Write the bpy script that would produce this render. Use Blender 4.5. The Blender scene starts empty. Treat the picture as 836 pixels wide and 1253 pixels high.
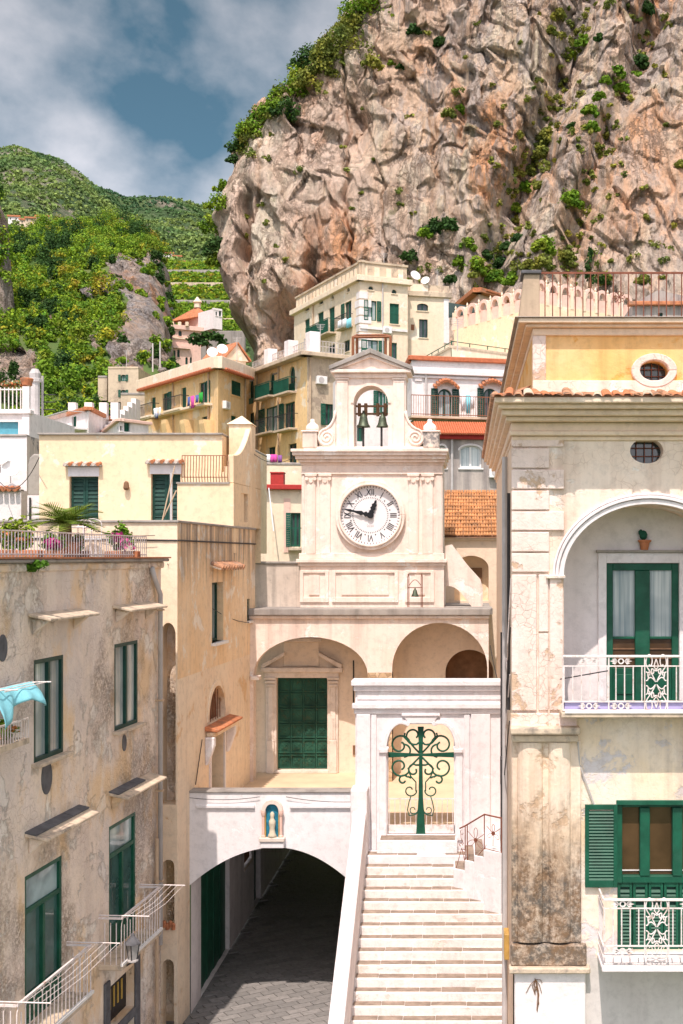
import bpy, bmesh, math, random
import numpy as np
from mathutils import Vector, Matrix, noise
random.seed(7); rng = np.random.default_rng(7)
pi = math.pi; rad = math.radians
SC = bpy.context.scene
COL = SC.collection
# ------------------------------------------------------------ camera, sky, sun, exposure
F, CX, HY, CZ = 1500.0, 572.0, 681.0, 11.2      # focal length in photo pixels, principal point, eye height
cam = bpy.data.cameras.new('camera'); camo = bpy.data.objects.new('camera', cam); COL.objects.link(camo)
camo.location = (0, 0, CZ); camo.rotation_euler = (pi/2, 0, 0)
cam.sensor_fit = 'VERTICAL'; cam.sensor_height = 36; cam.sensor_width = 24
cam.lens = 36*F/1253; cam.shift_x = -(CX-418)/1253; cam.shift_y = (HY-626.5)/1253
cam.clip_start = 0.1; cam.clip_end = 9000
SC.camera = camo
SUN_EL, SUN_AZ = 60.0, 7.0                       # azimuth: degrees to the left of straight behind the camera
sv = Vector((-math.sin(rad(SUN_AZ))*math.cos(rad(SUN_EL)), -math.cos(rad(SUN_AZ))*math.cos(rad(SUN_EL)), math.sin(rad(SUN_EL))))
sl = bpy.data.lights.new('sun', 'SUN'); sl.energy = 2.0; sl.angle = rad(0.5); sl.color = (1, 0.87, 0.785)
so = bpy.data.objects.new('sun', sl); COL.objects.link(so); so.rotation_euler = sv.to_track_quat('Z', 'Y').to_euler()
so.location = (0, -20, 60)
W = bpy.data.worlds.new('World'); SC.world = W; W.use_nodes = True
wn = W.node_tree; wn.nodes.clear()
def wnode(t, **k):
    n = wn.nodes.new(t)
    for a, b in k.items(): setattr(n, a, b)
    return n
sky = wnode('ShaderNodeTexSky', sky_type='NISHITA', sun_disc=False, sun_elevation=rad(SUN_EL), sun_rotation=rad(180+SUN_AZ))
sky.air_density = 1.0; sky.dust_density = 1.2; sky.ozone_density = 1.0
tc = wnode('ShaderNodeTexCoord'); mp = wnode('ShaderNodeMapping'); mp.inputs['Scale'].default_value = (1.0, 1.0, 1.35)
mp.inputs['Location'].default_value = (2.137, 14.052, 13.041)
n1 = wnode('ShaderNodeTexNoise'); n1.inputs['Scale'].default_value = 5.2; n1.inputs['Detail'].default_value = 7; n1.inputs['Roughness'].default_value = 0.5
n1.inputs['Distortion'].default_value = 0.25
r1 = wnode('ShaderNodeValToRGB'); r1.color_ramp.elements[0].position = .12; r1.color_ramp.elements[1].position = .26
n2 = wnode('ShaderNodeTexNoise'); n2.inputs['Scale'].default_value = 3.4; n2.inputs['Detail'].default_value = 9; n2.inputs['Roughness'].default_value = 0.52; n2.inputs['Distortion'].default_value = .1
r2 = wnode('ShaderNodeValToRGB'); r2.color_ramp.elements[0].position = .36; r2.color_ramp.elements[1].position = .74
e_ = r2.color_ramp.elements.new(.53); e_.color = (.31, .355, .45, 1)
r2.color_ramp.elements[0].color = (.125, .255, .375, 1); r2.color_ramp.elements[1].color = (1.0, .98, 1.05, 1)
mx = wnode('ShaderNodeMix', data_type='RGBA'); bg = wnode('ShaderNodeBackground'); wo = wnode('ShaderNodeOutputWorld')
L = wn.links.new
L(tc.outputs['Generated'], mp.inputs['Vector']); L(mp.outputs[0], n1.inputs['Vector']); L(mp.outputs[0], n2.inputs['Vector'])
L(n1.outputs[0], r1.inputs[0]); L(n2.outputs[0], r2.inputs[0])
L(r1.outputs[0], mx.inputs['Factor']); L(sky.outputs[0], mx.inputs['A'])
bw = wnode('ShaderNodeRGBToBW'); mu = wnode('ShaderNodeMix', data_type='RGBA', blend_type='MULTIPLY'); mu.inputs['Factor'].default_value = 1
L(sky.outputs[0], bw.inputs[0]); L(r2.outputs[0], mu.inputs['A']); L(bw.outputs[0], mu.inputs['B']); L(mu.outputs['Result'], mx.inputs['B'])
L(mx.outputs['Result'], bg.inputs['Color']); bg.inputs['Strength'].default_value = 0.15; L(bg.outputs[0], wo.inputs[0])
SC.view_settings.view_transform = 'Standard'; SC.view_settings.look = 'None'; SC.view_settings.exposure = 1.25; SC.view_settings.gamma = 1
SC.render.engine = 'CYCLES'; SC.cycles.max_bounces = 5; SC.cycles.diffuse_bounces = 4; SC.cycles.glossy_bounces = 2
SC.cycles.transmission_bounces = 2; SC.cycles.transparent_max_bounces = 4; SC.cycles.use_denoising = True
SC.cycles.caustics_reflective = False; SC.cycles.caustics_refractive = False

# ------------------------------------------------------------ measuring helpers
def P(px, py, Y): return Vector(((px-CX)*Y/F, Y, CZ+(HY-py)*Y/F))
def PX(px, Y): return (px-CX)*Y/F
def PZ(py, Y): return CZ+(HY-py)*Y/F
class Fr:
    "vertical plane through plan points A, B; s runs A->B, o out of the wall towards the viewer, z up"
    def __init__(s, A, B):
        s.A = Vector(A); s.B = Vector(B); s.len = (s.B-s.A).length
        s.d = (s.B-s.A).normalized(); s.n = Vector((s.d.y, -s.d.x))
        if s.n.dot(-s.A) < 0: s.n = -s.n
    def pt(s, a, o, z):
        q = s.A+s.d*a+s.n*o; return Vector((q.x, q.y, z))
    def hit(s, px, py, o=0.0):
        r = Vector(((px-CX)/F, 1.0)); A = s.A+s.n*o
        t = A.dot(s.n)/r.dot(s.n); q = r*t
        return (q-A).dot(s.d), CZ+(HY-py)/F*t
    def box(s, x0, x1, yt, yb, o=0.0):
        "photo box (top/bottom read at its left edge) -> s0,s1,z0,z1"
        a, zt = s.hit(x0, yt, o); _, zb = s.hit(x0, yb, o); b, _ = s.hit(x1, yt, o)
        return min(a, b), max(a, b), zb, zt
def front(Y, x0=0.0): return Fr((x0, Y), (x0+1, Y))

# ------------------------------------------------------------ mesh builder
class MB:
    def __init__(s): s.v = []; s.f = []
    def add(s, vs, fs):
        b = len(s.v); s.v += [Vector(q) for q in vs]; s.f += [tuple(i+b for i in f) for f in fs]; return s
    def quad(s, a, b, c, d): return s.add([a, b, c, d], [(0, 1, 2, 3)])
    def hexa(s, q): return s.add(q, [(0, 3, 2, 1), (4, 5, 6, 7), (0, 1, 5, 4), (1, 2, 6, 5), (2, 3, 7, 6), (3, 0, 4, 7)])
    def box(s, x0, x1, y0, y1, z0, z1):
        return s.hexa([(x0, y0, z0), (x1, y0, z0), (x1, y1, z0), (x0, y1, z0), (x0, y0, z1), (x1, y0, z1), (x1, y1, z1), (x0, y1, z1)])
    def fb(s, fr, a0, a1, o0, o1, z0, z1):
        return s.hexa([fr.pt(a0, o1, z0), fr.pt(a1, o1, z0), fr.pt(a1, o0, z0), fr.pt(a0, o0, z0), fr.pt(a0, o1, z1), fr.pt(a1, o1, z1), fr.pt(a1, o0, z1), fr.pt(a0, o0, z1)])
    def prism(s, fr, poly, o0, o1):
        "poly [(s,z)] in the frame, extruded from o0 to o1"
        n = len(poly); vs = [fr.pt(a, o1, z) for a, z in poly]+[fr.pt(a, o0, z) for a, z in poly]
        fs = [tuple(range(n)), tuple(range(2*n-1, n-1, -1))]+[(i, i+n, (i+1) % n+n, (i+1) % n) for i in range(n)]
        return s.add(vs, fs)
    def plan(s, poly, z0, z1):
        n = len(poly); vs = [(x, y, z0) for x, y in poly]+[(x, y, z1) for x, y in poly]
        return s.add(vs, [tuple(range(n-1, -1, -1)), tuple(range(n, 2*n))]+[(i, (i+1) % n, (i+1) % n+n, i+n) for i in range(n)])
    def tube(s, pts, r, n=6, r2=None):
        pts = [Vector(p) for p in pts]; m = len(pts); b = len(s.v); up = None
        for i, p in enumerate(pts):
            t = (pts[min(i+1, m-1)]-pts[max(i-1, 0)])
            t = t.normalized() if t.length > 1e-9 else Vector((0, 0, 1))
            if up is None: up = Vector((0, 0, 1)) if abs(t.z) < .9 else Vector((1, 0, 0))
            a = t.cross(up); a = a.normalized() if a.length > 1e-6 else t.orthogonal().normalized()
            c = a.cross(t); up = c
            rr = r if r2 is None else r+(r2-r)*i/(m-1)
            for k in range(n):
                an = 2*pi*k/n; s.v.append(p+a*(math.cos(an)*rr)+c*(math.sin(an)*rr))
        for i in range(m-1):
            for k in range(n):
                k2 = (k+1) % n; s.f.append((b+i*n+k, b+i*n+k2, b+(i+1)*n+k2, b+(i+1)*n+k))
        s.f.append(tuple(b+k for k in range(n-1, -1, -1))); s.f.append(tuple(b+(m-1)*n+k for k in range(n)))
        return s
    def lathe(s, c, prof, n=16):
        "prof [(r,z)] about vertical axis at c"
        c = Vector(c); b = len(s.v); m = len(prof)
        for r, z in prof:
            for k in range(n):
                an = 2*pi*k/n; s.v.append(c+Vector((math.cos(an)*r, math.sin(an)*r, z)))
        for i in range(m-1):
            for k in range(n):
                k2 = (k+1) % n; s.f.append((b+i*n+k, b+i*n+k2, b+(i+1)*n+k2, b+(i+1)*n+k))
        s.f.append(tuple(b+k for k in range(n-1, -1, -1))); s.f.append(tuple(b+(m-1)*n+k for k in range(n)))
        return s
    def arc(s, fr, cs, cz, ri, ro, a0, a1, o0, o1, n=24):
        "ring sector with elliptical radii ri=(rs,rz), ro=(rs,rz); angles in radians from +s"
        b = len(s.v)
        for i in range(n+1):
            a = a0+(a1-a0)*i/n; c, d = math.cos(a), math.sin(a)
            for (r, o) in ((ri, o0), (ri, o1), (ro, o1), (ro, o0)): s.v.append(fr.pt(cs+c*r[0], o, cz+d*r[1]))
        for i in range(n):
            for k in range(4):
                k2 = (k+1) % 4; s.f.append((b+4*i+k, b+4*i+k2, b+4*i+4+k2, b+4*i+4+k))
        s.f.append((b, b+3, b+2, b+1)); s.f.append((b+4*n, b+4*n+1, b+4*n+2, b+4*n+3))
        return s
    def disc(s, fr, cs, cz, r, o0, o1, n=40, rz=None):
        rz = rz or r
        return s.prism(fr, [(cs+r*math.cos(2*pi*i/n), cz+rz*math.sin(2*pi*i/n)) for i in range(n)], o0, o1)
    def build(s, name, mat, parent=None, smooth=False, bevel=0, seg=1, **props):
        if not s.v: s.v = [Vector((0, 0, 0))]
        lo = Vector([min(q[i] for q in s.v) for i in range(3)]); hi = Vector([max(q[i] for q in s.v) for i in range(3)])
        c = Vector(((lo.x+hi.x)/2, (lo.y+hi.y)/2, lo.z))
        me = bpy.data.meshes.new(name); me.from_pydata([q-c for q in s.v], [], s.f)
        bm = bmesh.new(); bm.from_mesh(me); bmesh.ops.recalc_face_normals(bm, faces=bm.faces); bm.to_mesh(me); bm.free()
        return link(name, me, mat, parent, c, smooth, bevel, seg, **props)
WL = {}
def link(name, me, mat, parent=None, loc=(0, 0, 0), smooth=False, bevel=0, seg=1, rot=None, **props):
    o = bpy.data.objects.new(name, me); COL.objects.link(o)
    if mat is not None and len(me.materials) == 0: me.materials.append(MAT[mat] if isinstance(mat, str) else mat)
    if smooth: me.polygons.foreach_set('use_smooth', [True]*len(me.polygons))
    if bevel:
        m = o.modifiers.new('bevel', 'BEVEL'); m.width = bevel; m.segments = seg; m.limit_method = 'ANGLE'; m.angle_limit = rad(40)
    o.location = loc; WL[o.name] = Vector(loc)
    if rot: o.rotation_euler = rot
    if parent is not None:
        o.parent = parent; o.matrix_parent_inverse = Matrix.Translation(-WL[parent.name])
    for k, v in props.items(): o[k] = v
    return o
def thing(name, label, cat, loc, group=None):
    o = bpy.data.objects.new(name, None); COL.objects.link(o); o.location = loc; o.empty_display_size = .2
    WL[o.name] = Vector(loc); o['label'] = label; o['category'] = cat
    if group: o['group'] = group
    return o
def tag(o, label, cat, group=None):
    o['label'] = label; o['category'] = cat
    if group: o['group'] = group
    return o
def wall(mb, fr, s0, s1, z0, z1, ops, dep=.2):
    """wall sheet with real openings; op = (sa, sb, za, zb, rise[, depth]) rise 0 rectangular, >0 arched top, -1 oval"""
    ops = [tuple(o)+(dep,)*(6-len(o)) if len(o) < 6 else o for o in ops]
    S = sorted({s0, s1, *[min(max(o[i], s0), s1) for o in ops for i in (0, 1)]}); Z = sorted({z0, z1, *[min(max(o[i], z0), z1) for o in ops for i in (2, 3)]})
    for i in range(len(S)-1):
        for j in range(len(Z)-1):
            a, b, c, d = S[i], S[i+1], Z[j], Z[j+1]
            if b-a < 1e-5 or d-c < 1e-5: continue
            mx_, mz = (a+b)/2, (c+d)/2
            if any(o[0] < mx_ < o[1] and o[2] < mz < o[3] for o in ops): continue
            mb.quad(fr.pt(a, 0, c), fr.pt(b, 0, c), fr.pt(b, 0, d), fr.pt(a, 0, d))
    for sa, sb, za, zb, rise, dp in ops:
        m = (sa+sb)/2; h = (sb-sa)/2
        if rise == 0: cont = [(sa, za), (sb, za), (sb, zb), (sa, zb)]
        elif rise > 0:
            n = 20; arc = [(m+h*math.cos(pi*i/n), zb-rise+rise*math.sin(pi*i/n)) for i in range(n+1)]
            cont = [(sa, za), (sb, za)]+arc
            for i in range(n):
                (a, c), (b, d) = arc[i], arc[i+1]; mb.quad(fr.pt(a, 0, c), fr.pt(a, 0, zb), fr.pt(b, 0, zb), fr.pt(b, 0, d))
        else:
            n = 28; hz = (zb-za)/2; mz = (za+zb)/2
            cont = [(m+h*math.cos(2*pi*i/n), mz+hz*math.sin(2*pi*i/n)) for i in range(n)]
            for i in range(n):
                (a, c), (b, d) = cont[i], cont[(i+1) % n]; zz = zb if i < n/2 else za
                mb.quad(fr.pt(a, 0, c), fr.pt(a, 0, zz), fr.pt(b, 0, zz), fr.pt(b, 0, d))
        n = len(cont)
        for i in range(n):
            (a, c), (b, d) = cont[i], cont[(i+1) % n]
            if abs(a-b)+abs(c-d) < 1e-6: continue
            mb.quad(fr.pt(a, 0, c), fr.pt(b, 0, d), fr.pt(b, -dp, d), fr.pt(a, -dp, c))
    return mb

# ------------------------------------------------------------ materials
MAT = {}
class NB:
    def __init__(s, name):
        s.m = bpy.data.materials.new(name); s.m.use_nodes = True; MAT[name] = s.m
        s.t = s.m.node_tree; s.b = s.t.nodes['Principled BSDF']; s.b.inputs['Roughness'].default_value = .85
        s.b.inputs['Specular IOR Level'].default_value = .25
        s.pos = s.n('ShaderNodeNewGeometry').outputs['Position']
    def n(s, t, **k):
        q = s.t.nodes.new(t)
        for a, b in k.items(): setattr(q, a, b)
        return q
    def l(s, a, b): s.t.links.new(a, b)
    def map(s, sc, loc=(0, 0, 0), rot=(0, 0, 0)):
        q = s.n('ShaderNodeMapping'); q.inputs['Scale'].default_value = sc; q.inputs['Location'].default_value = loc; q.inputs['Rotation'].default_value = rot
        s.l(s.pos, q.inputs[0]); return q.outputs[0]
    def noise(s, scale, detail=5, rough=.55, vec=None, dist=0):
        q = s.n('ShaderNodeTexNoise'); q.inputs['Scale'].default_value = scale; q.inputs['Detail'].default_value = detail
        q.inputs['Roughness'].default_value = rough; q.inputs['Distortion'].default_value = dist; s.l(vec or s.pos, q.inputs['Vector']); return q.outputs[0]
    def vor(s, scale, feature='F1', vec=None, out='Distance'):
        q = s.n('ShaderNodeTexVoronoi', feature=feature); q.inputs['Scale'].default_value = scale; s.l(vec or s.pos, q.inputs['Vector']); return q.outputs[out]
    def ramp(s, fac, stops):
        q = s.n('ShaderNodeValToRGB'); e = q.color_ramp.elements
        while len(e) < len(stops): e.new(.5)
        for i, (p, c) in enumerate(stops):
            e[i].position = p; e[i].color = (c, c, c, 1) if isinstance(c, (int, float)) else (*c, 1)
        s.l(fac, q.inputs[0]); return q.outputs[0]
    def mix(s, fac, a, b, mode='MIX'):
        q = s.n('ShaderNodeMix', data_type='RGBA', blend_type=mode)
        for k, v in (('Factor', fac), ('A', a), ('B', b)):
            if hasattr(v, 'is_output'): s.l(v, q.inputs[k])
            elif k == 'Factor': q.inputs[k].default_value = v
            else: q.inputs[k].default_value = (*v, 1)
        return q.outputs['Result']
    def math(s, op, a, b):
        q = s.n('ShaderNodeMath', operation=op)
        for i, v in enumerate((a, b)):
            if hasattr(v, 'is_output'): s.l(v, q.inputs[i])
            else: q.inputs[i].default_value = v
        return q.outputs[0]
    def zramp(s, z0, z1):
        x = s.n('ShaderNodeSeparateXYZ'); s.l(s.pos, x.inputs[0])
        q = s.n('ShaderNodeMapRange'); q.inputs['From Min'].default_value = z0; q.inputs['From Max'].default_value = z1; s.l(x.outputs[2], q.inputs[0]); return q.outputs[0]
    def bump(s, h, strength=.4, dist=.02):
        q = s.n('ShaderNodeBump'); q.inputs['Strength'].default_value = strength; q.inputs['Distance'].default_value = dist
        s.l(h, q.inputs['Height']); s.l(q.outputs[0], s.b.inputs['Normal'])
    def col(s, c):
        if hasattr(c, 'is_output'): s.l(c, s.b.inputs['Base Color'])
        else: s.b.inputs['Base Color'].default_value = (*c, 1)
def plaster(name, c1, c2, stain=(.22, .19, .17), streak=.3, peel=None, pamt=.5, crack=0.0, sc=1.0, lichen=None, drips=0.0, bump=.35, dz=None, rough=0):
    N = NB(name); c = N.mix(N.ramp(N.noise(.55*sc, 6, .6), [(.36, 0), (.64, 1)]), c1, c2)
    c = N.mix(N.ramp(N.noise(1.7*sc, 6, .65), [(.35, .0), (.75, .45)]), c, tuple(x*.82 for x in c1))
    h = N.noise(14*sc, 6, .65)
    if peel:
        pm = N.ramp(N.noise(1.15*sc, 9, .68, dist=.3), [(.66-pamt*.22, 0), (.70-pamt*.22, 1)])
        c = N.mix(pm, c, peel); h = N.math('SUBTRACT', h, pm)
    st = N.ramp(N.noise(1.0, 5, .6, vec=N.map((2.6*sc, 2.6*sc, .16*sc))), [(.48, 0), (.74, streak)])
    c = N.mix(st, c, stain)
    if drips:
        dr = N.ramp(N.noise(1.0, 8, .75, vec=N.map((3.3*sc, 3.3*sc, .12))), [(.42, 0), (.60, drips)])
        if dz: dr = N.math('MULTIPLY', dr, N.ramp(N.math('ADD', N.zramp(*dz), N.math('MULTIPLY', N.math('SUBTRACT', N.noise(1.0, 4, .6, vec=N.map((2.5, 2.5, .1), (5, 5, 5))), .5), 1.8)), [(.05, 0), (.55, 1)]))
        c = N.mix(dr, c, (.13, .115, .13))
    sp = N.ramp(N.noise(5.5*sc, 4, .7), [(.30, .84), (.52, 1.0)]); c = N.mix(1.0, c, sp, 'MULTIPLY')
    pit = N.ramp(N.noise(11*sc, 5, .75), [(.62, 0), (.74, .35)]); c = N.mix(pit, c, stain)
    if crack:
        w = N.n('ShaderNodeVectorMath', operation='ADD'); nq = N.n('ShaderNodeTexNoise'); nq.inputs['Scale'].default_value = 2.5
        N.l(N.pos, nq.inputs['Vector']); N.l(N.pos, w.inputs[0]); sc_ = N.n('ShaderNodeVectorMath', operation='SCALE'); sc_.inputs['Scale'].default_value = .22; N.l(nq.outputs['Color'], sc_.inputs[0]); N.l(sc_.outputs[0], w.inputs[1])
        e = N.ramp(N.vor(6.0*sc, 'DISTANCE_TO_EDGE', vec=w.outputs[0]), [(.0, 1), (.045, 0)])
        k = N.math('MULTIPLY', e, N.ramp(N.noise(1.1*sc, 4, .6), [(.46, 0), (.58, crack)]))
        c = N.mix(k, c, (.42, .27, .20)); h = N.math('SUBTRACT', h, k)
    if rough:
        blk = N.ramp(N.noise(.42, 5, .6, vec=N.map((1, 1, .8), (4, 9, 2))), [(.47, 0), (.60, 1)]); pk = N.ramp(N.noise(16, 6, .8), [(.46, 0), (.60, 1)])
        c = N.mix(N.math('MULTIPLY', N.math('MULTIPLY', pk, blk), .8), c, (.44, .28, .17)); h = N.math('SUBTRACT', h, N.math('MULTIPLY', pk, blk))
        c = N.mix(N.ramp(N.noise(.35, 6, .62, vec=N.map((1, 1, .7), (14, 2, 7))), [(.50, 0), (.62, .5)]), c, (.68, .61, .59))
        c = N.mix(N.ramp(N.noise(.7, 6, .65, vec=N.map((1, 1, .6), (24, 12, 1))), [(.50, 0), (.60, .8)]), c, (.84, .60, .36))
    if lichen:
        z0, z1 = lichen
        f = N.math('ADD', N.zramp(z0, z1), N.math('MULTIPLY', N.math('SUBTRACT', N.noise(1.0, 7, .7, vec=N.map((3.5, 3.5, .8))), .5), 1.5))
        f = N.math('MULTIPLY', N.ramp(f, [(.38, 1), (.88, 0)]), N.ramp(N.noise(9, 9, .8), [(.34, .30), (.54, 1)]))
        c = N.mix(f, c, N.mix(N.ramp(N.noise(3, 5, .7), [(.4, 0), (.6, 1)]), (.22, .14, .085), (.13, .115, .10)))
    N.col(c); N.bump(h, bump, .025/sc if sc < 1 else .02); N.b.inputs['Roughness'].default_value = .92
    N.b.inputs['Specular IOR Level'].default_value = .12
    return N.m
def flat(name, c, rough=.6, var=.15, sc=6, bump=0, metal=0, spec=.3, dirt=None):
    N = NB(name); q = N.mix(N.ramp(N.noise(sc, 5, .6), [(.3, 0), (.7, 1)]), tuple(x*(1-var) for x in c), tuple(min(1, x*(1+var)) for x in c))
    if dirt: q = N.mix(N.ramp(N.noise(sc*.7, 7, .7), [(.52, 0), (.68, .8)]), q, dirt)
    N.col(q); N.b.inputs['Roughness'].default_value = rough; N.b.inputs['Metallic'].default_value = metal; N.b.inputs['Specular IOR Level'].default_value = spec
    if bump: N.bump(N.noise(sc*3, 5, .6), bump, .01)
    return N.m
def glass(name, c, rough=.06, spec=.6, var=.3):
    N = NB(name); q = N.mix(N.ramp(N.noise(1.6, 3, .5), [(.35, 0), (.65, 1)]), tuple(x*(1-var) for x in c), tuple(x*(1+var) for x in c))
    N.col(q); N.b.inputs['Roughness'].default_value = rough; N.b.inputs['Specular IOR Level'].default_value = spec
    N.bump(N.noise(1.2, 2), .04, .05)
plaster('white_plaster', (.87, .82, .83), (.84, .77, .77), (.55, .47, .44), .28, peel=(.90, .87, .88), pamt=.35, bump=.35)
plaster('step_white', (.90, .84, .81), (.86, .78, .73), (.55, .45, .38), .3, peel=(.80, .71, .63), pamt=.28, sc=1.6, bump=.5)
plaster('bridge_plaster', (.88, .85, .86), (.84, .80, .80), (.55, .51, .50), .18, peel=(.91, .89, .90), pamt=.25, bump=.3)
plaster('church_plaster', (.89, .78, .70), (.86, .69, .59), (.42, .30, .25), .55, peel=(.93, .86, .81), pamt=.45, bump=.4)
plaster('tower_plaster', (.90, .77, .69), (.88, .71, .60), (.56, .38, .29), .5, peel=(.93, .85, .79), pamt=.4, bump=.35)
plaster('stained_plaster', (.74, .64, .55), (.62, .52, .44), (.12, .11, .11), .75, peel=(.26, .24, .23), pamt=.35)
plaster('loggia_plaster', (.88, .74, .60), (.85, .69, .54), (.52, .39, .30), .2)
plaster('left_plaster', (.95, .80, .65), (.93, .79, .70), (.50, .36, .27), .36, peel=(.96, .88, .78), pamt=.55, crack=.3, bump=1.0, rough=1)
plaster('tan_plaster', (.92, .66, .40), (.92, .72, .50), (.50, .36, .28), .3, peel=(.94, .83, .69), pamt=.48, drips=.8, bump=.5, dz=(10.2, 12.3))
plaster('tan_lower_plaster', (.92, .76, .58), (.90, .70, .51), (.50, .37, .27), .35, peel=(.80, .56, .34), pamt=.33, bump=.45)
plaster('yellow_plaster', (.90, .705, .49), (.89, .68, .45), (.66, .48, .31), .3, peel=(.91, .80, .64), pamt=.35, bump=.2)
plaster('right_plaster', (.92, .78, .67), (.90, .71, .57), (.46, .30, .22), .48, peel=(.94, .85, .78), pamt=.5, crack=.4, bump=.5)
plaster('right_lower_plaster', (.91, .72, .50), (.89, .79, .71), (.40, .30, .26), .6, peel=(.72, .66, .66), pamt=.55, crack=.2, bump=.5)
plaster('quoin_plaster', (0.900, 0.745, 0.683), (0.860, 0.678, 0.588), (.45, .30, .21), .2, peel=(.66, .47, .33), pamt=.4, crack=.5, sc=1.3, bump=.6)
plaster('pilaster_plaster', (.84, .66, .49), (.88, .77, .67), (.45, .25, .14), .5, peel=(.72, .52, .36), pamt=.3, lichen=(4.1, 7.4), bump=.6)
plaster('ochre_attic', (.92, .54, .20), (.92, .62, .32), (.52, .26, .10), .6, peel=(.86, .44, .12), pamt=.5, bump=.4)
plaster('grey_base_plaster', (.62, .57, .55), (.70, .66, .63), (.40, .36, .34), .35, bump=.25)
plaster('cream_stone', (.90, .73, .57), (.86, .66, .50), (.52, .38, .29), .35, peel=(.92, .80, .68), pamt=.3, bump=.3)
plaster('ochre_house', (.90, .63, .33), (.87, .58, .29), (.50, .36, .25), .45, peel=(.86, .72, .54), pamt=.45, sc=.6)
plaster('cream_house', (.89, .74, .57), (.85, .68, .50), (.52, .40, .31), .4, peel=(.90, .80, .68), pamt=.4, sc=.6)
plaster('white_house', (.88, .82, .81), (.84, .77, .76), (.45, .4, .38), .3, sc=.6)
plaster('pink_house', (.82, .54, .45), (.84, .60, .50), (.45, .32, .27), .3, sc=.6)
plaster('grey_house', (.48, .42, .38), (.54, .48, .43), (.20, .18, .17), .5, sc=.7, drips=.5)
plaster('stone_house', (.66, .54, .40), (.58, .46, .34), (.28, .22, .18), .5, peel=(.44, .35, .27), pamt=.5, sc=.6)
plaster('concrete', (.42, .38, .34), (.34, .31, .29), (.13, .12, .11), .6, sc=.8)
flat('green_paint', (.006, .080, .044), .5, .35, 3, spec=.35, dirt=(.02, .105, .065)); flat('green_dark', (.012, .055, .042), .5, .3, 5)
flat('green_house', (.012, .095, .06), .6, .25, 2); flat('teal_paint', (.10, .33, .42), .6, .15)
flat('white_iron', (.80, .72, .70), .5, .08, 8, dirt=(.45, .28, .2)); flat('rust_iron', (.22, .075, .045), .75, .3, 12)
flat('dark_iron', (.035, .033, .035), .6, .3); flat('clock_black', (.012, .012, .015), .5, .1)
flat('terracotta', (.50, .19, .09), .85, .35, 3.5, bump=.4, dirt=(.22, .17, .13)); flat('red_paint', (.42, .035, .03), .6, .15); flat('orange_tile', (.50, .15, .07), .8, .2)
flat('tile_old', (.42, .22, .13), .9, .5, 6, bump=.5, dirt=(.20, .18, .16)); flat('roof_tile_field', (.52, .24, .10), .9, .5, 2.2, bump=.3, dirt=(.24, .14, .08))
flat('stone_hood', (.62, .50, .38), .9, .2, 5, bump=.4, dirt=(.22, .19, .17)); flat('slate', (.12, .12, .13), .9, .3, 5, bump=.3)
flat('frame_white', (.80, .78, .76), .5, .05); flat('clock_face', (.80, .76, .76), .6, .05, 2, dirt=(.72, .66, .62)); flat('pipe_grey', (.50, .47, .46), .6, .12, 3)
flat('pipe_tan', (.52, .38, .26), .7, .15); flat('bronze_bell', (.09, .11, .075), .5, .3, 8, metal=.5); flat('wood', (.20, .11, .06), .8, .3, 4)
flat('marble', (.74, .64, .56), .6, .12, 4, dirt=(.50, .40, .32)); flat('cloth_turquoise', (.25, .62, .72), .9, .12); flat('cloth_white', (.80, .80, .82), .9, .06)
flat('cloth_pink', (.60, .08, .34), .9, .1); flat('cloth_green', (.03, .33, .05), .9, .1); flat('cloth_blue', (.10, .13, .35), .9, .1); flat('lilac', (.42, .37, .62), .8, .1)
flat('niche_blue', (.02, .20, .30), .6, .4, 9); flat('gilt', (.5, .3, .08), .5, .2); flat('lamp_glass', (.34, .33, .32), .3, .1); flat('dish_white', (.80, .78, .76), .5, .04)
flat('soil_floor', (.70, .53, .36), .95, .12, 1.5, bump=.15); flat('step_stone', (.29, .225, .18), .95, .3, 5, bump=.5, dirt=(.25, .18, .13)); flat('purple_cloth', (.25, .1, .3), .9, .1)
flat('skin_stone', (.62, .55, .42), .8, .15); flat('gold_print', (.55, .36, .08), .5, .1); flat('awning', (.03, .05, .045), .8, .2); flat('brown_wood', (.26, .10, .05), .7, .2)
glass('glass_dark', (.045, .055, .06));  glass('glass_brown', (.08, .045, .022)); glass('glass_sky', (.30, .40, .42), .05, .6, .4); glass('glass_green', (.05, .12, .11))
N = NB('paving'); r = N.n('ShaderNodeObjectInfo').outputs['Random']
c = N.mix(r, (.23, .22, .21), (.32, .30, .285)); c = N.mix(N.ramp(N.noise(9, 6, .7), [(.4, 0), (.7, .5)]), c, (.12, .115, .11)); N.col(c); N.b.inputs['Roughness'].default_value = .7; N.bump(N.noise(22, 5, .7), .4, .01)
flat('joint', (.20, .19, .18), .95, .15, 5)
N = NB('bronze_door'); c = N.mix(N.ramp(N.noise(1.6, 4, .6), [(.35, 0), (.65, 1)]), (.011, .048, .032), (.03, .12, .08)); c = N.mix(N.ramp(N.noise(9, 4, .6), [(.55, 0), (.66, .6)]), c, (.07, .07, .035)); N.col(c); N.b.inputs['Roughness'].default_value = .55; N.b.inputs['Metallic'].default_value = .15
N = NB('rubble'); e = N.vor(5, 'DISTANCE_TO_EDGE'); c = N.mix(N.ramp(N.vor(5, 'F1', out='Color'), [(.2, 0), (.8, 1)]), (.46, .31, .18), (.66, .50, .34)); c = N.mix(N.ramp(e, [(0, 1), (.08, 0)]), c, (.30, .22, .15)); N.col(c); N.bump(e, .8, .05)
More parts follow.
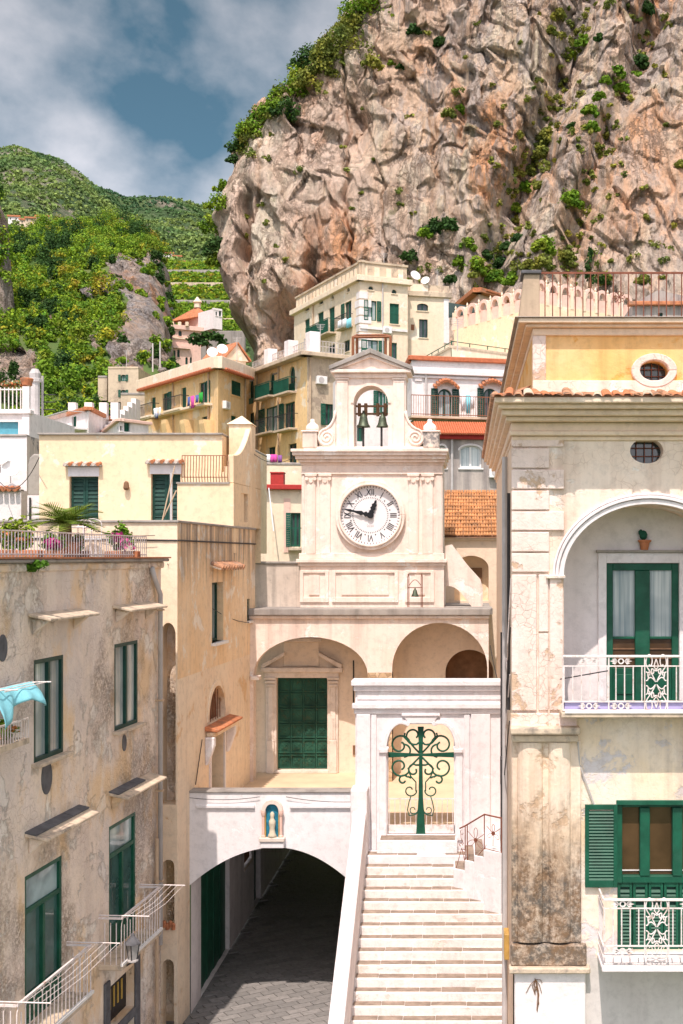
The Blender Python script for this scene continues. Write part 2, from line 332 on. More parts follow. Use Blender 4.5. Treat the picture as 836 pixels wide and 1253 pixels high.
# rock
def rock(name, k=1.0, tint=1.0, wb=(1.02, .95, .88)):
    N = NB(name); T = lambda c: tuple(min(.95, x*tint*q) for x, q in zip(c, wb))
    big = N.ramp(N.noise(.022*k, 5, .55, vec=N.map((1, .5, .6))), [(.44, 0), (.58, 1)])
    c = N.mix(big, T((.90, .62, .45)), T((.80, .64, .54)))
    c = N.mix(N.ramp(N.noise(.10*k, 9, .68, vec=N.map((1.3, 1, .6), (0, 0, 0), (0, .5, 0))), [(.48, 0), (.62, .9)]), c, T((.94, .78, .65)))
    ora = N.ramp(N.noise(.05*k, 8, .66, vec=N.map((1.2, 1, .7), (31, 7, 3))), [(.52, 0), (.64, .9)]); c = N.mix(ora, c, T((.84, .45, .25)))
    zone = N.ramp(N.noise(.03*k, 4, .6, vec=N.map((1, .5, .8), (3, 51, 8))), [(.42, .25), (.58, 1)])
    st = N.ramp(N.noise(1.0, 8, .7, vec=N.map((.42*k, .3*k, .035*k), (0, 0, 0), (0, .12, 0))), [(.46, 0), (.56, .9)]); c = N.mix(N.math('MULTIPLY', st, zone), c, T((.60, .55, .53)))
    st2 = N.ramp(N.noise(1.0, 7, .7, vec=N.map((1.1*k, .8*k, .05*k), (9, 0, 0), (0, .05, 0))), [(.54, 0), (.62, .8)]); c = N.mix(N.math('MULTIPLY', st2, zone), c, T((.30, .28, .29)))
    cr = N.ramp(N.noise(.5*k, 10, .8, vec=N.map((1.5, 1, .5), (0, 0, 0), (0, .5, 0))), [(.40, .68), (.48, 1.0)]); c = N.mix(1.0, c, cr, 'MULTIPLY')
    w = N.n('ShaderNodeVectorMath', operation='MULTIPLY_ADD'); nq = N.n('ShaderNodeTexNoise'); nq.inputs['Scale'].default_value = .30*k; nq.inputs['Detail'].default_value = 7; nq.inputs['Roughness'].default_value = .65
    N.l(N.pos, nq.inputs['Vector']); N.l(nq.outputs['Color'], w.inputs[0]); w.inputs[1].default_value = (4.5, 4.5, 4.5); N.l(N.map((1.3, .5, .55), (0, 0, 0), (0, .5, 0)), w.inputs[2])
    e1 = N.ramp(N.vor(.24*k, 'DISTANCE_TO_EDGE', vec=w.outputs[0]), [(.0, 1), (.05, 0)]); e2 = N.ramp(N.vor(.7*k, 'DISTANCE_TO_EDGE', vec=w.outputs[0]), [(.0, .85), (.07, 0)])
    ek = N.math('MULTIPLY', N.math('MAXIMUM', e1, e2), N.ramp(N.noise(.12*k, 4, .6, vec=N.map((1, 1, 1), (3, 3, 3))), [(.42, .08), (.58, .8)])); c = N.mix(ek, c, T((.34, .25, .20)))
    p1 = N.vor(.45*k, 'F1', vec=w.outputs[0], out='Color'); p2 = N.vor(1.2*k, 'F1', vec=w.outputs[0], out='Color')
    g1 = N.ramp(p1, [(0, .90), (1, 1.0)]); c = N.mix(1.0, c, g1, 'MULTIPLY'); c = N.mix(1.0, c, N.ramp(p2, [(0, .92), (1, 1.0)]), 'MULTIPLY')
    gr = N.ramp(N.noise(.16*k, 7, .7), [(.61, 0), (.67, .55)]); c = N.mix(gr, c, (.20, .21, .09))
    N.col(c); h = N.math('ADD', N.math('MULTIPLY', N.ramp(p1, [(0, 0), (1, 1)]), .4), N.math('ADD', N.math('MULTIPLY', N.ramp(p2, [(0, 0), (1, 1)]), .22), N.noise(.6*k, 11, .76, vec=N.map((1.2, 1, .6), (0, 0, 0), (0, .45, 0))))); h = N.math('SUBTRACT', h, N.math('MULTIPLY', ek, .4))
    N.bump(h, 1.0, 1.3/k); N.b.inputs['Roughness'].default_value = .95; N.b.inputs['Specular IOR Level'].default_value = .05
rock('rock_cliff', 1.0, 1.12); rock('rock_grey', 1.3, .72, (.92, .97, 1.02))
def foliage(name, cols, sc, hue=.0):
    N = NB(name); a = N.noise(sc, 4, .6); stops = [(.30+.40*i/(len(cols)-1), c) for i, c in enumerate(cols)]
    c = N.ramp(a, stops); ri = N.n('ShaderNodeNewGeometry').outputs['Random Per Island']
    c = N.mix(1.0, c, N.ramp(ri, [(0, .55), (1, 1.45)]), 'MULTIPLY'); N.col(c); N.b.inputs['Roughness'].default_value = .75
    tr = N.n('ShaderNodeBsdfTranslucent'); N.l(c, tr.inputs[0]); ms = N.n('ShaderNodeMixShader'); ms.inputs[0].default_value = .25
    N.l(N.b.outputs[0], ms.inputs[1]); N.l(tr.outputs[0], ms.inputs[2]); N.l(ms.outputs[0], N.t.nodes['Material Output'].inputs[0])
foliage('leaf_wood', [(.03, .10, .02), (.10, .24, .02), (.27, .38, .02), (.07, .17, .02), (.40, .38, .02), (.30, .19, .05)], .28)
foliage('leaf_far', [(.06, .14, .07), (.13, .23, .08), (.25, .33, .09), (.10, .18, .085)], .014)
foliage('leaf_shrub', [(.08, .13, .03), (.20, .23, .04), (.36, .32, .05)], .30); foliage('leaf_dark', [(.025, .07, .02), (.06, .13, .02)], .5)
foliage('leaf_bright', [(.07, .18, .015), (.17, .29, .02), (.28, .32, .03)], .4); foliage('leaf_palm', [(.10, .19, .02), (.24, .29, .04)], 3.0); foliage('petal', [(.50, .03, .22), (.62, .08, .30)], 9)
foliage('petal_mixed', [(.7, .5, .35), (.55, .15, .05), (.05, .14, .02), (.75, .7, .6)], 8)
N = NB('hill_soil'); c = N.mix(N.ramp(N.noise(.05, 6, .6), [(.4, 0), (.6, 1)]), (.07, .12, .03), (.15, .16, .06)); N.col(c)
N = NB('mountain_soil')
c = N.mix(N.ramp(N.noise(.010, 7, .6), [(.42, 0), (.6, 1)]), (.08, .15, .06), (.15, .22, .08)); c = N.mix(N.ramp(N.noise(.014, 8, .65, vec=N.map((1, .6, 1.5), (9, 4, 2))), [(.53, 0), (.62, 1)]), c, (.42, .37, .29))
c = N.mix(N.ramp(N.noise(.05, 6, .7), [(.35, .6), (.65, 1.1)]), (0, 0, 0), c); N.col(c); N.bump(N.noise(.12, 8, .75), 1.0, 8)

plaster('chimney_tan', (.58, .44, .31), (.50, .38, .28), (.22, .17, .14), .5, bump=.3)

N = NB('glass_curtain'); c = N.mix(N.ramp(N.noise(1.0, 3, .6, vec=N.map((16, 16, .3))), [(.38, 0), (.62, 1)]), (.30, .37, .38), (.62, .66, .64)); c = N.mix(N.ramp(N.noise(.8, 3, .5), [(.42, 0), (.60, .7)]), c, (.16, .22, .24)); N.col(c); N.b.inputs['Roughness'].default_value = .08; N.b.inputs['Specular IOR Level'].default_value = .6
# ------------------------------------------------------------ generic parts
def shutter_mesh(mb, fr, a, b, z0, z1, o, t=.045, n=None, inner=True):
    w = min(.07, (b-a)*.16); n = n or max(6, int((z1-z0)/.11))
    mb.fb(fr, a, a+w, o, o+t, z0, z1); mb.fb(fr, b-w, b, o, o+t, z0, z1)
    for q in (z0, (z0+z1)/2-w/2, z1-w): mb.fb(fr, a+w, b-w, o+.002, o+t-.002, q, q+w)
    for i in range(n):
        z = z0+w+(z1-z0-2*w)*(i+.2)/n; h = (z1-z0-2*w)/n*.78
        mb.hexa([fr.pt(a+w, o+t-.004, z), fr.pt(b-w, o+t-.004, z), fr.pt(b-w, o+t-.016, z), fr.pt(a+w, o+t-.016, z),
                 fr.pt(a+w, o+.016, z+h), fr.pt(b-w, o+.016, z+h), fr.pt(b-w, o+.004, z+h), fr.pt(a+w, o+.004, z+h)])
def casement(root, fr, a, b, z0, z1, dep, fm, pm, leaves=2, rise=0, bars=0, fw=.06, name='window', rail=0, panel=0, panemat2=None):
    "window frame closing an opening at o=-dep, with one pane per leaf"
    m = MB(); o0, o1 = -dep-.01, -dep+.06; w = fw
    zt = z1-rise
    m.fb(fr, a, a+w, o0, o1, z0, z1-rise); m.fb(fr, b-w, b, o0, o1, z0, z1-rise); m.fb(fr, a+w, b-w, o0, o1, z0, z0+w)
    if rise: m.arc(fr, (a+b)/2, zt, ((b-a)/2-w, rise-w), ((b-a)/2+.01, rise+.01), 0, pi, o0, o1, 12)
    else: m.fb(fr, a+w, b-w, o0, o1, z1-w, z1)
    lw = (b-a-2*w)/leaves; ztop = z1-w if not rise else z1-rise*.15
    if rail: m.fb(fr, a+w, b-w, o0, o1-.005, rail-w/2, rail+w/2)
    for k in range(1, leaves): m.fb(fr, a+w+lw*k-w*.6, a+w+lw*k+w*.6, o0, o1+.01, z0+w, (rail-w/2 if rail else ztop))
    for k in range(leaves):
        if panel: m.fb(fr, a+w+lw*k+w*.7, a+w+lw*(k+1)-w*.7, o0, o1-.02, z0+w, z0+w+panel)
        for q in range(1, bars+1):
            z = z0+w+panel+(ztop-z0-w-panel)*q/(bars+1); m.fb(fr, a+w+lw*k+w*.6, a+w+lw*(k+1)-w*.6, o0+.01, o1-.015, z-.015, z+.015)
    W_ = m.build(name, fm, root, bevel=.004)
    if rail:
        MB().fb(fr, a+w*.5, b-w*.5, o0-.03, o0+.015, rail, ztop+.0).build('pane', panemat2 or pm, W_); ztop = rail
    for k in range(leaves):
        p = MB()
        if rise and not rail:
            pl = [(a+w*.5, z0+w*.5), (b-w*.5, z0+w*.5)]+[((a+b)/2+((b-a)/2-w*.5)*math.cos(pi*i/12), zt+(rise-w*.5)*math.sin(pi*i/12)) for i in range(13)]
            p.prism(fr, pl, o0-.03, o0+.015); p.build('pane', pm, W_); break
        p.fb(fr, a+w+lw*k, a+w+lw*(k+1)-.001, o0-.03, o0+.015, z0+w+panel*.9, ztop-.001); p.build('pane', pm, W_)
    return W_
def shutters(root, fr, a, b, z0, z1, dep, mat, mode='closed', n=None):
    m = (a+b)/2
    if mode == 'closed':
        for q0, q1 in ((a, m-.005), (m+.005, b)):
            s_ = MB(); shutter_mesh(s_, fr, q0, q1, z0, z1, -dep+.03, n=n); s_.build('shutter', mat, root)
    else:
        h = (b-a)/2
        for q0, q1, s in ((a-h, a-.01, 'l'), (b+.01, b+h, 'r')):
            if mode in ('open', s):
                s_ = MB(); shutter_mesh(s_, fr, q0, q1, z0, z1, .03, n=n); s_.build('shutter', mat, root)
def spiral(cs, cz, r0, r1, a0, a1, n=22):
    return [(cs+(r0+(r1-r0)*i/n)*math.cos(a0+(a1-a0)*i/n), cz+(r0+(r1-r0)*i/n)*math.sin(a0+(a1-a0)*i/n)) for i in range(n+1)]
def bez(p0, p1, p2, p3, n=12):
    r = []
    for i in range(n+1):
        t = i/n; u = 1-t
        r.append(tuple(u*u*u*p0[k]+3*u*u*t*p1[k]+3*u*t*t*p2[k]+t*t*t*p3[k] for k in (0, 1)))
    return r
def ftube(mb, fr, pts, o, r, n=5): return mb.tube([fr.pt(a, o, z) for a, z in pts], r, n)
def bars(root, fr, a0, a1, o, z0, z1, step, r, mat, name='baluster', skip=()):
    n = max(1, round((a1-a0)/step)); me = None
    for i in range(n+1):
        a = a0+(a1-a0)*i/n
        if any(x0 < a < x1 for x0, x1 in skip): continue
        q = fr.pt(a, o, z0)
        if me is None:
            t = MB().tube([(0, 0, 0), (0, 0, z1-z0)], r, 6); me = bpy.data.meshes.new(name); me.from_pydata(t.v, [], t.f)
        link(name, me, mat, root, q)
def text(name, s, size, mat, parent, loc, rot, depth=.006, **props):
    cu = bpy.data.curves.new(name, 'FONT'); cu.body = s; cu.size = size; cu.extrude = depth; cu.align_x = 'CENTER'; cu.align_y = 'CENTER'
    t = bpy.data.objects.new('tmp', cu); COL.objects.link(t); dg = bpy.context.evaluated_depsgraph_get()
    me = bpy.data.meshes.new_from_object(t.evaluated_get(dg)); me.name = name; COL.objects.unlink(t); bpy.data.objects.remove(t); me.materials.clear()
    return link(name, me, mat, parent, loc, rot=rot, **props)

# ------------------------------------------------------------ ground and street
g = MB(); g.quad((-4000, -60, -.25), (4000, -60, -.25), (4000, 5000, -.25), (-4000, 5000, -.25)); g.build('ground', 'hill_soil', kind='structure')
XL, XS = -6.77, -2.7             # street walls
st = MB().box(XL-1, 1.2, 8, 60, -.2, -.02).build('street', 'joint', kind='structure')
pavers = []
ca, sa_ = math.cos(rad(33)), math.sin(rad(33)); pw, ph = .52, .26
for i in range(-60, 60):
    for j in range(-90, 90):
        u = (i+(.5 if j % 2 else 0))*pw; v = j*ph; x = u*ca-v*sa_-4.5; y = u*sa_+v*ca+34
        if XL+.15 < x < XS-.1 and 27.6 < y < 46: pavers.append((y, x))
pavers.sort()
pm = MB().box(-pw/2+.012, pw/2-.012, -ph/2+.012, ph/2-.012, 0, .035); pme = bpy.data.meshes.new('paving_stone'); pme.from_pydata(pm.v, [], pm.f)
rest = MB()
for k, (y, x) in enumerate(pavers):
    if k < 298: link('paving_stone', pme, 'paving', st, (x, y, -.022+random.uniform(0, .008)), rot=(0, 0, rad(33)), bevel=0)
    else:
        b0 = len(rest.v); rest.v += [Vector((x+q.x*ca-q.y*sa_, y+q.x*sa_+q.y*ca, q.z-.02)) for q in pm.v]; rest.f += [tuple(i+b0 for i in f) for f in pm.f]
if rest.v: rest.build('paving_field', 'paving', st, kind='stuff')

# ------------------------------------------------------------ bridge over the lane with terrace
br = thing('arched_bridge', 'whitewashed low arch bridge spanning the lane beneath the church terrace', 'bridge', (-4.7, 30, 0))
fb_ = front(30.0); ZT, ZP = 4.5, 5.42
sL, sR = XL-.12, -2.55
m = MB(); cs, zc = PX(338, 30), None
def arch_z(x): # segmental curve read from the photograph
    t = (x-cs)/(PX(232, 30)-cs); t2 = (x-cs)/(PX(428, 30)-cs)
    return 4.08-(.93*t*t if t > 0 else .82*t2*t2)
n = 36
for i in range(n):
    a, b = sL+(sR-sL)*i/n, sL+(sR-sL)*(i+1)/n; za, zb = arch_z(a), arch_z(b)
    m.quad((a, 30, za), (b, 30, zb), (b, 30, ZP), (a, 30, ZP))
    m.quad((a, 30, za), (b, 30, zb), (b, 52, zb), (a, 52, za))
m.quad((sL, 30, ZP), (sR, 30, ZP), (sR, 30.38, ZP), (sL, 30.38, ZP)); m.quad((sL, 30.38, ZP), (sR, 30.38, ZP), (sR, 30.38, ZT-.3), (sL, 30.38, ZT-.3))
m.build('arch_wall', 'bridge_plaster', br)
z985 = PZ(986, 30)
for x0, x1 in ((240, 312), (355, 437)):
    MB().box(PX(x0, 30), PX(x1, 30), 29.93, 30.05, z985-.05, z985+.03).build('ledge', 'bridge_plaster', br, bevel=.015, seg=2)
MB().box(sL, sR, 29.96, 30.42, ZP, ZP+.05).build('coping', 'concrete', br, bevel=.015)
MB().box(sL, .9, 30.38, 38.05, ZT-.35, ZT).build('terrace_floor', 'soil_floor', br)
lf = Fr((XL, 30.02), (XL, 52)); m = MB()
gs0, gs1, gz0, gz1 = lf.box(246, 281, 1085, 1214); gz0 = .02; gz1 = 3.35
op = [(gs0, gs1, gz0, gz1, 0, .22)]
w0 = lf.box(299, 308, 1070, 1103); op.append((w0[0], w0[1], 1.75, 2.55, 0, .1))
d0 = lf.box(311, 319, 1046, 1115); op.append((d0[0], d0[1], .02, 2.6, 0, .2))
wall(m, lf, 0, lf.len, 0, 4.6, op); m.build('lane_wall', 'white_house', br)
gd = MB(); nb = 9
for i in range(nb):
    a = gs0+(gs1-gs0)*i/nb; MB().fb(lf, a+.006, gs0+(gs1-gs0)*(i+1)/nb-.006, -.2, -.12+.012*(i % 2), gz0, gz1).build('door_plank', 'green_paint', br)
MB().fb(lf, d0[0], d0[1], -.25, -.16, 0, 2.6).build('door', 'green_dark', br)
MB().fb(lf, w0[0]+.04, w0[1]-.04, -.09, -.06, 1.8, 2.5).build('notice_board', 'brown_wood', br)
MB().fb(lf, w0[0]-.08, w0[1]+.08, .003, .03, 1.66, 1.74).build('sill', 'marble', br)
MB().box(XS, XS+.3, 28.6, 52, 0, 3.2).build('lane_wall', 'white_house', br)
# shrine
sh = thing('wall_shrine', 'small pointed gothic shrine with pink columns and blue niche on the bridge', 'shrine', P(333, 1026, 29.9))
fs = front(29.93); c0 = PX(333.5, 29.93)
def sz(py): return PZ(py, 29.93)
def sx(px): return PX(px, 29.93)
def ogive(hw, zs, zt, n=10):
    return [(hw*math.cos(t*pi/2)**.8, zs+(zt-zs)*math.sin(t*pi/2)) for t in [i/n for i in range(n+1)]]
o_out = ogive(.255, sz(993), sz(978.5)); o_in = ogive(.165, sz(993), sz(983)); z0 = sz(1024)
m = MB()
for sgn in (1, -1):
    for i in range(10):
        q = [(c0+sgn*o_in[i][0], o_in[i][1]), (c0+sgn*o_out[i][0], o_out[i][1]), (c0+sgn*o_out[i+1][0], o_out[i+1][1]), (c0+sgn*o_in[i+1][0], o_in[i+1][1])]
        m.prism(fs, q, -.1, .10)
m.build('arch_frame', 'marble', sh)
for sgn in (1, -1):
    x = c0+sgn*.215; q = fs.pt(x, .05, z0)
    MB().lathe(q, [(.05, 0), (.05, .04), (.036, .06), (.034, .5), (.05, .54), (.062, .6), (.062, .66)], 12).build('column', 'pink_house', sh, smooth=False)
    MB().fb(fs, c0+sgn*.165-.012, c0+sgn*.165+.012, -.08, .06, z0, sz(993)).build('jamb', 'gilt', sh)
MB().fb(fs, c0-.16, c0+.16, -.02, -.005, z0, sz(984)).build('niche', 'niche_blue', sh)
MB().fb(fs, c0-.31, c0+.31, -.06, .14, z0-.10, z0).build('sill', 'marble', sh, bevel=.015)
MB().fb(fs, c0-.29, c0+.29, -.06, .10, z0-.26, z0-.10).build('bracket', 'bridge_plaster', sh, bevel=.015)
stt = MB().lathe(fs.pt(c0, .03, z0), [(.11, 0), (.10, .06), (.075, .10), (.065, .22), (.085, .32), (.08, .40), (.05, .44), (.045, .47), (.055, .53), (.05, .58), (.02, .62)], 12).build('saint_statue', 'skin_stone', smooth=True)
tag(stt, 'small pale robed saint statue standing in the blue shrine niche', 'statue')

# ------------------------------------------------------------ stairs up to the gate
sr = thing('staircase', 'wide whitewashed outdoor staircase with brown stone treads climbing to the gate', 'staircase', (-.8, 27, 0))
X0, X1 = -2.39, .80; R_, T_ = .185, .30; Y0, Z0 = 28.55, 3.97
for k in range(-1, 20):
    z = Z0-R_*k; yf = Y0-T_*k; x1 = X1
    yb = yf+T_+.05 if k >= 0 else 29.3
    MB().box(X0, x1, yf+.012+random.uniform(-.006, .006), yb, max(0, z-R_*1.0)-.03 if k < 19 else 0, z-.012).build('step', 'step_white', sr, bevel=.02, seg=2)
    n = 6; xs = [X0+.02]
    while xs[-1] < X1-.3: xs.append(xs[-1]+random.uniform(.42, .75))
    xs[-1] = X1-.02
    for i in range(len(xs)-1):
        MB().box(xs[i]+.004, xs[i+1]-.004, yf+.065+random.uniform(-.02, .02), yf+T_-random.uniform(.0, .02) if k >= 0 else yf+.42, z-.02, z+random.uniform(-.004, .006)).build('tread_stone', 'step_stone', sr, bevel=.006)
MB().box(X0, X1, Y0+.3, 29.4, 3.6, Z0+R_+.002).build('landing', 'white_plaster', sr, bevel=.012)
MB().box(PX(462, 29.3), PX(560, 29.3), 29.05, 29.5, Z0+R_, ZT-.03).build('threshold', 'white_plaster', sr, bevel=.015)
MB().box(PX(466, 29.3), PX(557, 29.3), 29.1, 29.48, ZT-.03, ZT).build('tread_stone', 'step_stone', sr)
# left parapet
px0, px1 = -2.70, -2.385; sl_ = R_/T_
def pz(y): return 4.95-sl_*(28.5-y)
m = MB(); ys = [20.6, 28.95]
m.hexa([(px0, 20.6, 0), (px1, 20.6, 0), (px1, 28.95, 0), (px0, 28.95, 0), (px0, 20.6, max(.4, pz(20.6))), (px1, 20.6, max(.4, pz(20.6))), (px1, 28.95, pz(28.95)), (px0, 28.95, pz(28.95))])
m.build('parapet', 'white_plaster', sr, bevel=.05, seg=3)
MB().box(-2.76, -2.36, 28.9, 29.5, 3.2, PZ(965, 29)).build('parapet_post', 'white_plaster', sr, bevel=.04, seg=2)
# right block with small side steps and railing
A_, B_ = Vector((PX(555, 28.2), 28.2)), Vector((PX(614, 27.35), 27.35)); fk = Fr(A_, B_)
steps = [(0, .33, PZ(1064, 28.1)), (.33, .60, PZ(1052.5, 28)), (.60, .87, PZ(1047, 27.8)), (.87, fk.len, PZ(1040.5, 27.6))]
for a, b, z in steps:
    q = [fk.pt(a, 0, 0).to_2d(), fk.pt(b, 0, 0).to_2d(), (fk.pt(b, 0, 0).x, 29.45), (fk.pt(a, 0, 0).x, 29.45)]
    MB().plan([tuple(v) for v in q], 2.2, z).build('side_step', 'bridge_plaster', sr, bevel=.012)
    if a < .8:
        q = [fk.pt(a+.02, -.04, 0).to_2d(), fk.pt(b-.02, -.04, 0).to_2d(), (fk.pt(b-.02, 0, 0).x, 29.4), (fk.pt(a+.02, 0, 0).x, 29.4)]
        MB().plan([tuple(v) for v in q], z-.02, z+.012).build('tread_stone', 'step_stone', sr)
rl = thing('stair_railing', 'rusty wrought iron railing with flower motifs on the small side steps', 'railing', fk.pt(.5, 0, 4.2))
zb = [z for _, _, z in steps]
pA, pB, pC = (.32, zb[0]), (.87, zb[3]), (fk.len-.03, zb[3]-.03)
tA, tB, tC = (.32, PZ(1012, 27.9)), (.87, PZ(997.5, 27.6)), (fk.len-.02, PZ(1001, 27.4))
m = MB(); ftube(m, fk, [(.16, tA[1]-.08), tA, tB, tC], -.03, .018, 6); m.build('handrail', 'rust_iron', rl)
for a, b in ((pA, tA), ((.38, pA[1]), (.38, tA[1]+.03)), (pB, tB), (pC, tC)):
    m = MB(); ftube(m, fk, [a, b], -.03, .013); m.build('post', 'rust_iron', rl)
m = MB(); ftube(m, fk, [(.38, pA[1]+.06), (.87, zb[3]+.03), (fk.len-.03, zb[3])], -.03, .009); m.build('bottom_rail', 'rust_iron', rl)
for c_, z_, r_ in ((.62, (pA[1]+tB[1])/2+.06, .30), (1.12, (zb[3]+tB[1])/2+.0, .22)):
    m = MB(); m.disc(fk, c_, z_, .045, -.045, -.015, 14); m.build('rosette', 'rust_iron', rl)
    for i in range(6):
        a = pi/3*i+.5; m = MB()
        e1, e2 = (c_+r_*math.cos(a), z_+r_*1.25*math.sin(a)), (c_, z_)
        if i % 2: ftube(m, fk, bez(e2, (c_+r_*1.25*math.cos(a-.5), z_+r_*1.4*math.sin(a-.5)), (c_+r_*1.25*math.cos(a+.5), z_+r_*1.4*math.sin(a+.5)), e2), -.03, .006, 4); m.build('petal', 'rust_iron', rl)
        else: ftube(m, fk, [e2, e1], -.03, .007, 4); m.build('spoke', 'rust_iron', rl)
m = MB(); ftube(m, fk, spiral(.24, tA[1]-.17, .07, .015, pi*.6, pi*.6+4.5), -.03, .007, 4); ftube(m, fk, [(.19, tA[1]-.12), (.20, tA[1]-.3), (.27, tA[1]-.42)], -.03, .007, 4)
ftube(m, fk, spiral(.19, tA[1]-.46, .06, .015, 0, 5), -.03, .007, 4); ftube(m, fk, [(.22, tA[1]-.52), (.06, pA[1]+.02)], -.03, .007, 4); ftube(m, fk, [(.22, tA[1]-.52), (.31, pA[1]+.2)], -.03, .007, 4); ftube(m, fk, spiral(.27, tA[1]-.58, .05, .012, 0, 5), -.03, .007, 4)
m.build('scroll', 'rust_iron', rl)

# ------------------------------------------------------------ gate wall
GY = 29.5; gw = thing('gate_portal', 'white plaster gate wall with moulded cornice at the head of the stairs', 'gate wall', (-1, GY, 4.4))
fg = front(GY); gx = lambda p: PX(p, GY); gz = lambda p: PZ(p, GY)
o0, o1 = gx(474), gx(556.5); zs, zt = gz(914), gz(886)
# opening with flattened-shoulder top built from two arcs and a flat crown
m = MB(); wall(m, fg, gx(435), gx(613), 3.4, gz(842), [(o0, o1, ZT, zt, 0, .42)])
hw = (o1-o0)/2; mc = (o0+o1)/2; sw = hw*.42
for sgn in (1, -1):
    pts = [(mc+sgn*(hw-sw)+sgn*sw*math.cos(t), zs-.06+(zt-zs+.06)*math.sin(t)) for t in [pi/2*i/10 for i in range(11)]]
    for i in range(10):
        (a, c), (b, d) = pts[i], pts[i+1]
        m.quad(fg.pt(a, 0.002, c), fg.pt(b, .002, d), fg.pt(b, .002, zt), fg.pt(a, .002, zt)); m.quad(fg.pt(a, 0.002, c), fg.pt(b, .002, d), fg.pt(b, -.42, d), fg.pt(a, -.42, c))
m.quad(fg.pt(gx(435), -.42, 3.4), fg.pt(o0, -.42, 3.4), fg.pt(o0, -.42, zt), fg.pt(gx(435), -.42, zt)); m.quad(fg.pt(o1, -.42, 3.4), fg.pt(gx(613), -.42, 3.4), fg.pt(gx(613), -.42, zt), fg.pt(o1, -.42, zt))
m.quad(fg.pt(gx(435), -.42, zt), fg.pt(gx(613), -.42, zt), fg.pt(gx(613), -.42, gz(842)), fg.pt(gx(435), -.42, gz(842)))
for s_ in (gx(435), gx(613)): m.quad(fg.pt(s_, 0, 3.4), fg.pt(s_, -.42, 3.4), fg.pt(s_, -.42, gz(842)), fg.pt(s_, 0, gz(842)))
m.build('wall', 'white_plaster', gw)
for a, b, y0_, y1_, o_ in ((430.5, 614.5, 832, 838.5, .17), (433, 613.8, 838.5, 845, .10), (437, 613.2, 845, 856, .03), (431.5, 614, 860, 866.5, .14), (433.5, 613.5, 866.5, 873, .07)):
    MB().fb(fg, gx(a), gx(b), -.45 if y0_ < 840 else 0, o_, gz(y1_), gz(y0_)-.002).build('cornice', 'white_plaster', gw, bevel=.018, seg=2)
for a, b, o_ in ((436.5, 453.5, .07), (454.5, 461, .045), (568, 575, .045), (576.5, 600, .07)):
    MB().fb(fg, gx(a), gx(b), 0, o_, 3.6, gz(873.5)).build('pilaster', 'white_plaster', gw, bevel=.014, seg=2)
for a, b in ((464, 473), (557.5, 566.5)): MB().fb(fg, gx(a), gx(b), 0, .05, gz(1028), gz(916)).build('jamb', 'white_plaster', gw, bevel=.014)
for sgn in (1, -1):
    c_ = mc+sgn*(hw-sw); m = MB()
    for ro, oo in ((.12, .06), (.06, .10)): m.arc(fg, c_, zs-.05, (sw+.01, zt-zs+.06), (sw+ro+.04, zt-zs+ro+.06), 0 if sgn > 0 else pi, pi*.62 if sgn > 0 else pi*.38, 0, oo, 14)
    m.build('arch_moulding', 'white_plaster', gw, bevel=.008)
    q = c_+sgn*(sw+.09); MB().fb(fg, q-.11, q+.11, 0, .11, zs-.13, zs-.03).build('impost', 'white_plaster', gw, bevel=.015)
    MB().disc(fg, c_-sgn*sw*.45, zt+.02, .055, 0, .11, 16).build('volute', 'white_plaster', gw, bevel=.01); MB().disc(fg, c_+sgn*(sw-.0), zs-.02, .045, 0, .09, 14).build('volute', 'white_plaster', gw, bevel=.01)
m = MB(); m.prism(fg, [(mc-.42, zt+.20), (mc+.42, zt+.20), (mc+.30, zt+.02), (mc-.30, zt+.02)], 0, .09); m.build('keystone', 'white_plaster', gw, bevel=.012)
MB().fb(fg, mc-.46, mc+.46, 0, .12, zt+.20, zt+.26).build('keystone_cap', 'white_plaster', gw, bevel=.012)
# iron gate with cross
gt = thing('cross_gate', 'green iron gate with a tall flared cross among curling scrolls', 'gate', (mc, GY+.1, ZT))
fo = front(GY+.12); k = (GY+.12)/GY
cx_ = PX(515, GY+.12); qz = lambda p: PZ(p, GY+.12)
MB().prism(fo, [(cx_-.115, qz(1021)), (cx_+.115, qz(1021)), (cx_+.055, qz(975)), (cx_+.042, qz(930)), (cx_+.055, qz(905)), (cx_+.075, qz(889)), (cx_-.075, qz(889)), (cx_-.055, qz(905)), (cx_-.042, qz(930)), (cx_-.055, qz(975))], -.015, .025).build('cross_upright', 'green_paint', gt, bevel=.006)
zc_ = qz(923.5); MB().prism(fo, [(o0+.02, zc_+.065), (o0+.02, zc_-.065), (cx_, zc_-.028), (o1-.02, zc_-.065), (o1-.02, zc_+.065), (cx_, zc_+.028)], -.012, .032).build('cross_arm', 'green_paint', gt, bevel=.006)
def z2(x, y): return (PX(430+x/3.981, GY+.12), qz(820+y/3.981))     # reads a point of an enlarged view
def scroll(pts, r=.025):
    for sgn in (1, -1):
        m = MB(); ftube(m, fo, [(cx_+sgn*(a-cx_), z) for a, z in pts], .008, r, 6); m.build('scroll', 'green_paint', gt, smooth=True)
def zs_(c, r0, r1, a0, a1):
    s = .0063
    return [(a, z) for a, z in spiral(*z2(*c), r0*s, r1*s, a0, a1, 26)]
scroll([z2(346, 402), z2(372, 375), z2(395, 345)]+zs_((440, 365), 40, 12, pi*.85, -pi*1.35))
scroll([z2(415, 305), z2(420, 325), z2(400, 345)])
scroll([z2(340, 345)]+zs_((372, 318), 36, 12, -pi*.6, pi*1.25))
scroll([z2(346, 425), z2(375, 455), z2(400, 480)]+zs_((440, 470), 40, 12, -pi*.85, pi*1.35))
scroll(zs_((420, 392), 24, 24, pi*.5, pi*1.5))
scroll([z2(345, 462), z2(362, 462)]+zs_((372, 488), 24, 8, pi*.5, -pi*1.2))
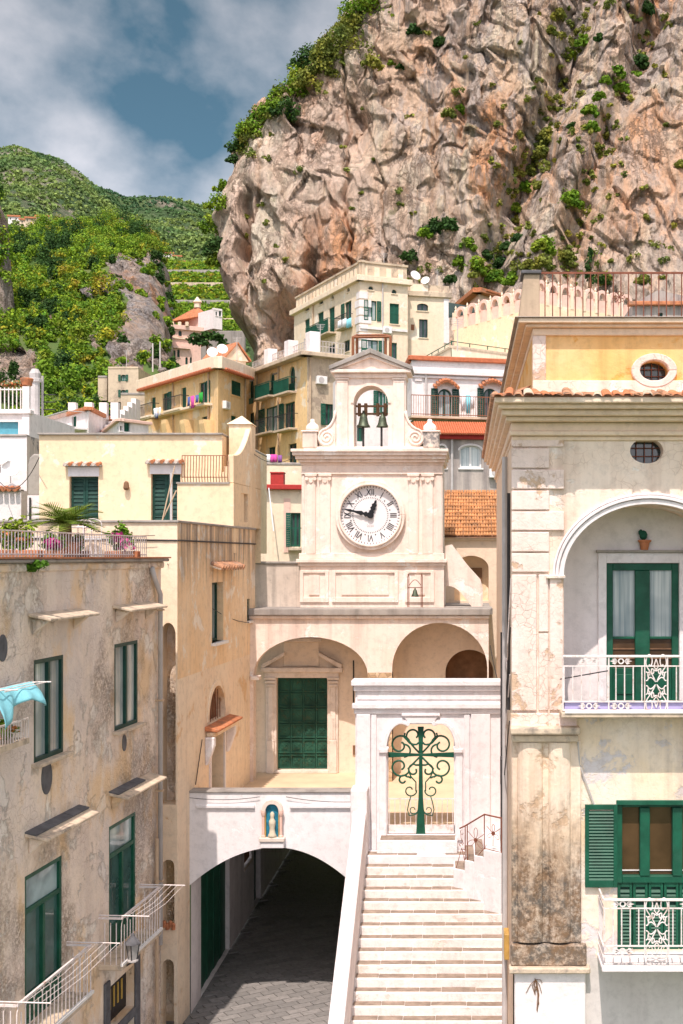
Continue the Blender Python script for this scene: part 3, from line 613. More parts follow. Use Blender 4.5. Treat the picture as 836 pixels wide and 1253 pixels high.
scroll([z2(400, 490), z2(385, 520), z2(362, 545), z2(362, 590)]+zs_((390, 585), 26, 8, pi, pi*2.9), .018)
scroll([z2(385, 525), z2(400, 518)]+zs_((424, 535), 20, 8, pi*.8, -pi*.9))
scroll([z2(385, 610), z2(395, 640), z2(403, 680), z2(395, 708), z2(370, 705), z2(348, 690)], .014)
scroll(zs_((375, 680), 18, 6, pi, pi*3), .012)
z_r = qz(978); nb = 13
for i in range(nb):
    a = o0+.05+(o1-o0-.1)*i/(nb-1)
    if abs(a-cx_) > .07: m = MB(); ftube(m, fo, [(a, ZT+.22), (a, z_r+.0)], .0, .009, 6); m.build('bar', 'white_iron', gt)
MB().fb(fo, o0, o1, -.02, .02, ZT+.02, ZT+.22).build('kick_plate', 'white_iron', gt)
MB().fb(fo, o0, o1, -.012, .012, z_r, z_r+.025).build('mid_rail', 'white_iron', gt)
for a in (o0+.01, o1-.01): MB().fb(fo, a-.012, a+.012, -.02, .02, ZT+.02, gz(905)).build('stile', 'white_iron', gt)

# ------------------------------------------------------------ church: loggia, tower, clock
ch = thing('church', 'cream church with arched loggia and clock tower crowned by a bell gable', 'church', (-2.8, 37, ZT))
LY = 36.5; fl = front(LY); lx = lambda p: PX(p, LY); lz = lambda p: PZ(p, LY)
m = MB(); wall(m, fl, lx(305.5), lx(598), ZT-.3, lz(752), [(lx(310), lx(450), ZT-.2, lz(779.5), lz(779.5)-lz(826), .5), (lx(480), lx(596.5), ZT-.2, lz(762), lz(762)-lz(818), .5)])
m.quad(fl.pt(lx(598), 0, ZT), fl.pt(lx(598), -1.6, ZT), fl.pt(lx(598), -1.6, lz(752)), fl.pt(lx(598), 0, lz(752)))
m.build('loggia_wall', 'church_plaster', ch)
MB().fb(fl, lx(450), lx(480), -.499, .012, ZT, lz(823)).build('rubble_pier', 'rubble', ch)
MB().box(lx(305), .75, LY, 38.2, lz(752), lz(745)).build('loggia_roof', 'concrete', ch)
MB().fb(fl, lx(304.5), lx(600), 0, .16, lz(752)-.02, lz(744.5)).build('cornice', 'concrete', ch, bevel=.02)
MB().fb(fl, lx(305), lx(599), 0, .09, lz(757), lz(752)-.02).build('cornice', 'church_plaster', ch, bevel=.02)
DY = 38.0; fd = front(DY); dx = lambda p: PX(p, DY); dz = lambda p: PZ(p, DY)
da, db, dz0, dz1 = dx(339), dx(401), dz(942), dz(829)
m = MB(); wall(m, fd, dx(300), dx(618), ZT-.3, PZ(745, DY), [(da, db, dz0, dz1, 0, .3), (dx(545), dx(604), dz(860), dz(795), dz(795)-dz(824), .8)])
m.build('back_wall', 'loggia_plaster', ch)
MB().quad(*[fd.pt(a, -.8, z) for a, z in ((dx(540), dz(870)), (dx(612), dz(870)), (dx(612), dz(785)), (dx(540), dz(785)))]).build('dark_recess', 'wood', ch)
MB().fb(fd, da-.05, db+.05, -.01, .14, ZT, dz0).build('door_step', 'marble', ch, bevel=.01)
# bronze door of cast panels
bd = MB().fb(fd, da, db, -.3, -.22, dz0, dz1).build('bronze_door', 'bronze_door', ch)
pc = MB(); w_, h_ = (db-da)/4, (dz1-dz0)/6
pm = MB(); ff = Fr((0, 0), (1, 0)); ff.n = Vector((0, -1))
for a, b, o_, q in ((0, .09, .055, 0), (.91, 1, .055, 0)): pm.fb(ff, w_*a+.012, w_*b+(.012 if a == 0 else -.012), 0, o_, .012, h_-.012)
for a, b in ((.05, .12), (.88, .95)): pm.fb(ff, .012, w_-.012, 0, .05, h_*a-.01, h_*b-.01)
pm.fb(ff, w_*.22, w_*.78, 0, .012, h_*.2, h_*.8)
for i in range(4):
    an = pi/2*i; pm.disc(ff, w_/2+w_*.16*math.cos(an+pi/4), h_/2+h_*.16*math.sin(an+pi/4), w_*.12, .01, .032, 8)
pm.disc(ff, w_/2, h_/2, w_*.11, .01, .045, 10)
pme = bpy.data.meshes.new('door_panel'); pme.from_pydata(pm.v, [], pm.f)
for i in range(4):
    for j in range(6): link('door_panel', pme, 'bronze_door', bd, (da+w_*i, DY+.22, dz0+h_*j))
# stone door case
for sgn, e in ((-1, da), (1, db)):
    a, b = sorted((e, e+sgn*.34)); MB().fb(fd, a, b, 0, .10, ZT, dz(825)).build('door_jamb', 'marble', ch, bevel=.015)
    a, b = sorted((e+sgn*.06, e+sgn*.30)); MB().fb(fd, a, b, .10, .17, ZT, dz(905)).build('plinth', 'marble', ch, bevel=.015)
    a, b = sorted((e+sgn*.10, e+sgn*.26)); MB().fb(fd, a, b, .10, .14, dz(905), dz(840)).build('pilaster', 'marble', ch, bevel=.012)
    for q in range(3):
        a, b = sorted((e+sgn*(.04-.02*q), e+sgn*(.32+.03*q))); MB().fb(fd, a, b, .10, .17+.02*q, dz(840)+q*.11, dz(840)+q*.11+.085).build('capital', 'marble', ch, bevel=.02)
    for q in range(8):
        z = dz(902)+q*.085; MB().disc(fd, e+sgn*.18, z, .03, .14, .155, 10).build('carving', 'marble', ch)
MB().fb(fd, da-.36, db+.36, 0, .14, dz(829), dz(822)).build('lintel', 'marble', ch, bevel=.012)
MB().fb(fd, da-.48, db+.48, 0, .26, dz(822), dz(816)).build('lintel_cornice', 'marble', ch, bevel=.03, seg=2)
zq = dz(816)
for sgn, e in ((-1, da-.46), (1, db+.46)):
    MB().prism(fd, [(e, zq), (e-sgn*.1, zq), (e-sgn*.72, zq+.36), (e-sgn*.72, zq+.48), (e, zq+.1)], 0, .24).build('broken_pediment', 'marble', ch, bevel=.015)
MB().fb(fd, dx(347), dx(391), 0, .06, zq+.02, dz(785)).build('tablet', 'loggia_plaster', ch, bevel=.02)
MB().fb(fd, dx(344), dx(394), 0, .12, dz(785), dz(780)).build('tablet_cornice', 'marble', ch, bevel=.02)
MB().fb(fd, dx(432), dx(433.5), 0, .03, dz(860), dz(808)).build('iron_strip', 'dark_iron', ch)
MB().fb(fd, dx(432), dx(435), 0, .05, dz(923), dz(912)).build('letter_slot', 'wood', ch)
# left reveal niche and corbel
MB().fb(fl, lx(307), lx(318), -.3, .14, lz(832), lz(827)).build('impost', 'church_plaster', ch, bevel=.03, seg=2)
# tower
TY = 37.6; ft = front(TY); tx = lambda p: PX(p, TY); tz = lambda p: PZ(p, TY); TD = 2.6
def tb(name, a, b, yt, yb, o0=-TD, o1=0.0, bev=.015, mat='tower_plaster'):
    return MB().fb(ft, tx(a), tx(b), o0, o1, tz(yb), tz(yt)).build(name, mat, ch, bevel=bev, seg=2)
tb('tower_base', 367.5, 543.5, 692, 746); tb('tower_body', 369, 542, 553, 692, bev=.02)
tb('string_course', 363, 547, 684, 688.5, -TD, .14); tb('string_course', 365, 545, 688.5, 692.5, -TD, .07)
tb('plinth_course', 366, 544, 677, 684, -TD, .04)
for a, b in ((375, 386.5), (391.5, 404.5), (500, 512), (517, 530)):
    tb('pilaster', a, b, 582, 678, 0, .05); tb('capital', a-1.5, b+1.5, 579.5, 583, 0, .09)
    for q in (a, b):
        MB().disc(ft, tx(q)+(.02 if q == a else -.02), tz(586), .055, .02, .12, 14).build('volute', 'tower_plaster', ch)
    MB().disc(ft, tx((a+b)/2), tz(588), .06, .02, .085, 12, rz=.075).build('capital_leaf', 'tower_plaster', ch)
for a, b in ((370, 372.5), (533.5, 541)): tb('pilaster', a, b, 582, 678, 0, .03)
for a, b, yt, yb, o_ in ((369, 542, 577, 580.5, .06), (368, 543.5, 566, 569, .05), (366, 545, 562.5, 566, .16), (362.5, 546, 558, 562.5, .26), (359.5, 547.5, 554, 558, .36), (358, 549, 550.5, 554, .42)):
    tb('cornice', a, b, yt, yb+.05, -TD-.1 if o_ > .1 else 0, o_, .014)
dm = MB().box(-.028, .028, -.0, .10, 0, .075); dme = bpy.data.meshes.new('dentil'); dme.from_pydata(dm.v, [], dm.f)
for i in range(44):
    a = tx(366)+.05+(tx(545)-tx(366)-.1)*i/43; link('dentil', dme, 'tower_plaster', ch, (a, TY-.16-.095, tz(562.4)-.001))
tb('frieze', 370, 541.5, 569, 577, 0, .02)
# base panels
for a, b in ((371.5, 398), (411, 483), (500.5, 527)):
    w_ = 4.5
    for q0, q1, y0_, y1_ in ((a-w_, a, 698, 737), (b, b+w_, 698, 737), (a, b, 698, 701), (a, b, 731, 737)):
        tb('panel_frame', q0, q1, y0_, y1_, 0, .055, .012)
    tb('panel', a+7, b-7, 704, 728, 0, .04, .01)
# clock
CZc = tz(630.5); ccx = tx(453.5); u = TY/F
MB().arc(ft, ccx, CZc, (37*u, 37*u), (42.5*u, 42.5*u), 0, 2*pi, 0, .17, 64).build('clock_ring', 'tower_plaster', ch, bevel=.02, seg=2)
MB().arc(ft, ccx, CZc, (36.2*u, 36.2*u), (38.8*u, 38.8*u), 0, 2*pi, 0, .23, 64).build('clock_ring', 'tower_plaster', ch, bevel=.02, seg=2)
cf = MB().disc(ft, ccx, CZc, 37*u, 0, .06, 64).build('clock_face', 'clock_face', ch)
for i, s in enumerate(['XII', 'I', 'II', 'III', 'IIII', 'V', 'VI', 'VII', 'VIII', 'IX', 'X', 'XI']):
    an = pi/2-pi/6*i; r = 27.6*u
    o = text('numeral', s, .30, 'clock_black', cf, (ccx+r*math.cos(an), TY-.066, CZc+r*math.sin(an)), (pi/2, 0, 0)); o.rotation_euler = (Matrix.Rotation(-(an-pi/2), 4, 'Y')@Matrix.Rotation(pi/2, 4, 'X')).to_euler(); o.scale = (.70, 1.0, 1)
text('lettering', '2020', .11, 'pipe_grey', cf, (ccx, TY-.063, CZc-13*u), (pi/2, 0, 0), .003)
for i in range(60):
    an = 2*pi*i/60; c_, s_ = math.cos(an), math.sin(an)
    for r, l_, w2 in ((33.6*u, .055 if i % 5 else .075, .009), (20.6*u, .04, .008)):
        m = MB(); p = lambda rr, t: (ccx+c_*rr-s_*t, CZc+s_*rr+c_*t)
        m.prism(ft, [p(r, -w2), p(r+l_, -w2), p(r+l_, w2), p(r, w2)], .06, .066); m.build('minute_mark', 'clock_black', cf)
for i in range(12):
    an = 2*pi*(i+.5)/12; MB().disc(ft, ccx+24.6*u*math.cos(an), CZc+24.6*u*math.sin(an), .024, .06, .066, 4).build('minute_mark', 'clock_black', cf)
def hand(an, L_, ws, o_):
    c_, s_ = math.cos(an), math.sin(an); m = MB(); p = lambda r, t: (ccx+c_*r-s_*t, CZc+s_*r+c_*t); n = len(ws)-1
    m.prism(ft, [p(L_*i/n, w) for i, w in enumerate(ws)]+[p(L_*i/n, -w) for i, w in reversed(list(enumerate(ws)))], o_, o_+.015); return m
hand(math.atan2(18.2, 7.2), 20*u, [.05, .05, .085, .045, .09, .055, .08, .03, .04, .005], .11).build('hour_hand', 'clock_black', cf)
hand(math.atan2(7.5, -32.5), 33.5*u, [.045, .04, .085, .035, .07, .055, .04, .03, .03, .045, .03, .02, .005], .135).build('minute_hand', 'clock_black', cf)
MB().disc(ft, ccx, CZc, .10, .06, .16, 16).build('clock_hub', 'clock_black', cf)
# bell gable
BD = .95
tb('gable_base', 371, 537.5, 546.5, 550.5, -BD-.15, .02)
m = MB(); fbg = front(TY+.05); gzf = lambda p: PZ(p, TY+.05); gxf = lambda p: PX(p, TY+.05)
wall(m, fbg, gxf(410.5), gxf(496.5), gzf(548), gzf(458), [(gxf(433), gxf(475), gzf(546.5), gzf(472), gxf(454)-gxf(433), BD)])
wall(m, Fr((0, TY+.05+BD), (1, TY+.05+BD)), gxf(410.5), gxf(496.5), gzf(548), gzf(458), [(gxf(433), gxf(475), gzf(546.5), gzf(472), gxf(454)-gxf(433), 0)])
for p in (410.5, 496.5): m.quad(fbg.pt(gxf(p), 0, gzf(548)), fbg.pt(gxf(p), -BD, gzf(548)), fbg.pt(gxf(p), -BD, gzf(458)), fbg.pt(gxf(p), 0, gzf(458)))
m.build('bell_gable', 'tower_plaster', ch)
for a, b in ((412, 426), (481, 495)):
    MB().fb(fbg, gxf(a), gxf(b), 0, .06, gzf(548), gzf(468)).build('pilaster', 'tower_plaster', ch, bevel=.012)
    for q in range(3): MB().fb(fbg, gxf(a)-.03*q, gxf(b)+.03*q, 0, .07+.02*q, gzf(468)+.075*q, gzf(468)+.075*q+.055).build('capital', 'tower_plaster', ch, bevel=.012)
MB().arc(fbg, gxf(454), gzf(472)-(gxf(454)-gxf(433)), (gxf(454)-gxf(433), gxf(454)-gxf(433)), (gxf(454)-gxf(429.5),)*2, 0, pi, 0, .04, 24).build('archivolt', 'tower_plaster', ch)
MB().fb(fbg, gxf(409.5), gxf(498), -BD-.04, .07, gzf(463), gzf(457)).build('architrave', 'tower_plaster', ch, bevel=.015)
MB().fb(fbg, gxf(405), gxf(503.5), -BD-.1, .22, gzf(457), gzf(453)).build('cornice', 'tower_plaster', ch, bevel=.02, seg=2)
ap = gxf(454); zb_, zt_ = gzf(453), gzf(430)
MB().prism(fbg, [(gxf(409), zb_), (gxf(499.5), zb_), (ap, zt_-.12)], -BD, .05).build('tympanum', 'tower_plaster', ch)
for sgn, e in ((-1, gxf(403.5)), (1, gxf(505))):
    MB().prism(fbg, [(e, zb_-.03), (e, zb_+.10), (ap, zt_+.06), (ap, zt_-.09)], -BD-.12, .27).build('raking_cornice', 'concrete', ch, bevel=.012)
    MB().prism(fbg, [(e-sgn*.07, zb_-.005), (ap, zt_-.092), (ap, zt_-.20), (e-sgn*.25, zb_-.004)], -BD, .17).build('raking_moulding', 'tower_plaster', ch, bevel=.01)
# volutes, pedestals, urns
for sgn, vc, pa, pb, edge in ((-1, 400, 370.5, 388.5, 410.5), (1, 508.5, 518, 537.5, 496.5)):
    c_, z_ = gxf(vc), gzf(535.5); r = 11.5*u
    m = MB(); m.disc(fbg, c_, z_, r*.98, -.3, .04, 28); m.build('volute', 'tower_plaster', ch, bevel=.01)
    m = MB(); ftube(m, fbg, spiral(c_, z_, r*.94, r*.12, pi/2, pi/2+sgn*(-1)*pi*4.5, 60), .045, .034, 6); m.build('volute_scroll', 'tower_plaster', ch, smooth=True)
    e = gxf(edge); top = gzf(503)
    arc = bez((e, top), (e+sgn*.02, z_+r*1.5), (c_-sgn*r*.2, z_+r*1.1), (c_+sgn*r*.1, z_+r*.9), 10)
    MB().prism(fbg, [(e-sgn*.0, gzf(547))]+arc+[(c_, gzf(547))], -.28, .03).build('volute_sweep', 'tower_plaster', ch)
    m = MB(); ftube(m, fbg, arc, .03, .045, 6); m.build('volute_edge', 'tower_plaster', ch, smooth=True)
    MB().fb(fbg, gxf(pa), gxf(pb), -.6, .1, gzf(548), gzf(529)).build('pedestal', 'stained_plaster', ch, bevel=.02)
    MB().fb(fbg, gxf(pa)-.04, gxf(pb)+.04, -.64, .14, gzf(529), gzf(527)).build('pedestal_cap', 'tower_plaster', ch, bevel=.02)
    q = fbg.pt(gxf((pa+pb)/2+sgn*(-2)), -.2, gzf(527)); MB().lathe(q, [(.20, 0), (.21, .08), (.19, .17), (.14, .22), (.09, .25), (.07, .30), (.08, .34), (.04, .38)], 16).build('urn', 'tower_plaster', ch, smooth=True)
# bells
zz = gzf(500)
beam = thing('bell_hanger', 'dark timber headstock with posts carrying the bells in the gable', 'bell hanger', fbg.pt(gxf(454), -.5, gzf(546)))
for z_ in (gzf(494.5), gzf(504)): MB().fb(fbg, gxf(433.5), gxf(474.5), -.56, -.5, z_-.03, z_+.03).build('beam', 'wood', beam)
for p in (438, 446, 461, 470): MB().fb(fbg, gxf(p)-.05, gxf(p)+.05, -.58, -.48, gzf(507), gzf(491)).build('headstock', 'wood', beam, bevel=.01)
for p in (443.5, 466): m = MB(); m.tube([fbg.pt(gxf(p), -.35, gzf(546)), fbg.pt(gxf(p), -.35, gzf(515))], .035, 8); m.build('post', 'dark_iron', beam)
for p, lb, s in ((443.5, 'left bronze bell with green patina hanging in the bell gable', 1.0), (467, 'right bronze bell with green patina hanging in the bell gable', .92)):
    c_ = fbg.pt(gxf(p), -.42, gzf(521)); b = MB().lathe(c_, [(r*s, z*s) for r, z in ((.215, 0), (.205, .03), (.16, .10), (.135, .20), (.12, .30), (.10, .36), (.05, .40), (.03, .52))], 20).build('bell', 'bronze_bell', smooth=True); tag(b, lb, 'bell')
# small bell frame on the ledge
sf = thing('small_bell_stand', 'thin rusty iron stand with a little green bell on the loggia roof', 'bell stand', P(508, 743, 36.9)); f9 = front(36.9); hx = lambda p: PX(p, 36.9); hz = lambda p: PZ(p, 36.9)
for a in (499, 500.5, 515.5, 517): m = MB(); ftube(m, f9, [(hx(a), hz(743)), (hx(a), hz(706)), (hx(a+(.7 if a in (499, 515.5) else -.7)), hz(702))], 0, .012); m.build('post', 'rust_iron', sf)
m = MB(); ftube(m, f9, [(hx(499), hz(719)), (hx(517), hz(719))], 0, .012); ftube(m, f9, [(hx(501+i*1.4), hz(716)+.16*math.sin(pi*i/10)) for i in range(11)], 0, .01); m.build('crossbar', 'rust_iron', sf)
MB().lathe(f9.pt(hx(508), 0, hz(730)), [(.12, 0), (.11, .03), (.075, .1), (.06, .18), (.03, .22), (.015, .28)], 14).build('little_bell', 'bronze_bell', sf, smooth=True)
# side walls beside the tower
fw_ = front(38.1); wx = lambda p: PX(p, 38.1); wz = lambda p: PZ(p, 38.1)
MB().fb(fw_, wx(311), wx(369), -.5, 0, wz(746), wz(690)).build('stained_wall', 'stained_plaster', ch, bevel=.02)
MB().fb(fw_, wx(310), wx(369), -.6, .06, wz(690), wz(687)).build('wall_coping', 'concrete', ch, bevel=.02)
# flying buttress right of the tower
f2 = front(38.0); bx = lambda p: PX(p, 38); bz = lambda p: PZ(p, 38)
bt = [(bx(545), bz(668)), (bx(553), bz(666)), (bx(571), bz(690)), (bx(588), bz(709)), (bx(591), bz(720)), (bx(590.5), bz(742)), (bx(577), bz(742))]+[(bx(577-28*i/8), bz(742-25*math.sin(pi/2*i/8))) for i in range(1, 9)]+[(bx(545), bz(717))]
MB().prism(f2, bt, -.45, 0).build('buttress', 'stained_plaster' if 0 else 'church_plaster', ch)
MB().box(bx(544), bx(600), 37.4, 41, bz(746), bz(742)).build('side_roof', 'concrete', ch)
# aisle wall with arch and tiled roof
f3 = front(41.0); ax = lambda p: PX(p, 41); az_ = lambda p: PZ(p, 41)
m = MB(); wall(m, f3, ax(540), ax(625), az_(745), az_(657), [(ax(556), ax(598), az_(735), az_(680), .42, .5)]); m.build('aisle_wall', 'cream_stone', ch)
MB().quad(*[f3.pt(a, -.5, z) for a, z in ((ax(550), az_(745)), (ax(605), az_(745)), (ax(605), az_(675)), (ax(550), az_(675)))]).build('recess', 'yellow_plaster', ch)
MB().fb(f3, ax(571), ax(590), -.49, -.4, az_(735), az_(695)).build('dark_doorway', 'wood', ch)
MB().fb(f3, ax(540), ax(626), -.1, .1, az_(661), az_(657)).build('cornice', 'cream_stone', ch, bevel=.02)
rz0, rz1 = az_(657), PZ(601, 46); ry0, ry1 = 40.8, 46.0
m = MB(); nt = 26; n_r = 13
xa, xb = ax(539), ax(630)
for i in range(nt):
    xc = xa+(xb-xa)*(i+.5)/nt; r = (xb-xa)/nt*.5
    for j in range(n_r):
        t0, t1 = j/n_r, (j+1.12)/n_r; jit = random.uniform(-.012, .012)
        vs = []
        for t, lift in ((t0, .05), (t1, 0)):
            for k_ in range(6):
                a = pi*k_/5; vs.append((xc+jit-r*.92*math.cos(a), ry0+(ry1-ry0)*t, rz0+(rz1-rz0)*t+lift+r*.8*math.sin(a)))
        m.add(vs, [(k_, k_+1, k_+7, k_+6) for k_ in range(5)]+[(0, 1, 2, 3, 4, 5)])
m.build('tiled_roof', 'roof_tile_field', ch, kind='stuff')
MB().quad((xa, ry0, rz0-.02), (xb, ry0, rz0-.02), (xb, ry1, rz1-.02), (xa, ry1, rz1-.02)).build('roof_deck', 'tile_old', ch)
# ------------------------------------------------------------ right-hand building
RY = 22.0; rb = thing('corner_house', 'tall cream house with cracked plaster, arched balcony recess and ochre attic on the right', 'house', (3, RY, 0))
fR = front(RY); rx = lambda p: PX(p, RY); rz = lambda p: PZ(p, RY); RX0 = rx(628); RX1 = 7.5; RYB = 34.5
nz = (rx(690), rx(900), rz(868), rz(617), rz(617)-rz(705), 1.3)
ov = (rx(771), rx(812), rz(567), rz(536.5), -1, .35)
lw = (rx(755.5), rx(880), rz(1164), rz(981), 0, .22)
m = MB(); wall(m, fR, RX0, RX1, rz(872), 13.9, [nz, ov]); m.build('wall', 'right_plaster', rb)
m = MB(); wall(m, fR, RX0, RX1, rz(1172), rz(872), [lw]); m.build('wall', 'right_lower_plaster', rb)
m = MB(); wall(m, fR, RX0+.1, RX1, 0, rz(1172), []); m.build('wall', 'grey_base_plaster', rb)
m = MB(); m.quad((RX0, RY, 0), (RX0, RYB, 0), (RX0, RYB, 13.9), (RX0, RY, 13.9)); m.quad((RX1, RY, 0), (RX1, RYB, 0), (RX1, RYB, 15), (RX1, RY, 15)); m.quad((RX0, RYB, 0), (RX1, RYB, 0), (RX1, RYB, 13.9), (RX0, RYB, 13.9))
m.build('side_wall', 'cream_stone', rb)
# quoins
qy = [(549, 573), (575, 598.5), (600.5, 624), (626, 649), (651, 675), (677, 700)]; wide = [0, 1, 0, 1, 0, 0]
for (a, b), w in zip(qy, wide): MB().fb(fR, RX0-.03, rx(690 if w else 672), 0, .07, rz(b), rz(a)).build('quoin', 'quoin_plaster', rb, bevel=.015, seg=2)
MB().fb(fR, RX0-.03, rx(690), 0, .05, rz(547), rz(534)).build('quoin', 'quoin_plaster', rb, bevel=.015)
for a, b, yt, yb, o in ((628, 656.5, 703, 869, .08), (659, 671, 703, 773, .05), (659, 671, 775, 869, .04), (672.5, 689, 706, 869, .06)):
    MB().fb(fR, rx(a)-(.03 if a == 628 else 0), rx(b), 0, o, rz(yb), rz(yt)).build('pier_panel', 'quoin_plaster', rb, bevel=.012)
MB().fb(fR, rx(668), rx(691.5), -.2, .12, rz(708), rz(703.5)).build('impost', 'right_plaster', rb, bevel=.015)
# niche
cxn = (nz[0]+nz[1])/2; hw = (nz[1]-nz[0])/2; rs = nz[4]; zsN = nz[3]-rs
for a, b, o in ((0, .09, .04), (.10, .155, .08), (.165, .205, .05)): MB().arc(fR, cxn, zsN, (hw+a, rs+a), (hw+b, rs+b), 0, pi, 0, o, 40).build('archivolt', 'white_plaster', rb, bevel=.008)
fN = front(RY+1.3); nx = lambda p: PX(p, RY+1.3); nzz = lambda p: PZ(p, RY+1.3)
dr = (nx(742), nx(831), rz(868), nzz(689), 0, .12)
m = MB(); wall(m, fN, nz[0]-.4, nz[1]+.4, nz[2], nz[3]+.2, [dr]); m.build('niche_wall', 'white_house', rb)
MB().quad((nz[0], RY, nz[2]), (nz[1], RY, nz[2]), (nz[1], RY+1.3, nz[2]), (nz[0], RY+1.3, nz[2])).build('niche_floor', 'concrete', rb)
for a, b, z0, z1 in ((dr[0]-.16, dr[0], dr[2], dr[3]+.2), (dr[1], dr[1]+.16, dr[2], dr[3]+.2), (dr[0], dr[1], dr[3], dr[3]+.2)): MB().fb(fN, a, b, 0, .05, z0, z1).build('door_surround', 'white_plaster', rb, bevel=.01)
MB().fb(fN, dr[0]-.2, dr[1]+.2, 0, .13, dr[3]+.2, dr[3]+.25).build('ledge', 'concrete', rb, bevel=.01)
zmid = nzz(779); w = .13; A, B, Z0, Z1 = dr[0], dr[1], dr[2], dr[3]; M_ = (A+B)/2
door = MB()
for a, b, z0, z1, o in ((A, A+w, Z0, Z1, -.03), (B-w, B, Z0, Z1, -.03), (A+w, B-w, Z1-.14, Z1, -.03), (M_-.14, M_+.14, Z0, Z1-.14, -.01), (A+w, M_-.14, zmid-.05, zmid, -.04), (M_+.14, B-w, zmid-.05, zmid, -.04), (A+w, M_-.14, Z0, Z0+.62, -.05), (M_+.14, B-w, Z0, Z0+.62, -.05)): door.fb(fN, a, b, -.12, o, z0, z1)
for a, b in ((A+w+.05, M_-.19), (M_+.19, B-w-.05)): door.fb(fN, a, b, -.05, -.03, Z0+.12, Z0+.5)
door = door.build('balcony_door', 'green_paint', rb, bevel=.01)
for a, b in ((A+w, M_-.14), (M_+.14, B-w)):
    MB().fb(fN, a, b, -.12, -.09, zmid, Z1-.14).build('pane', 'glass_curtain', door); MB().fb(fN, a, b, -.12, -.095, Z0+.62, zmid-.05).build('pane', 'glass_brown', door)
    for z in (.33, .66): MB().fb(fN, a, b, -.09, -.075, Z0+.62+(zmid-Z0-.67)*z-.012, Z0+.62+(zmid-Z0-.67)*z+.012).build('glazing_bar', 'wood', door)
# balconies
def ornament(root, fr, c, z, o, mat, s=1.0):
    m = MB(); m.arc(fr, c, z, (.028*s, .028*s), (.048*s, .048*s), 0, 2*pi, o-.006, o+.006, 12)
    for sg in (1, -1):
        for dz_ in (.03, 0, -.03): m.prism(fr, [(c+sg*.05*s, z), (c+sg*.09*s, z+(.022+dz_)*s), (c+sg*(.17-abs(dz_))*s, z+dz_*s), (c+sg*.09*s, z+(-.022+dz_)*s)], o-.005, o+.005)
    m.build('ornament', mat, root)
def panel_scroll(root, fr, a, b, z0, z1, o, mat):
    c = (a+b)/2; h = z1-z0; w = (b-a)/2; cz = (z0+z1)/2
    for x in (a, b): m = MB(); ftube(m, fr, [(x, z0), (x, z1)], o, .012); m.build('panel_post', mat, root)
    for sx in (1, -1):
        for sz_ in (1, -1):
            def q(pts): return [(c+sx*u*w, cz+sz_*v*h/2) for u, v in pts]
            for pts in (bez((.05, .05), (.3, .2), (.5, .25), (.62, .18))+spiral(.62, .32, .14, .05, -pi/2, pi*1.2, 14), bez((.1, .1), (.5, .5), (.9, .55), (.9, .78))+spiral(.55, .78, .35, .10, 0, pi*1.7, 18),
                        bez((0, .45), (.25, .5), (.45, .6), (.4, .45))+spiral(.28, .45, .12, .05, 0, -pi*1.6, 10), [(0, .5), (.2, .62), (0, .9)], bez((.9, .1), (.6, .05), (.6, .4), (.9, .42))):
                m = MB(); ftube(m, fr, q(pts), o, .011, 5); m.build('scrollwork', mat, root)
bal = MB().fb(fR, rx(684), RX1, -.05, .62, rz(873), rz(866.5)).build('balcony_slab', 'stone_hood', rb, bevel=.015)
MB().fb(fR, rx(688), RX1, .60, .64, rz(866)-.02, rz(866)+.03).build('slab_edge', 'frame_white', bal)
fB = front(RY-.57); bxx = lambda p: PX(p, RY-.57); bzz = lambda p: PZ(p, RY-.57); zt = bzz(803); zm = bzz(815); zl = bzz(858.5); zb = bzz(869)
XA, XB = bxx(689), 7.2; pp = [(bxx(789), bxx(817)), (bxx(893), bxx(921))]
rail = MB().fb(fB, XA, XB, -.025, .025, zt-.02, zt+.02).build('balcony_rail', 'white_iron', rb, bevel=.006)
for z, t in ((zm, .01), (zl, .012), (zb, .014)): MB().fb(fB, XA, XB, -.012, .012, z-t, z+t).build('balcony_rail', 'white_iron', rb)
bars(rb, fB, XA+.02, XA+.02+.151*36, 0, zl, zm, .151, .012, 'white_iron', skip=pp)
for a in (XA, bxx(745)): m = MB(); ftube(m, fB, [(a, zb), (a, zt)], 0, .016); m.build('balcony_post', 'white_iron', rb)
for a, b in pp: panel_scroll(rb, fB, a, b, zb, zt, 0, 'white_iron')
for p in (721, 760, 848):
    for z in ((zt+zm)/2, (zl+zb)/2): ornament(rb, fB, bxx(p), z, 0, 'white_iron', 1.15)
MB().fb(fB, XA+.03, XB, -.04, -.03, zb+.01, zl-.005).build('balcony_screen', 'lilac', rb)
# clothes pole
m = MB(); m.tube([fR.pt(rx(684), .3, rz(829)), fR.pt(rx(738), .75, rz(816))], .012, 6); m.build('drying_pole', 'dark_iron', rb)
# lower balcony
fC = front(RY-.75); cxx = lambda p: PX(p, RY-.75); czz = lambda p: PZ(p, RY-.75); zt = czz(1101); zm = czz(1111.5); zl = czz(1157.5); zb = czz(1170.5)
XA = cxx(738.5); pp = [(cxx(789), cxx(818.5))]
MB().fb(fR, rx(731), RX1, -.05, .8, rz(1170)-.02, rz(1166)).build('balcony_slab', 'white_plaster', rb, bevel=.015)
MB().fb(fC, XA, XB, -.025, .025, zt-.02, zt+.02).build('balcony_rail', 'white_iron', rb, bevel=.006)
for z, t in ((zm, .01), (zl, .012), (zb, .016)): MB().fb(fC, XA, XB, -.012, .012, z-t, z+t).build('balcony_rail', 'white_iron', rb)
bars(rb, fC, XA+.02, XA+.02+.148*36, 0, zl, zm, .148, .012, 'white_iron', skip=pp)
for a, b in pp: panel_scroll(rb, fC, a, b, zb, zt, 0, 'white_iron')
for p in (762, 846):
    for z in ((zt+zm)/2, (zl+zb)/2): ornament(rb, fC, cxx(p), z, 0, 'white_iron', 1.2)
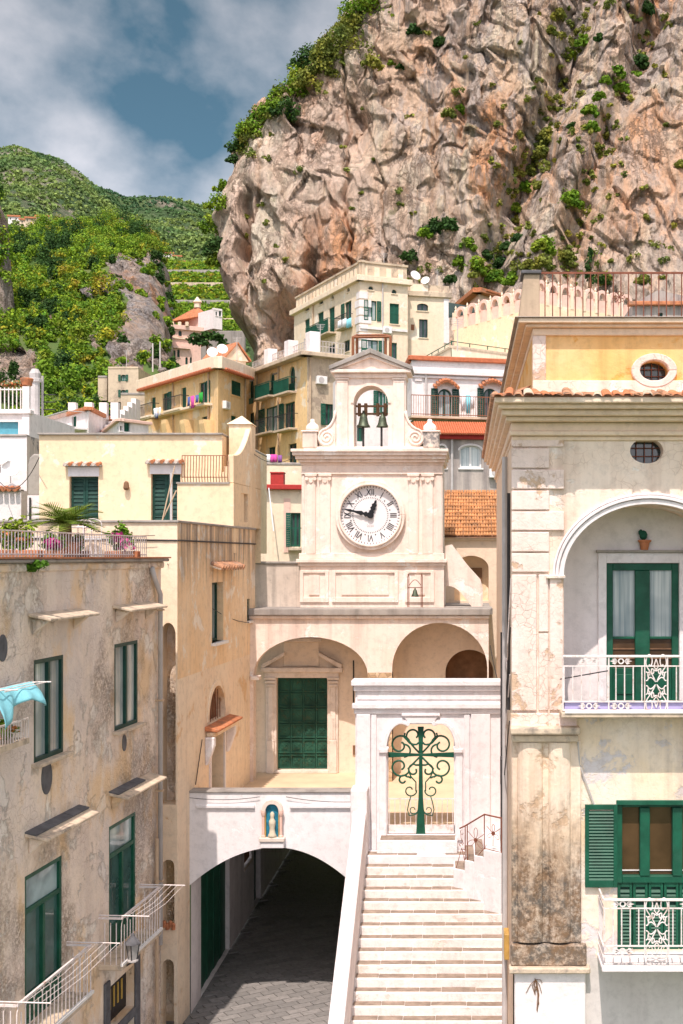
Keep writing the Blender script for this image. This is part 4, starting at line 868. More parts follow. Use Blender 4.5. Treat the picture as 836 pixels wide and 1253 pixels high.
fS = Fr((XA, RY-.75), (XA, RY))
for z in (zt, zm, zl, zb): MB().fb(fS, 0, .75, -.015, .015, z-.015, z+.015).build('balcony_rail', 'white_iron', rb)
bars(rb, fS, .12, .68, 0, zl, zm, .14, .012, 'white_iron')
# lower French window, shutters, louvred panels
A, B, Z0, Z1 = lw[0], lw[1], lw[2], lw[3]; zm = rz(1082)
win = MB(); win.fb(fR, A-.02, B, -.2, .03, Z1-.06, Z1+.03); win.fb(fR, A, A+.1, -.22, -.08, zm, Z1-.06); win.fb(fR, A+.1, B, -.22, -.08, zm, zm+.13); win.fb(fR, A+.1, B, -.22, -.1, Z1-.12, Z1-.06)
for p in (790, 830, 868): win.fb(fR, rx(p)-.09, rx(p)+.09, -.22, -.06, zm+.13, Z1-.12)
win = win.build('window', 'green_paint', rb, bevel=.01)
for a, b in ((763, 784), (796, 824), (836, 862)): MB().fb(fR, rx(a), rx(b), -.22, -.19, zm+.13, Z1-.12).build('pane', 'glass_brown', win); MB().fb(fR, rx(a), rx(b), -.19, -.17, zm+.2, zm+.215).build('glazing_bar', 'frame_white', win)
lp = (rx(829-77)-rx(810-77))
for k in range(5):
    a = A+.02+lp*1.0*k; b = a+lp-.015; sh = MB(); wq = .05
    for x0, x1, z0, z1 in ((a, a+wq, Z0, zm), (b-wq, b, Z0, zm), (a+wq, b-wq, Z0, Z0+.1), (a+wq, b-wq, zm-.08, zm), (a+wq, b-wq, zm-.34, zm-.26)): sh.fb(fR, x0, x1, -.16, -.11, z0, z1)
    sh = sh.build('shutter_panel', 'green_paint', rb, bevel=.005)
    zz = [Z0+.12+.062*i for i in range(int((zm-.36-Z0-.12)/.062))]+[zm-.25, zm-.18]
    for z in zz:
        MB().hexa([fR.pt(a+wq, -.112, z), fR.pt(b-wq, -.112, z), fR.pt(b-wq, -.122, z), fR.pt(a+wq, -.122, z), fR.pt(a+wq, -.148, z+.048), fR.pt(b-wq, -.148, z+.048), fR.pt(b-wq, -.158, z+.048), fR.pt(a+wq, -.158, z+.048)]).build('slat', 'green_paint', sh)
    MB().fb(fR, a, b, -.2, -.17, Z0, zm).build('backing', 'green_dark', sh)
a, b, z0, z1 = rx(715.5), rx(755), rz(1084.5), rz(983.5); w = .07
sh = MB()
for x0, x1, q0, q1 in ((a, a+w, z0, z1), (b-w, b, z0, z1), (a+w, b-w, z0, z0+.13), (a+w, b-w, z1-.09, z1)): sh.fb(fR, x0, x1, .04, .09, q0, q1)
sh = sh.build('shutter', 'green_paint', rb, bevel=.006)
n = 22
for i in range(n):
    z = z0+.135+(z1-z0-.24)*i/n; h = (z1-z0-.24)/n*.8
    MB().hexa([fR.pt(a+w, .088, z), fR.pt(b-w, .088, z), fR.pt(b-w, .076, z), fR.pt(a+w, .076, z), fR.pt(a+w, .054, z+h), fR.pt(b-w, .054, z+h), fR.pt(b-w, .042, z+h), fR.pt(a+w, .042, z+h)]).build('slat', 'green_paint', sh)
# lower pilaster with ledges
MB().fb(fR, RX0-.05, rx(706), 0, .10, rz(890), rz(872)).build('pilaster_block', 'quoin_plaster', rb, bevel=.02)
MB().fb(fR, RX0-.06, rx(708.5), 0, .34, rz(896), rz(887)).build('capital', 'stone_hood', rb, bevel=.03, seg=2)
MB().fb(fR, RX0-.04, rx(707), 0, .22, rz(906), rz(897.5)).build('capital', 'stone_hood', rb, bevel=.03, seg=2)
MB().fb(fR, RX0-.03, rx(711), 0, .07, rz(1152), rz(905)).build('pilaster', 'pilaster_plaster', rb, bevel=.02)
for a, b in ((633, 664), (671, 698)):
    m = MB(); c_, h = rx((a+b)/2), (rx(b)-rx(a))/2
    pts = [(c_+h*math.cos(t), .07+.11*math.sin(t)) for t in [pi*i/10 for i in range(11)]]
    for i in range(10):
        (p0, q0), (p1, q1) = pts[i], pts[i+1]; m.quad(fR.pt(p0, q0, rz(1150)), fR.pt(p1, q1, rz(1150)), fR.pt(p1, q1, rz(907)), fR.pt(p0, q0, rz(907)))
    m.build('half_column', 'pilaster_plaster', rb, smooth=True)
MB().fb(fR, RX0-.05, rx(717), 0, .16, rz(1179), rz(1153)).build('pilaster_base', 'pilaster_plaster', rb, bevel=.03, seg=2)
MB().fb(fR, RX0-.08, rx(721), 0, .26, rz(1186), rz(1179)).build('base_ledge', 'stone_hood', rb, bevel=.02)
MB().fb(fR, RX0+.02, rx(716), 0, .14, 0, rz(1186)).build('base_pier', 'white_house', rb, bevel=.02)
# cornice, tiles, attic
for p, z0, z1 in ((.06, 13.28, 13.36), (.16, 13.36, 13.44), (.10, 13.44, 13.60), (.34, 13.60, 13.68), (.52, 13.68, 13.78), (.68, 13.78, 13.86), (.84, 13.86, 13.96)):
    MB().box(RX0-p*.42, RX1+.3, RY-p, RYB+.1, z0, z1-.002).build('cornice', 'cream_stone', rb, bevel=.02, seg=2)
tp = .176; ty0 = RY-.92; tz0 = 13.965
tm = MB(); 
for k_ in range(6):
    a0, a1 = pi*k_/6, pi*(k_+1)/6
    for r in (.088,): tm.quad((-r*math.cos(a0), 0, r*.75*math.sin(a0)), (-r*math.cos(a1), 0, r*.75*math.sin(a1)), (-r*.8*math.cos(a1), .55, .19+r*.75*math.sin(a1)), (-r*.8*math.cos(a0), .55, .19+r*.75*math.sin(a0)))
    tm.quad((-.088*math.cos(a0), 0, .066*math.sin(a0)), (-.07*math.cos(a0), 0, .05*math.sin(a0)), (-.07*math.cos(a1), 0, .05*math.sin(a1)), (-.088*math.cos(a1), 0, .066*math.sin(a1)))
tme = bpy.data.meshes.new('roof_tile'); tme.from_pydata(tm.v, [], tm.f)
TM = []
for mt_ in ('terracotta', 'tile_old', 'stone_hood'): q_ = tme.copy(); q_.materials.append(MAT[mt_]); TM.append(q_)
x = RX0-.30
while x < 5.2:
    o_t = link('roof_tile', TM[random.choice((0, 0, 1, 1, 2))], None, rb, (x, ty0+random.uniform(-.05, .05), tz0+random.uniform(-.01, .02)), rot=(random.uniform(-.05, .05), 0, random.uniform(-.12, .12))); o_t.scale = (random.uniform(.9, 1.1), 1, random.uniform(.55, .85)); x += tp*random.uniform(.9, 1.05)
MB().hexa([(RX0-.36, ty0+.06, 13.962), (RX1, ty0+.06, 13.962), (RX1, RY+.3, 13.962), (RX0-.1, RY+.3, 13.962), (RX0-.36, ty0+.06, 13.975), (RX1, ty0+.06, 13.975), (RX1, RY+.3, 14.20), (RX0-.1, RY+.3, 14.20)]).build('tile_bed', 'tile_old', rb)
m = MB(); y = RY-.7      # tile ends of the side eave
while y < RYB+.1:
    m.lathe((RX0-.34, y, 13.965), [(.085, 0), (.085, .05), (.03, .10)], 8); y += .19
m.build('side_eave_tiles', 'tile_old', rb, kind='stuff')
MB().hexa([(RX0-.36, ty0+.5, 13.95), (RX0-.2, ty0+.5, 13.95), (RX0-.2, RYB+.1, 13.95), (RX0-.36, RYB+.1, 13.95), (RX0-.40, ty0+.5, 13.99), (RX0+.3, ty0+.5, 14.22), (RX0+.3, RYB+.1, 14.22), (RX0-.40, RYB+.1, 13.99)]).build('side_eave', 'tile_old', rb)
AY = RY+.3; fA = front(AY); ax2 = lambda p: PX(p, AY); az2 = lambda p: PZ(p, AY); AX0 = ax2(653)
ov1 = (ax2(782.5), ax2(818), az2(466.5), az2(441), -1, .35)
m = MB(); wall(m, fA, AX0, RX1, 14.0, az2(392), [ov1]); m.build('attic_wall', 'ochre_attic', rb)
m = MB(); m.quad((AX0, AY, 14), (AX0, RYB, 14), (AX0, RYB, az2(392)), (AX0, AY, az2(392))); m.quad((AX0, AY, az2(393)), (RX1, AY, az2(393)), (RX1, RYB, az2(393)), (AX0, RYB, az2(393))); m.build('attic_side', 'ochre_attic', rb)
MB().fb(fA, AX0-.02, ax2(668), 0, .05, 14.1, az2(411)).build('attic_pier', 'quoin_plaster', rb, bevel=.012)
MB().fb(fA, AX0-.02, RX1, 0, .06, 14.1, az2(466)).build('attic_base', 'right_plaster', rb, bevel=.012)
MB().arc(fA, (ov1[0]+ov1[1])/2, (ov1[2]+ov1[3])/2, ((ov1[1]-ov1[0])/2-.002, (ov1[3]-ov1[2])/2-.002), ((ov1[1]-ov1[0])/2+.15, (ov1[3]-ov1[2])/2+.12), 0, 2*pi, -.1, .075, 36).build('oval_surround', 'quoin_plaster', rb, bevel=.015)
for a, yt, yb, o in ((.0, 402, 411, .06), (.06, 398, 402, .16), (.12, 392, 398, .26)): MB().box(AX0-.02-a*2.2, RX1+.2, AY-o, RYB+.05, az2(yb), az2(yt)-.002).build('attic_cornice', 'cream_stone', rb, bevel=.018, seg=2)
m = MB(); m.box(AX0-.35, RX1+.25, AY-.3, RYB+.1, az2(392), az2(391)); m.build('roof_slab', 'concrete', rb, bevel=.01)
for o_, fr in ((ov, fR), (ov1, fA)):
    MB().fb(fr, o_[0]-.1, o_[1]+.1, -.37, -.34, o_[2]-.1, o_[3]+.1).build('dark_pane', 'glass_dark', rb)
    for k in range(3): m = MB(); a = o_[0]+(o_[1]-o_[0])*(k+1)/4; ftube(m, fr, [(a, o_[2]), (a, o_[3])], -.28, .008); m.build('grille_bar', 'rust_iron', rb)
    for k in range(2): m = MB(); z = o_[2]+(o_[3]-o_[2])*(k+1)/3; ftube(m, fr, [(o_[0], z), (o_[1], z)], -.28, .008); m.build('grille_bar', 'rust_iron', rb)
# roof terrace rail and chimney pier
tY = AY+.15; fT = front(tY); zt = PZ(333.5, tY); z0 = az2(391); XA = PX(662, tY)
MB().fb(fT, XA, 6.5, -.012, .012, zt-.025, zt+.01).build('terrace_rail', 'rust_iron', rb); MB().fb(fT, XA, 6.5, -.01, .01, z0+.05, z0+.07).build('terrace_rail', 'rust_iron', rb)
bars(rb, fT, PX(667, tY), PX(667, tY)+.139*34, 0, z0, zt, .139, .011, 'rust_iron', name='terrace_baluster')
c_, zc = PX(758, tY), (z0+zt)/2-.0
for i in range(8):
    an = pi/4*i; m = MB(); ftube(m, fT, bez((c_, zc), (c_+.16*math.cos(an-.5), zc+.16*math.sin(an-.5)), (c_+.16*math.cos(an+.5), zc+.16*math.sin(an+.5)), (c_, zc)), -.02, .006, 4); m.build('rosette', 'rust_iron', rb)
m = MB(); a, b = PX(641, tY), PX(660, tY); z1 = PZ(337, tY)
m.hexa([(a-.10, tY-.14, z0), (b, tY-.14, z0), (b, tY+.5, z0), (a-.10, tY+.5, z0), (a, tY-.12, z1), (b, tY-.12, z1), (b, tY+.45, z1), (a, tY+.45, z1)]); m.build('chimney', 'chimney_tan', rb, bevel=.015)
MB().box(a-.05, b+.03, tY-.18, tY+.55, z1, z1+.06).build('chimney_cap', 'slate', rb, bevel=.01)
# potted cactus above the door
pc = thing('potted_cactus', 'small green cactus in a terracotta basket pot above the balcony door', 'potted plant', (nx(788), RY+1.22, dr[3]+.25)); q = Vector((nx(788), RY+1.22, dr[3]+.25))
MB().lathe(q, [(.07, 0), (.10, .14), (.13, .16), (.13, .19), (.10, .19)], 12).build('pot', 'terracotta', pc)
m = MB(); m.lathe(q+Vector((-.02, 0, .18)), [(.02, 0), (.07, .05), (.08, .11), (.05, .17), (.01, .19)], 8); m.lathe(q+Vector((-.07, 0, .26)), [(.01, 0), (.045, .04), (.05, .09), (.01, .13)], 8); m.build('cactus', 'green_house', pc, smooth=True)
# pipes and cables on the side wall
for y, x, z0, z1, r, mt in ((23.2, RX0-.04, 8.3, 12.4, .03, 'dark_iron'), (24.6, RX0-.07, 0, 13.2, .055, 'pipe_grey'), (27.5, RX0-.05, 2, 9.5, .03, 'dark_iron')):
    MB().tube([(x, y, z0), (x, y, z1)], r, 8).build('drainpipe', mt, rb)
for k in range(4):
    m = MB(); z = 9.2-.9*k; m.tube([(RX0-.03, 22.2+.3*k, z+1.6), (RX0-.08, 22.6+.6*k, z+.4), (RX0-.05, 23.6+.7*k, z-.2), (RX0-.03, 26+.5*k, z+.2)], .012, 5); m.build('cable', 'dark_iron' if k % 2 else 'white_iron', rb)
for y, z, h in ((25.5, 7.2, .8), (26.6, 6.2, .6), (24, 3.3, .5)): MB().box(RX0-.10, RX0, y, y+.45, z, z+h).build('meter_box', 'gilt' if h < .6 else 'dark_iron', rb, bevel=.01)
m = MB(); m.tube([fR.pt(rx(706), .1, rz(898)), fR.pt(rx(709), .06, rz(935)), fR.pt(rx(727), .06, rz(984))], .014, 5); m.build('cable', 'pipe_grey', rb)
m = MB()
for k in range(14):
    a = random.uniform(636, 665); y = random.uniform(1190, 1240); p0 = fR.pt(rx(655), .16, rz(1195)); p1 = fR.pt(rx(a), .16, rz(y)); m.tube([p0, p0.lerp(p1, .5)+Vector((random.uniform(-.08, .08), 0, .03)), p1], .006, 4)
m = m.build('dry_creeper', 'wood'); tag(m, 'dry leafless creeper on the white base of the right house', 'creeper')

# ------------------------------------------------------------ left-hand building
LA, LB_ = (-9.075+.08*17, 17.0), (-9.075+.08*27.5, 27.5); fL = Fr(LA, LB_)
lb = thing('weathered_house', 'weathered grey tan house with green windows and white balconies on the left', 'house', (-8, 24, 0)); ZR = 11.16
W1, W2 = fL.box(41.5, 77.5, 808, 934), fL.box(140, 168.5, 788.5, 895)
D1, D2 = fL.box(30.5, 76, 1073, 1213), fL.box(133.5, 166, 1012, 1140)
D1 = (D1[0], D1[1], 3.30, D1[3]); D2 = (D2[0], D2[1], 3.30, D2[3])
SD = fL.box(133, 164, 1236, 1300); ST = (SD[0], SD[1], 1.75, 2.62); SD = (SD[0], SD[1], 0, 1.55)
m = MB(); wall(m, fL, 0, fL.len, 0, ZR, [W1+(0, .07), W2+(0, .07), D1+(0, .08), D2+(0, .08), SD+(0, .25), ST+(0, .2)])
m.build('facade', 'left_plaster', lb)
m = MB(); e = fL.pt(fL.len, 0, 0); e2 = (e.x-8, e.y); m.quad((e.x, e.y, 0), (e2[0], e2[1], 0), (e2[0], e2[1], ZR), (e.x, e.y, ZR)); m.quad(fL.pt(0, 0, ZR), fL.pt(fL.len, 0, ZR), fL.pt(fL.len, -8, ZR), fL.pt(0, -8, ZR)); m.quad(fL.pt(0, 0, 0), fL.pt(0, -8, 0), fL.pt(0, -8, ZR), fL.pt(0, 0, ZR))
m.build('body', 'left_plaster', lb)
MB().fb(fL, -.2, fL.len+.12, -.2, .05, ZR-.22, ZR-.07).build('cornice', 'left_plaster', lb, bevel=.04, seg=2)
MB().fb(fL, -.2, fL.len+.18, -8, .14, ZR-.07, ZR).build('roof_edge', 'concrete', lb, bevel=.02)
tm2 = MB().box(-.06, .06, 0, .24, 0, .03); tme2 = bpy.data.meshes.new('edge_tile'); tme2.from_pydata(tm2.v, [], tm2.f)
for i in range(88):
    q = fL.pt(.06+i*.1225, .16, ZR+.002); link('edge_tile', tme2, 'terracotta', lb, q, rot=(0, 0, math.atan2(fL.d.y, fL.d.x)))
for (a, b, z0, z1), cl in ((W1, 'glass_curtain'), (W2, 'glass_curtain')):
    casement(lb, fL, a, b, z0, z1, .06, 'green_dark', cl, 2, fw=.075)
    MB().fb(fL, a-.1, b+.14, -.1, .16, z0-.07, z0-.002).build('sill', 'stone_hood', lb, bevel=.012)
for (a, b, z0, z1) in (D1, D2): casement(lb, fL, a, b, z0, z1, .07, 'green_paint', 'glass_green', 2, fw=.08, rail=z1-.62, panel=.4, name='balcony_door', panemat2='glass_sky')
for x0, x1, y, back in ((34, 97, 757, 'slate'), (137.5, 183.5, 746, 'slate'), (30, 97, 1027, 'slate'), (133, 183, 976, 'slate')):
    a, z = fL.hit(x0, y); b, _ = fL.hit(x1, y)
    MB().hexa([fL.pt(a, .40, z-.05), fL.pt(b, .40, z-.05), fL.pt(b, 0, z+.03), fL.pt(a, 0, z+.03), fL.pt(a, .40, z), fL.pt(b, .40, z), fL.pt(b, 0, z+.09), fL.pt(a, 0, z+.09)]).build('window_hood', 'stone_hood', lb, bevel=.012)
    n = 3
    for k in range(n):
      if y > 900 and (k < 2 or x0 < 40): q0 = a+(b-a)*k/n; q1 = a+(b-a)*(k+1)/n; MB().hexa([fL.pt(q0+.01, .2, z+.05), fL.pt(q1-.01, .2, z+.05), fL.pt(q1-.01, .0, z+.094), fL.pt(q0+.01, .0, z+.094), fL.pt(q0+.01, .2, z+.075), fL.pt(q1-.01, .2, z+.075), fL.pt(q1-.01, .0, z+.12), fL.pt(q0+.01, .0, z+.12)]).build('hood_slab', back, lb)
    for q in (a+.15, b-.3):
        MB().hexa([fL.pt(q, .25, z-.08), fL.pt(q+.12, .25, z-.08), fL.pt(q+.12, 0, z-.3), fL.pt(q, 0, z-.3), fL.pt(q, .3, z-.03), fL.pt(q+.12, .3, z-.03), fL.pt(q+.12, 0, z-.0), fL.pt(q, 0, z-.0)]).build('bracket', 'left_plaster', lb, bevel=.02)
for px, py, w, h in ((57, 951, .22, .30), (152, 909, .12, .17), (3, 793, .16, .22)):
    a, z = fL.hit(px, py); MB().disc(fL, a, z, w, 0, .012, 24, rz=h).build('vent_patch', 'slate', lb)
def lbalc(a0, a1, z, h, pr):
    MB().fb(fL, a0-.03, a1+.03, -.05, pr+.03, z-.11, z).build('balcony_slab', 'stone_hood', lb, bevel=.015)
    MB().fb(fL, a0-.05, a1+.05, pr, pr+.05, z-.02, z+.035).build('slab_edge', 'frame_white', lb)
    MB().fb(fL, a0, a1, pr-.02, pr+.02, z+h-.02, z+h+.02).build('balcony_rail', 'white_iron', lb)
    bars(lb, fL, a0, a1, pr, z, z+h*.82, .16, .011, 'white_iron')
    n = round((a1-a0)/.16)
    for i in range(0, n-1, 2):
        c = a0+(a1-a0)*(i+1)/n; m = MB(); ftube(m, fL, [(c+.16*math.cos(pi*k/8), z+h*.82+.14*math.sin(pi*k/8)) for k in range(9)], pr, .009, 4); m.build('rail_arch', 'white_iron', lb)
    for a in (a0, a1):
        fr = Fr(fL.pt(a, 0, 0).to_2d(), fL.pt(a, 1, 0).to_2d()); fr.d = fL.n; fr.n = -fL.d
        MB().fb(fr, 0, pr, -.015, .015, z+h-.02, z+h+.02).build('balcony_rail', 'white_iron', lb); bars(lb, fr, .12, pr-.1, 0, z, z+h*.9, .12, .01, 'white_iron')
    for a in (a0+.02, a1): m = MB(); m.tube([fL.pt(a, -.0, z+h+.05), fL.pt(a, pr+.55, z+h+.05)], .013, 5); m.build('line_arm', 'white_iron', lb)
    for k in range(4): m = MB(); o = pr+.12+.13*k; m.tube([fL.pt(a0, o, z+h+.05), fL.pt((a0+a1)/2, o, z+h-.01), fL.pt(a1, o, z+h+.05)], .005, 4); m.build('washing_line', 'white_iron', lb)
yb = lambda px: 9.075*1500/(695-px)
def sY(Y): return (Y-17.0)*math.sqrt(1+.08*.08)
lbalc(sY(19.3), sY(22.3), 3.28, .86, .45); lbalc(sY(23.84), sY(26.1), 3.27, .90, .45)
# shop doorway
MB().fb(fL, SD[0]-.28, SD[0], 0, .05, 0, 2.8).build('door_surround', 'slate', lb, bevel=.02); MB().fb(fL, SD[1], SD[1]+.28, 0, .05, 0, 2.8).build('door_surround', 'slate', lb, bevel=.02); MB().fb(fL, SD[0], SD[1], 0, .05, 1.55, 1.75).build('door_surround', 'slate', lb, bevel=.02)
for i in range(7): q0 = SD[0]+(SD[1]-SD[0])*i/7; MB().fb(fL, q0+.006, q0+(SD[1]-SD[0])/7-.006, -.2, -.13, 0, 1.55).build('door_plank', 'green_house', lb)
MB().fb(fL, ST[0], ST[1], -.2, -.17, ST[2], ST[3]).build('transom', 'clock_black', lb)
for i in range(5): q0 = ST[0]+.25+.22*i; MB().fb(fL, q0, q0+.05, -.17, -.15, ST[2]+.25, ST[3]-.2).build('transom_bar', 'gold_print', lb)
# drainpipes
a, _ = fL.hit(191, 760); dp = MB(); z7 = fL.hit(191, 716)[1]
dp.tube([fL.pt(a-.45, .06, ZR-.2), fL.pt(a-.32, .08, z7+.15), fL.pt(a, .1, z7-.2), fL.pt(a, .1, 2.6)], .055, 8); dp.build('drainpipe', 'pipe_grey', lb, smooth=True)
MB().tube([fL.pt(a-.2, .09, 5), fL.pt(a-.2, .09, 0)], .04, 8).build('drainpipe', 'pipe_tan', lb)
for z in (10, 8, 6, 4): MB().fb(fL, a-.08, a+.08, 0, .17, z, z+.04).build('pipe_clip', 'pipe_tan', lb)
# roof railing
zt = PZ(652, 26); fQ = Fr(fL.pt(0, -.25, 0).to_2d(), fL.pt(fL.len, -.25, 0).to_2d())
def rrail(fr, a0, a1):
    for z in (ZR+.08, ZR+.48): MB().fb(fr, a0, a1, -.012, .012, z-.012, z+.012).build('roof_rail', 'white_iron', lb)
    bars(lb, fr, a0, a1, 0, ZR, ZR+.48, .125, .009, 'white_iron', name='roof_baluster')
rrail(fQ, 0, fQ.len-.25)
q = fQ.pt(fQ.len-.25, 0, 0); fQ2 = Fr((q.x-3, q.y), (q.x, q.y)); rrail(fQ2, 0, 3)
# lantern on balcony
lq = fL.pt(sY(24.05), .60, 3.30); ln = thing('wall_lantern', 'tapered grey lantern beside the farther white balcony of the left house', 'lantern', lq)
m = MB(); m.lathe(lq, [(.08, 0), (.13, .32), (.12, .33), (.08, .02)], 4); m.build('lantern_glass', 'lamp_glass', ln)
MB().lathe(lq+Vector((0, 0, .32)), [(.16, 0), (.15, .03), (.08, .10), (.04, .15), (.03, .20)], 8).build('lantern_cap', 'slate', ln)
MB().lathe(lq-Vector((0, 0, .05)), [(.05, 0), (.11, .03), (.11, .06)], 8).build('lantern_base', 'pipe_grey', ln)
for k in range(4): an = pi/2*k; d = Vector((math.cos(an), math.sin(an), 0)); MB().tube([lq+d*.08, lq+d*.13+Vector((0, 0, .32))], .012, 5).build('lantern_rib', 'dark_iron', ln)
m = MB(); m.tube([fL.pt(sY(24.05), 0, 3.1), fL.pt(sY(24.05), .4, 3.14), lq+Vector((0, 0, -.04))], .018, 6); m.build('bracket', 'dark_iron', ln)
# drying rack with turquoise cloth, window box
rk = thing('drying_rack', 'white folding clothes rack fixed outside the leftmost window', 'drying rack', P(15, 845, 18.6))
b0, z0 = fL.hit(0, 838); aA = b0-1.0; aB = fL.hit(18, 838)[0]
for o in (.1, .25, .4, .55): m = MB(); m.tube([fL.pt(aA, o, z0), fL.pt(aB, o, z0)], .008, 5); m.build('rack_rod', 'white_iron', rk)
for a in (aB, aA+.3): m = MB(); m.tube([fL.pt(a, 0, z0-.02), fL.pt(a, .62, z0)], .013, 5); m.build('rack_arm', 'white_iron', rk)
m = MB(); n = 30; V = []; nj = 9
for i in range(n+1):
    for j in range(nj):
        u = i/n; t = j/(nj-1); a = aA+(aB-.05-aA)*u+.34*t*u*u; fold = .05*math.sin(u*9+t*1.5)+.03*math.sin(u*21+t*3)
        V.append(fL.pt(a, .30+.20*math.sin(pi*t*.5)+fold*(.3+t), z0+.01-t*(.20+.28*(1-u)+.12*math.sin(u*7+1))-.10*u*u*t))
m.add(V, [(i*nj+j, i*nj+j+1, (i+1)*nj+j+1, (i+1)*nj+j) for i in range(n) for j in range(nj-1)])
cl = m.build('hanging_cloth', 'cloth_turquoise', smooth=True); sm = cl.modifiers.new('s', 'SOLIDIFY'); sm.thickness = .01; tag(cl, 'turquoise cloth drying on the white rack at the left edge', 'cloth')
wb = thing('window_box', 'small white railed window box full of red and green plants', 'planter', P(10, 905, 18.8)); z1 = fL.hit(0, 905)[1]-.02; aB2 = fL.hit(13, 905)[0]
MB().fb(fL, aA, aB2, 0, .32, z1-.09, z1).build('box_floor', 'stone_hood', wb); bars(wb, fL, aA, aB2, .30, z1, z1+.32, .09, .01, 'white_iron')
MB().fb(fL, aA, aB2, .29, .31, z1+.3, z1+.33).build('box_rail', 'white_iron', wb)

for k, (p0, p1, sag, r) in enumerate(((P(205, 690, 28.9), P(308, 762, 36.4), .35, .010), (P(232, 976, 29.94), P(318, 975, 29.94), .06, .008), (P(350, 975, 29.94), P(437, 981, 29.94), .05, .008), (P(48, 560, 35.5), P(0, 590, 40), .5, .012), (P(600, 790, 34), P(613, 845, 29.4), .1, .012), (P(190, 655, 28.8), P(120, 650, 28.8), .05, .008), (P(300, 545, 37), P(365, 555, 37.6), .4, .009))):
    m = MB(); m.tube([p0.lerp(p1, i/10)-Vector((0, 0, sag*4*(i/10)*(1-i/10))) for i in range(11)], r, 5); o = m.build('overhead_cable', 'dark_iron')
    tag(o, ('slack black cable from the tan house corner to the church loggia', 'thin cable along the bridge left of the shrine', 'thin cable along the bridge right of the shrine', 'slack cable from the yellow house to the left edge', 'short cable between loggia and right house', 'thin cable along the tan block behind the palm', 'thin cable from yellow pillar to the tower')[k], 'cable')
# ------------------------------------------------------------ foliage
def leaf_mesh(name, crowns, size, mat, parent=None, flatten=.35, loc=None, clump=.42, **props):
    Pn, Nn = [], []
    for (x, y, z, rx_, ry_, rz_, n) in crowns:
        k = max(4, n//16); c = rng.normal(size=(k, 3)); c /= np.linalg.norm(c, axis=1)[:, None]; c *= .35+.40*rng.random((k, 1))
        c[:, 2] = np.where(c[:, 2] < -.45, -c[:, 2]*.5, c[:, 2])
        idx = rng.integers(0, k, n); off = rng.normal(size=(n, 3)); off /= np.linalg.norm(off, axis=1)[:, None]; off *= clump*(.55+.45*rng.random((n, 1)))
        q = (c[idx]+off); Pn.append(q*[rx_, ry_, rz_]+[x, y, z]); nn = off/np.linalg.norm(off, axis=1)[:, None]+.55*rng.normal(size=(n, 3))+[0, -.1, flatten]; Nn.append(nn)
    p = np.concatenate(Pn); nn = np.concatenate(Nn); nn /= np.linalg.norm(nn, axis=1)[:, None]; n = len(p)
    t = np.cross(nn, rng.normal(size=(n, 3))); t /= np.linalg.norm(t, axis=1)[:, None]; b = np.cross(nn, t)
    s = size*(.6+.8*rng.random((n, 1))); asp = .55+.3*rng.random((n, 1))
    lo = p.min(0); cen = np.array([(p[:, 0].min()+p[:, 0].max())/2, (p[:, 1].min()+p[:, 1].max())/2, lo[2]]) if loc is None else np.array(loc)
    v = np.stack([p-t*s, p+b*s*asp, p+t*s, p-b*s*asp], 1).reshape(-1, 3)-cen
    me = bpy.data.meshes.new(name); me.vertices.add(4*n); me.vertices.foreach_set('co', v.astype(np.float32).ravel())
    me.loops.add(4*n); me.loops.foreach_set('vertex_index', np.arange(4*n, dtype=np.int32)); me.polygons.add(n)
    me.polygons.foreach_set('loop_start', np.arange(0, 4*n, 4, dtype=np.int32)); me.polygons.foreach_set('loop_total', np.full(n, 4, np.int32)); me.update(calc_edges=True); me.validate()
    return link(name, me, mat, parent, tuple(cen), **props)

q = fL.pt((aA+aB2)/2+.1, .17, z1+.2); leaf_mesh('plants', [(q.x, q.y, q.z, .16, .35, .24, 260)], .05, 'leaf_bright', wb); leaf_mesh('blossoms', [(q.x+.06, q.y, q.z-.03, .16, .33, .18, 110)], .04, 'petal_mixed', wb)
# ------------------------------------------------------------ tan building and yellow house (left middle)
tb_ = thing('tan_house', 'tan block with dark drip stains, green window and arched doorway beside the church terrace', 'house', (-7.5, 31, 0))
TA, TB2 = (-6.85, 28.96), (-6.44, 37.2); fTn = Fr(TA, TB2); TZ = 12.0
w1 = fTn.box(259.5, 273, 713, 787); w2 = fTn.box(302.5, 306, 733, 760); lun = fTn.box(255, 275, 843, 887); dd = fTn.box(257.5, 273.5, 902, 975); zsp = 8.15
dd = (dd[0], dd[1], 4.5, dd[3]); lun = (lun[0], lun[1], lun[2], lun[3]); zl = fTn.hit(230, 822)[1]-.1
m = MB(); wall(m, fTn, 0, fTn.len, zl, TZ, [w1+(0, .22), w2+(0, .15)]); m.build('upper_wall', 'tan_plaster', tb_)
m = MB(); wall(m, fTn, 0, fTn.len, 4.3, zl, [lun+((lun[1]-lun[0])*.5, .25), dd+(0, .45)]); m.build('lower_wall', 'tan_lower_plaster', tb_)
m = MB(); wall(m, fTn, 0, 1.06, 0, 4.3, []); m.build('street_wall', 'tan_lower_plaster', tb_)
fF = Fr((-12, 28.96), (-6.85, 28.96)); fx = lambda p: fF.hit(p, 700)[0]; fz = lambda p: PZ(p, 28.96)
m = MB(); wall(m, fF, 0, fF.len, 0, TZ, [(fx(197), fx(215), fz(985), fz(762), .3, .6), (fx(199), fx(213.5), fz(1133), fz(1052), .15, .4), (fx(199), fx(213), fz(1330), fz(1174), .15, .35)]); m.build('front_wall', 'tan_lower_plaster', tb_)
MB().quad(*[fF.pt(a, -.6, z) for a, z in ((fx(180), 0), (fF.len, 0), (fF.len, TZ-.5), (fx(180), TZ-.5))]).build('niche_back', 'left_plaster', tb_)
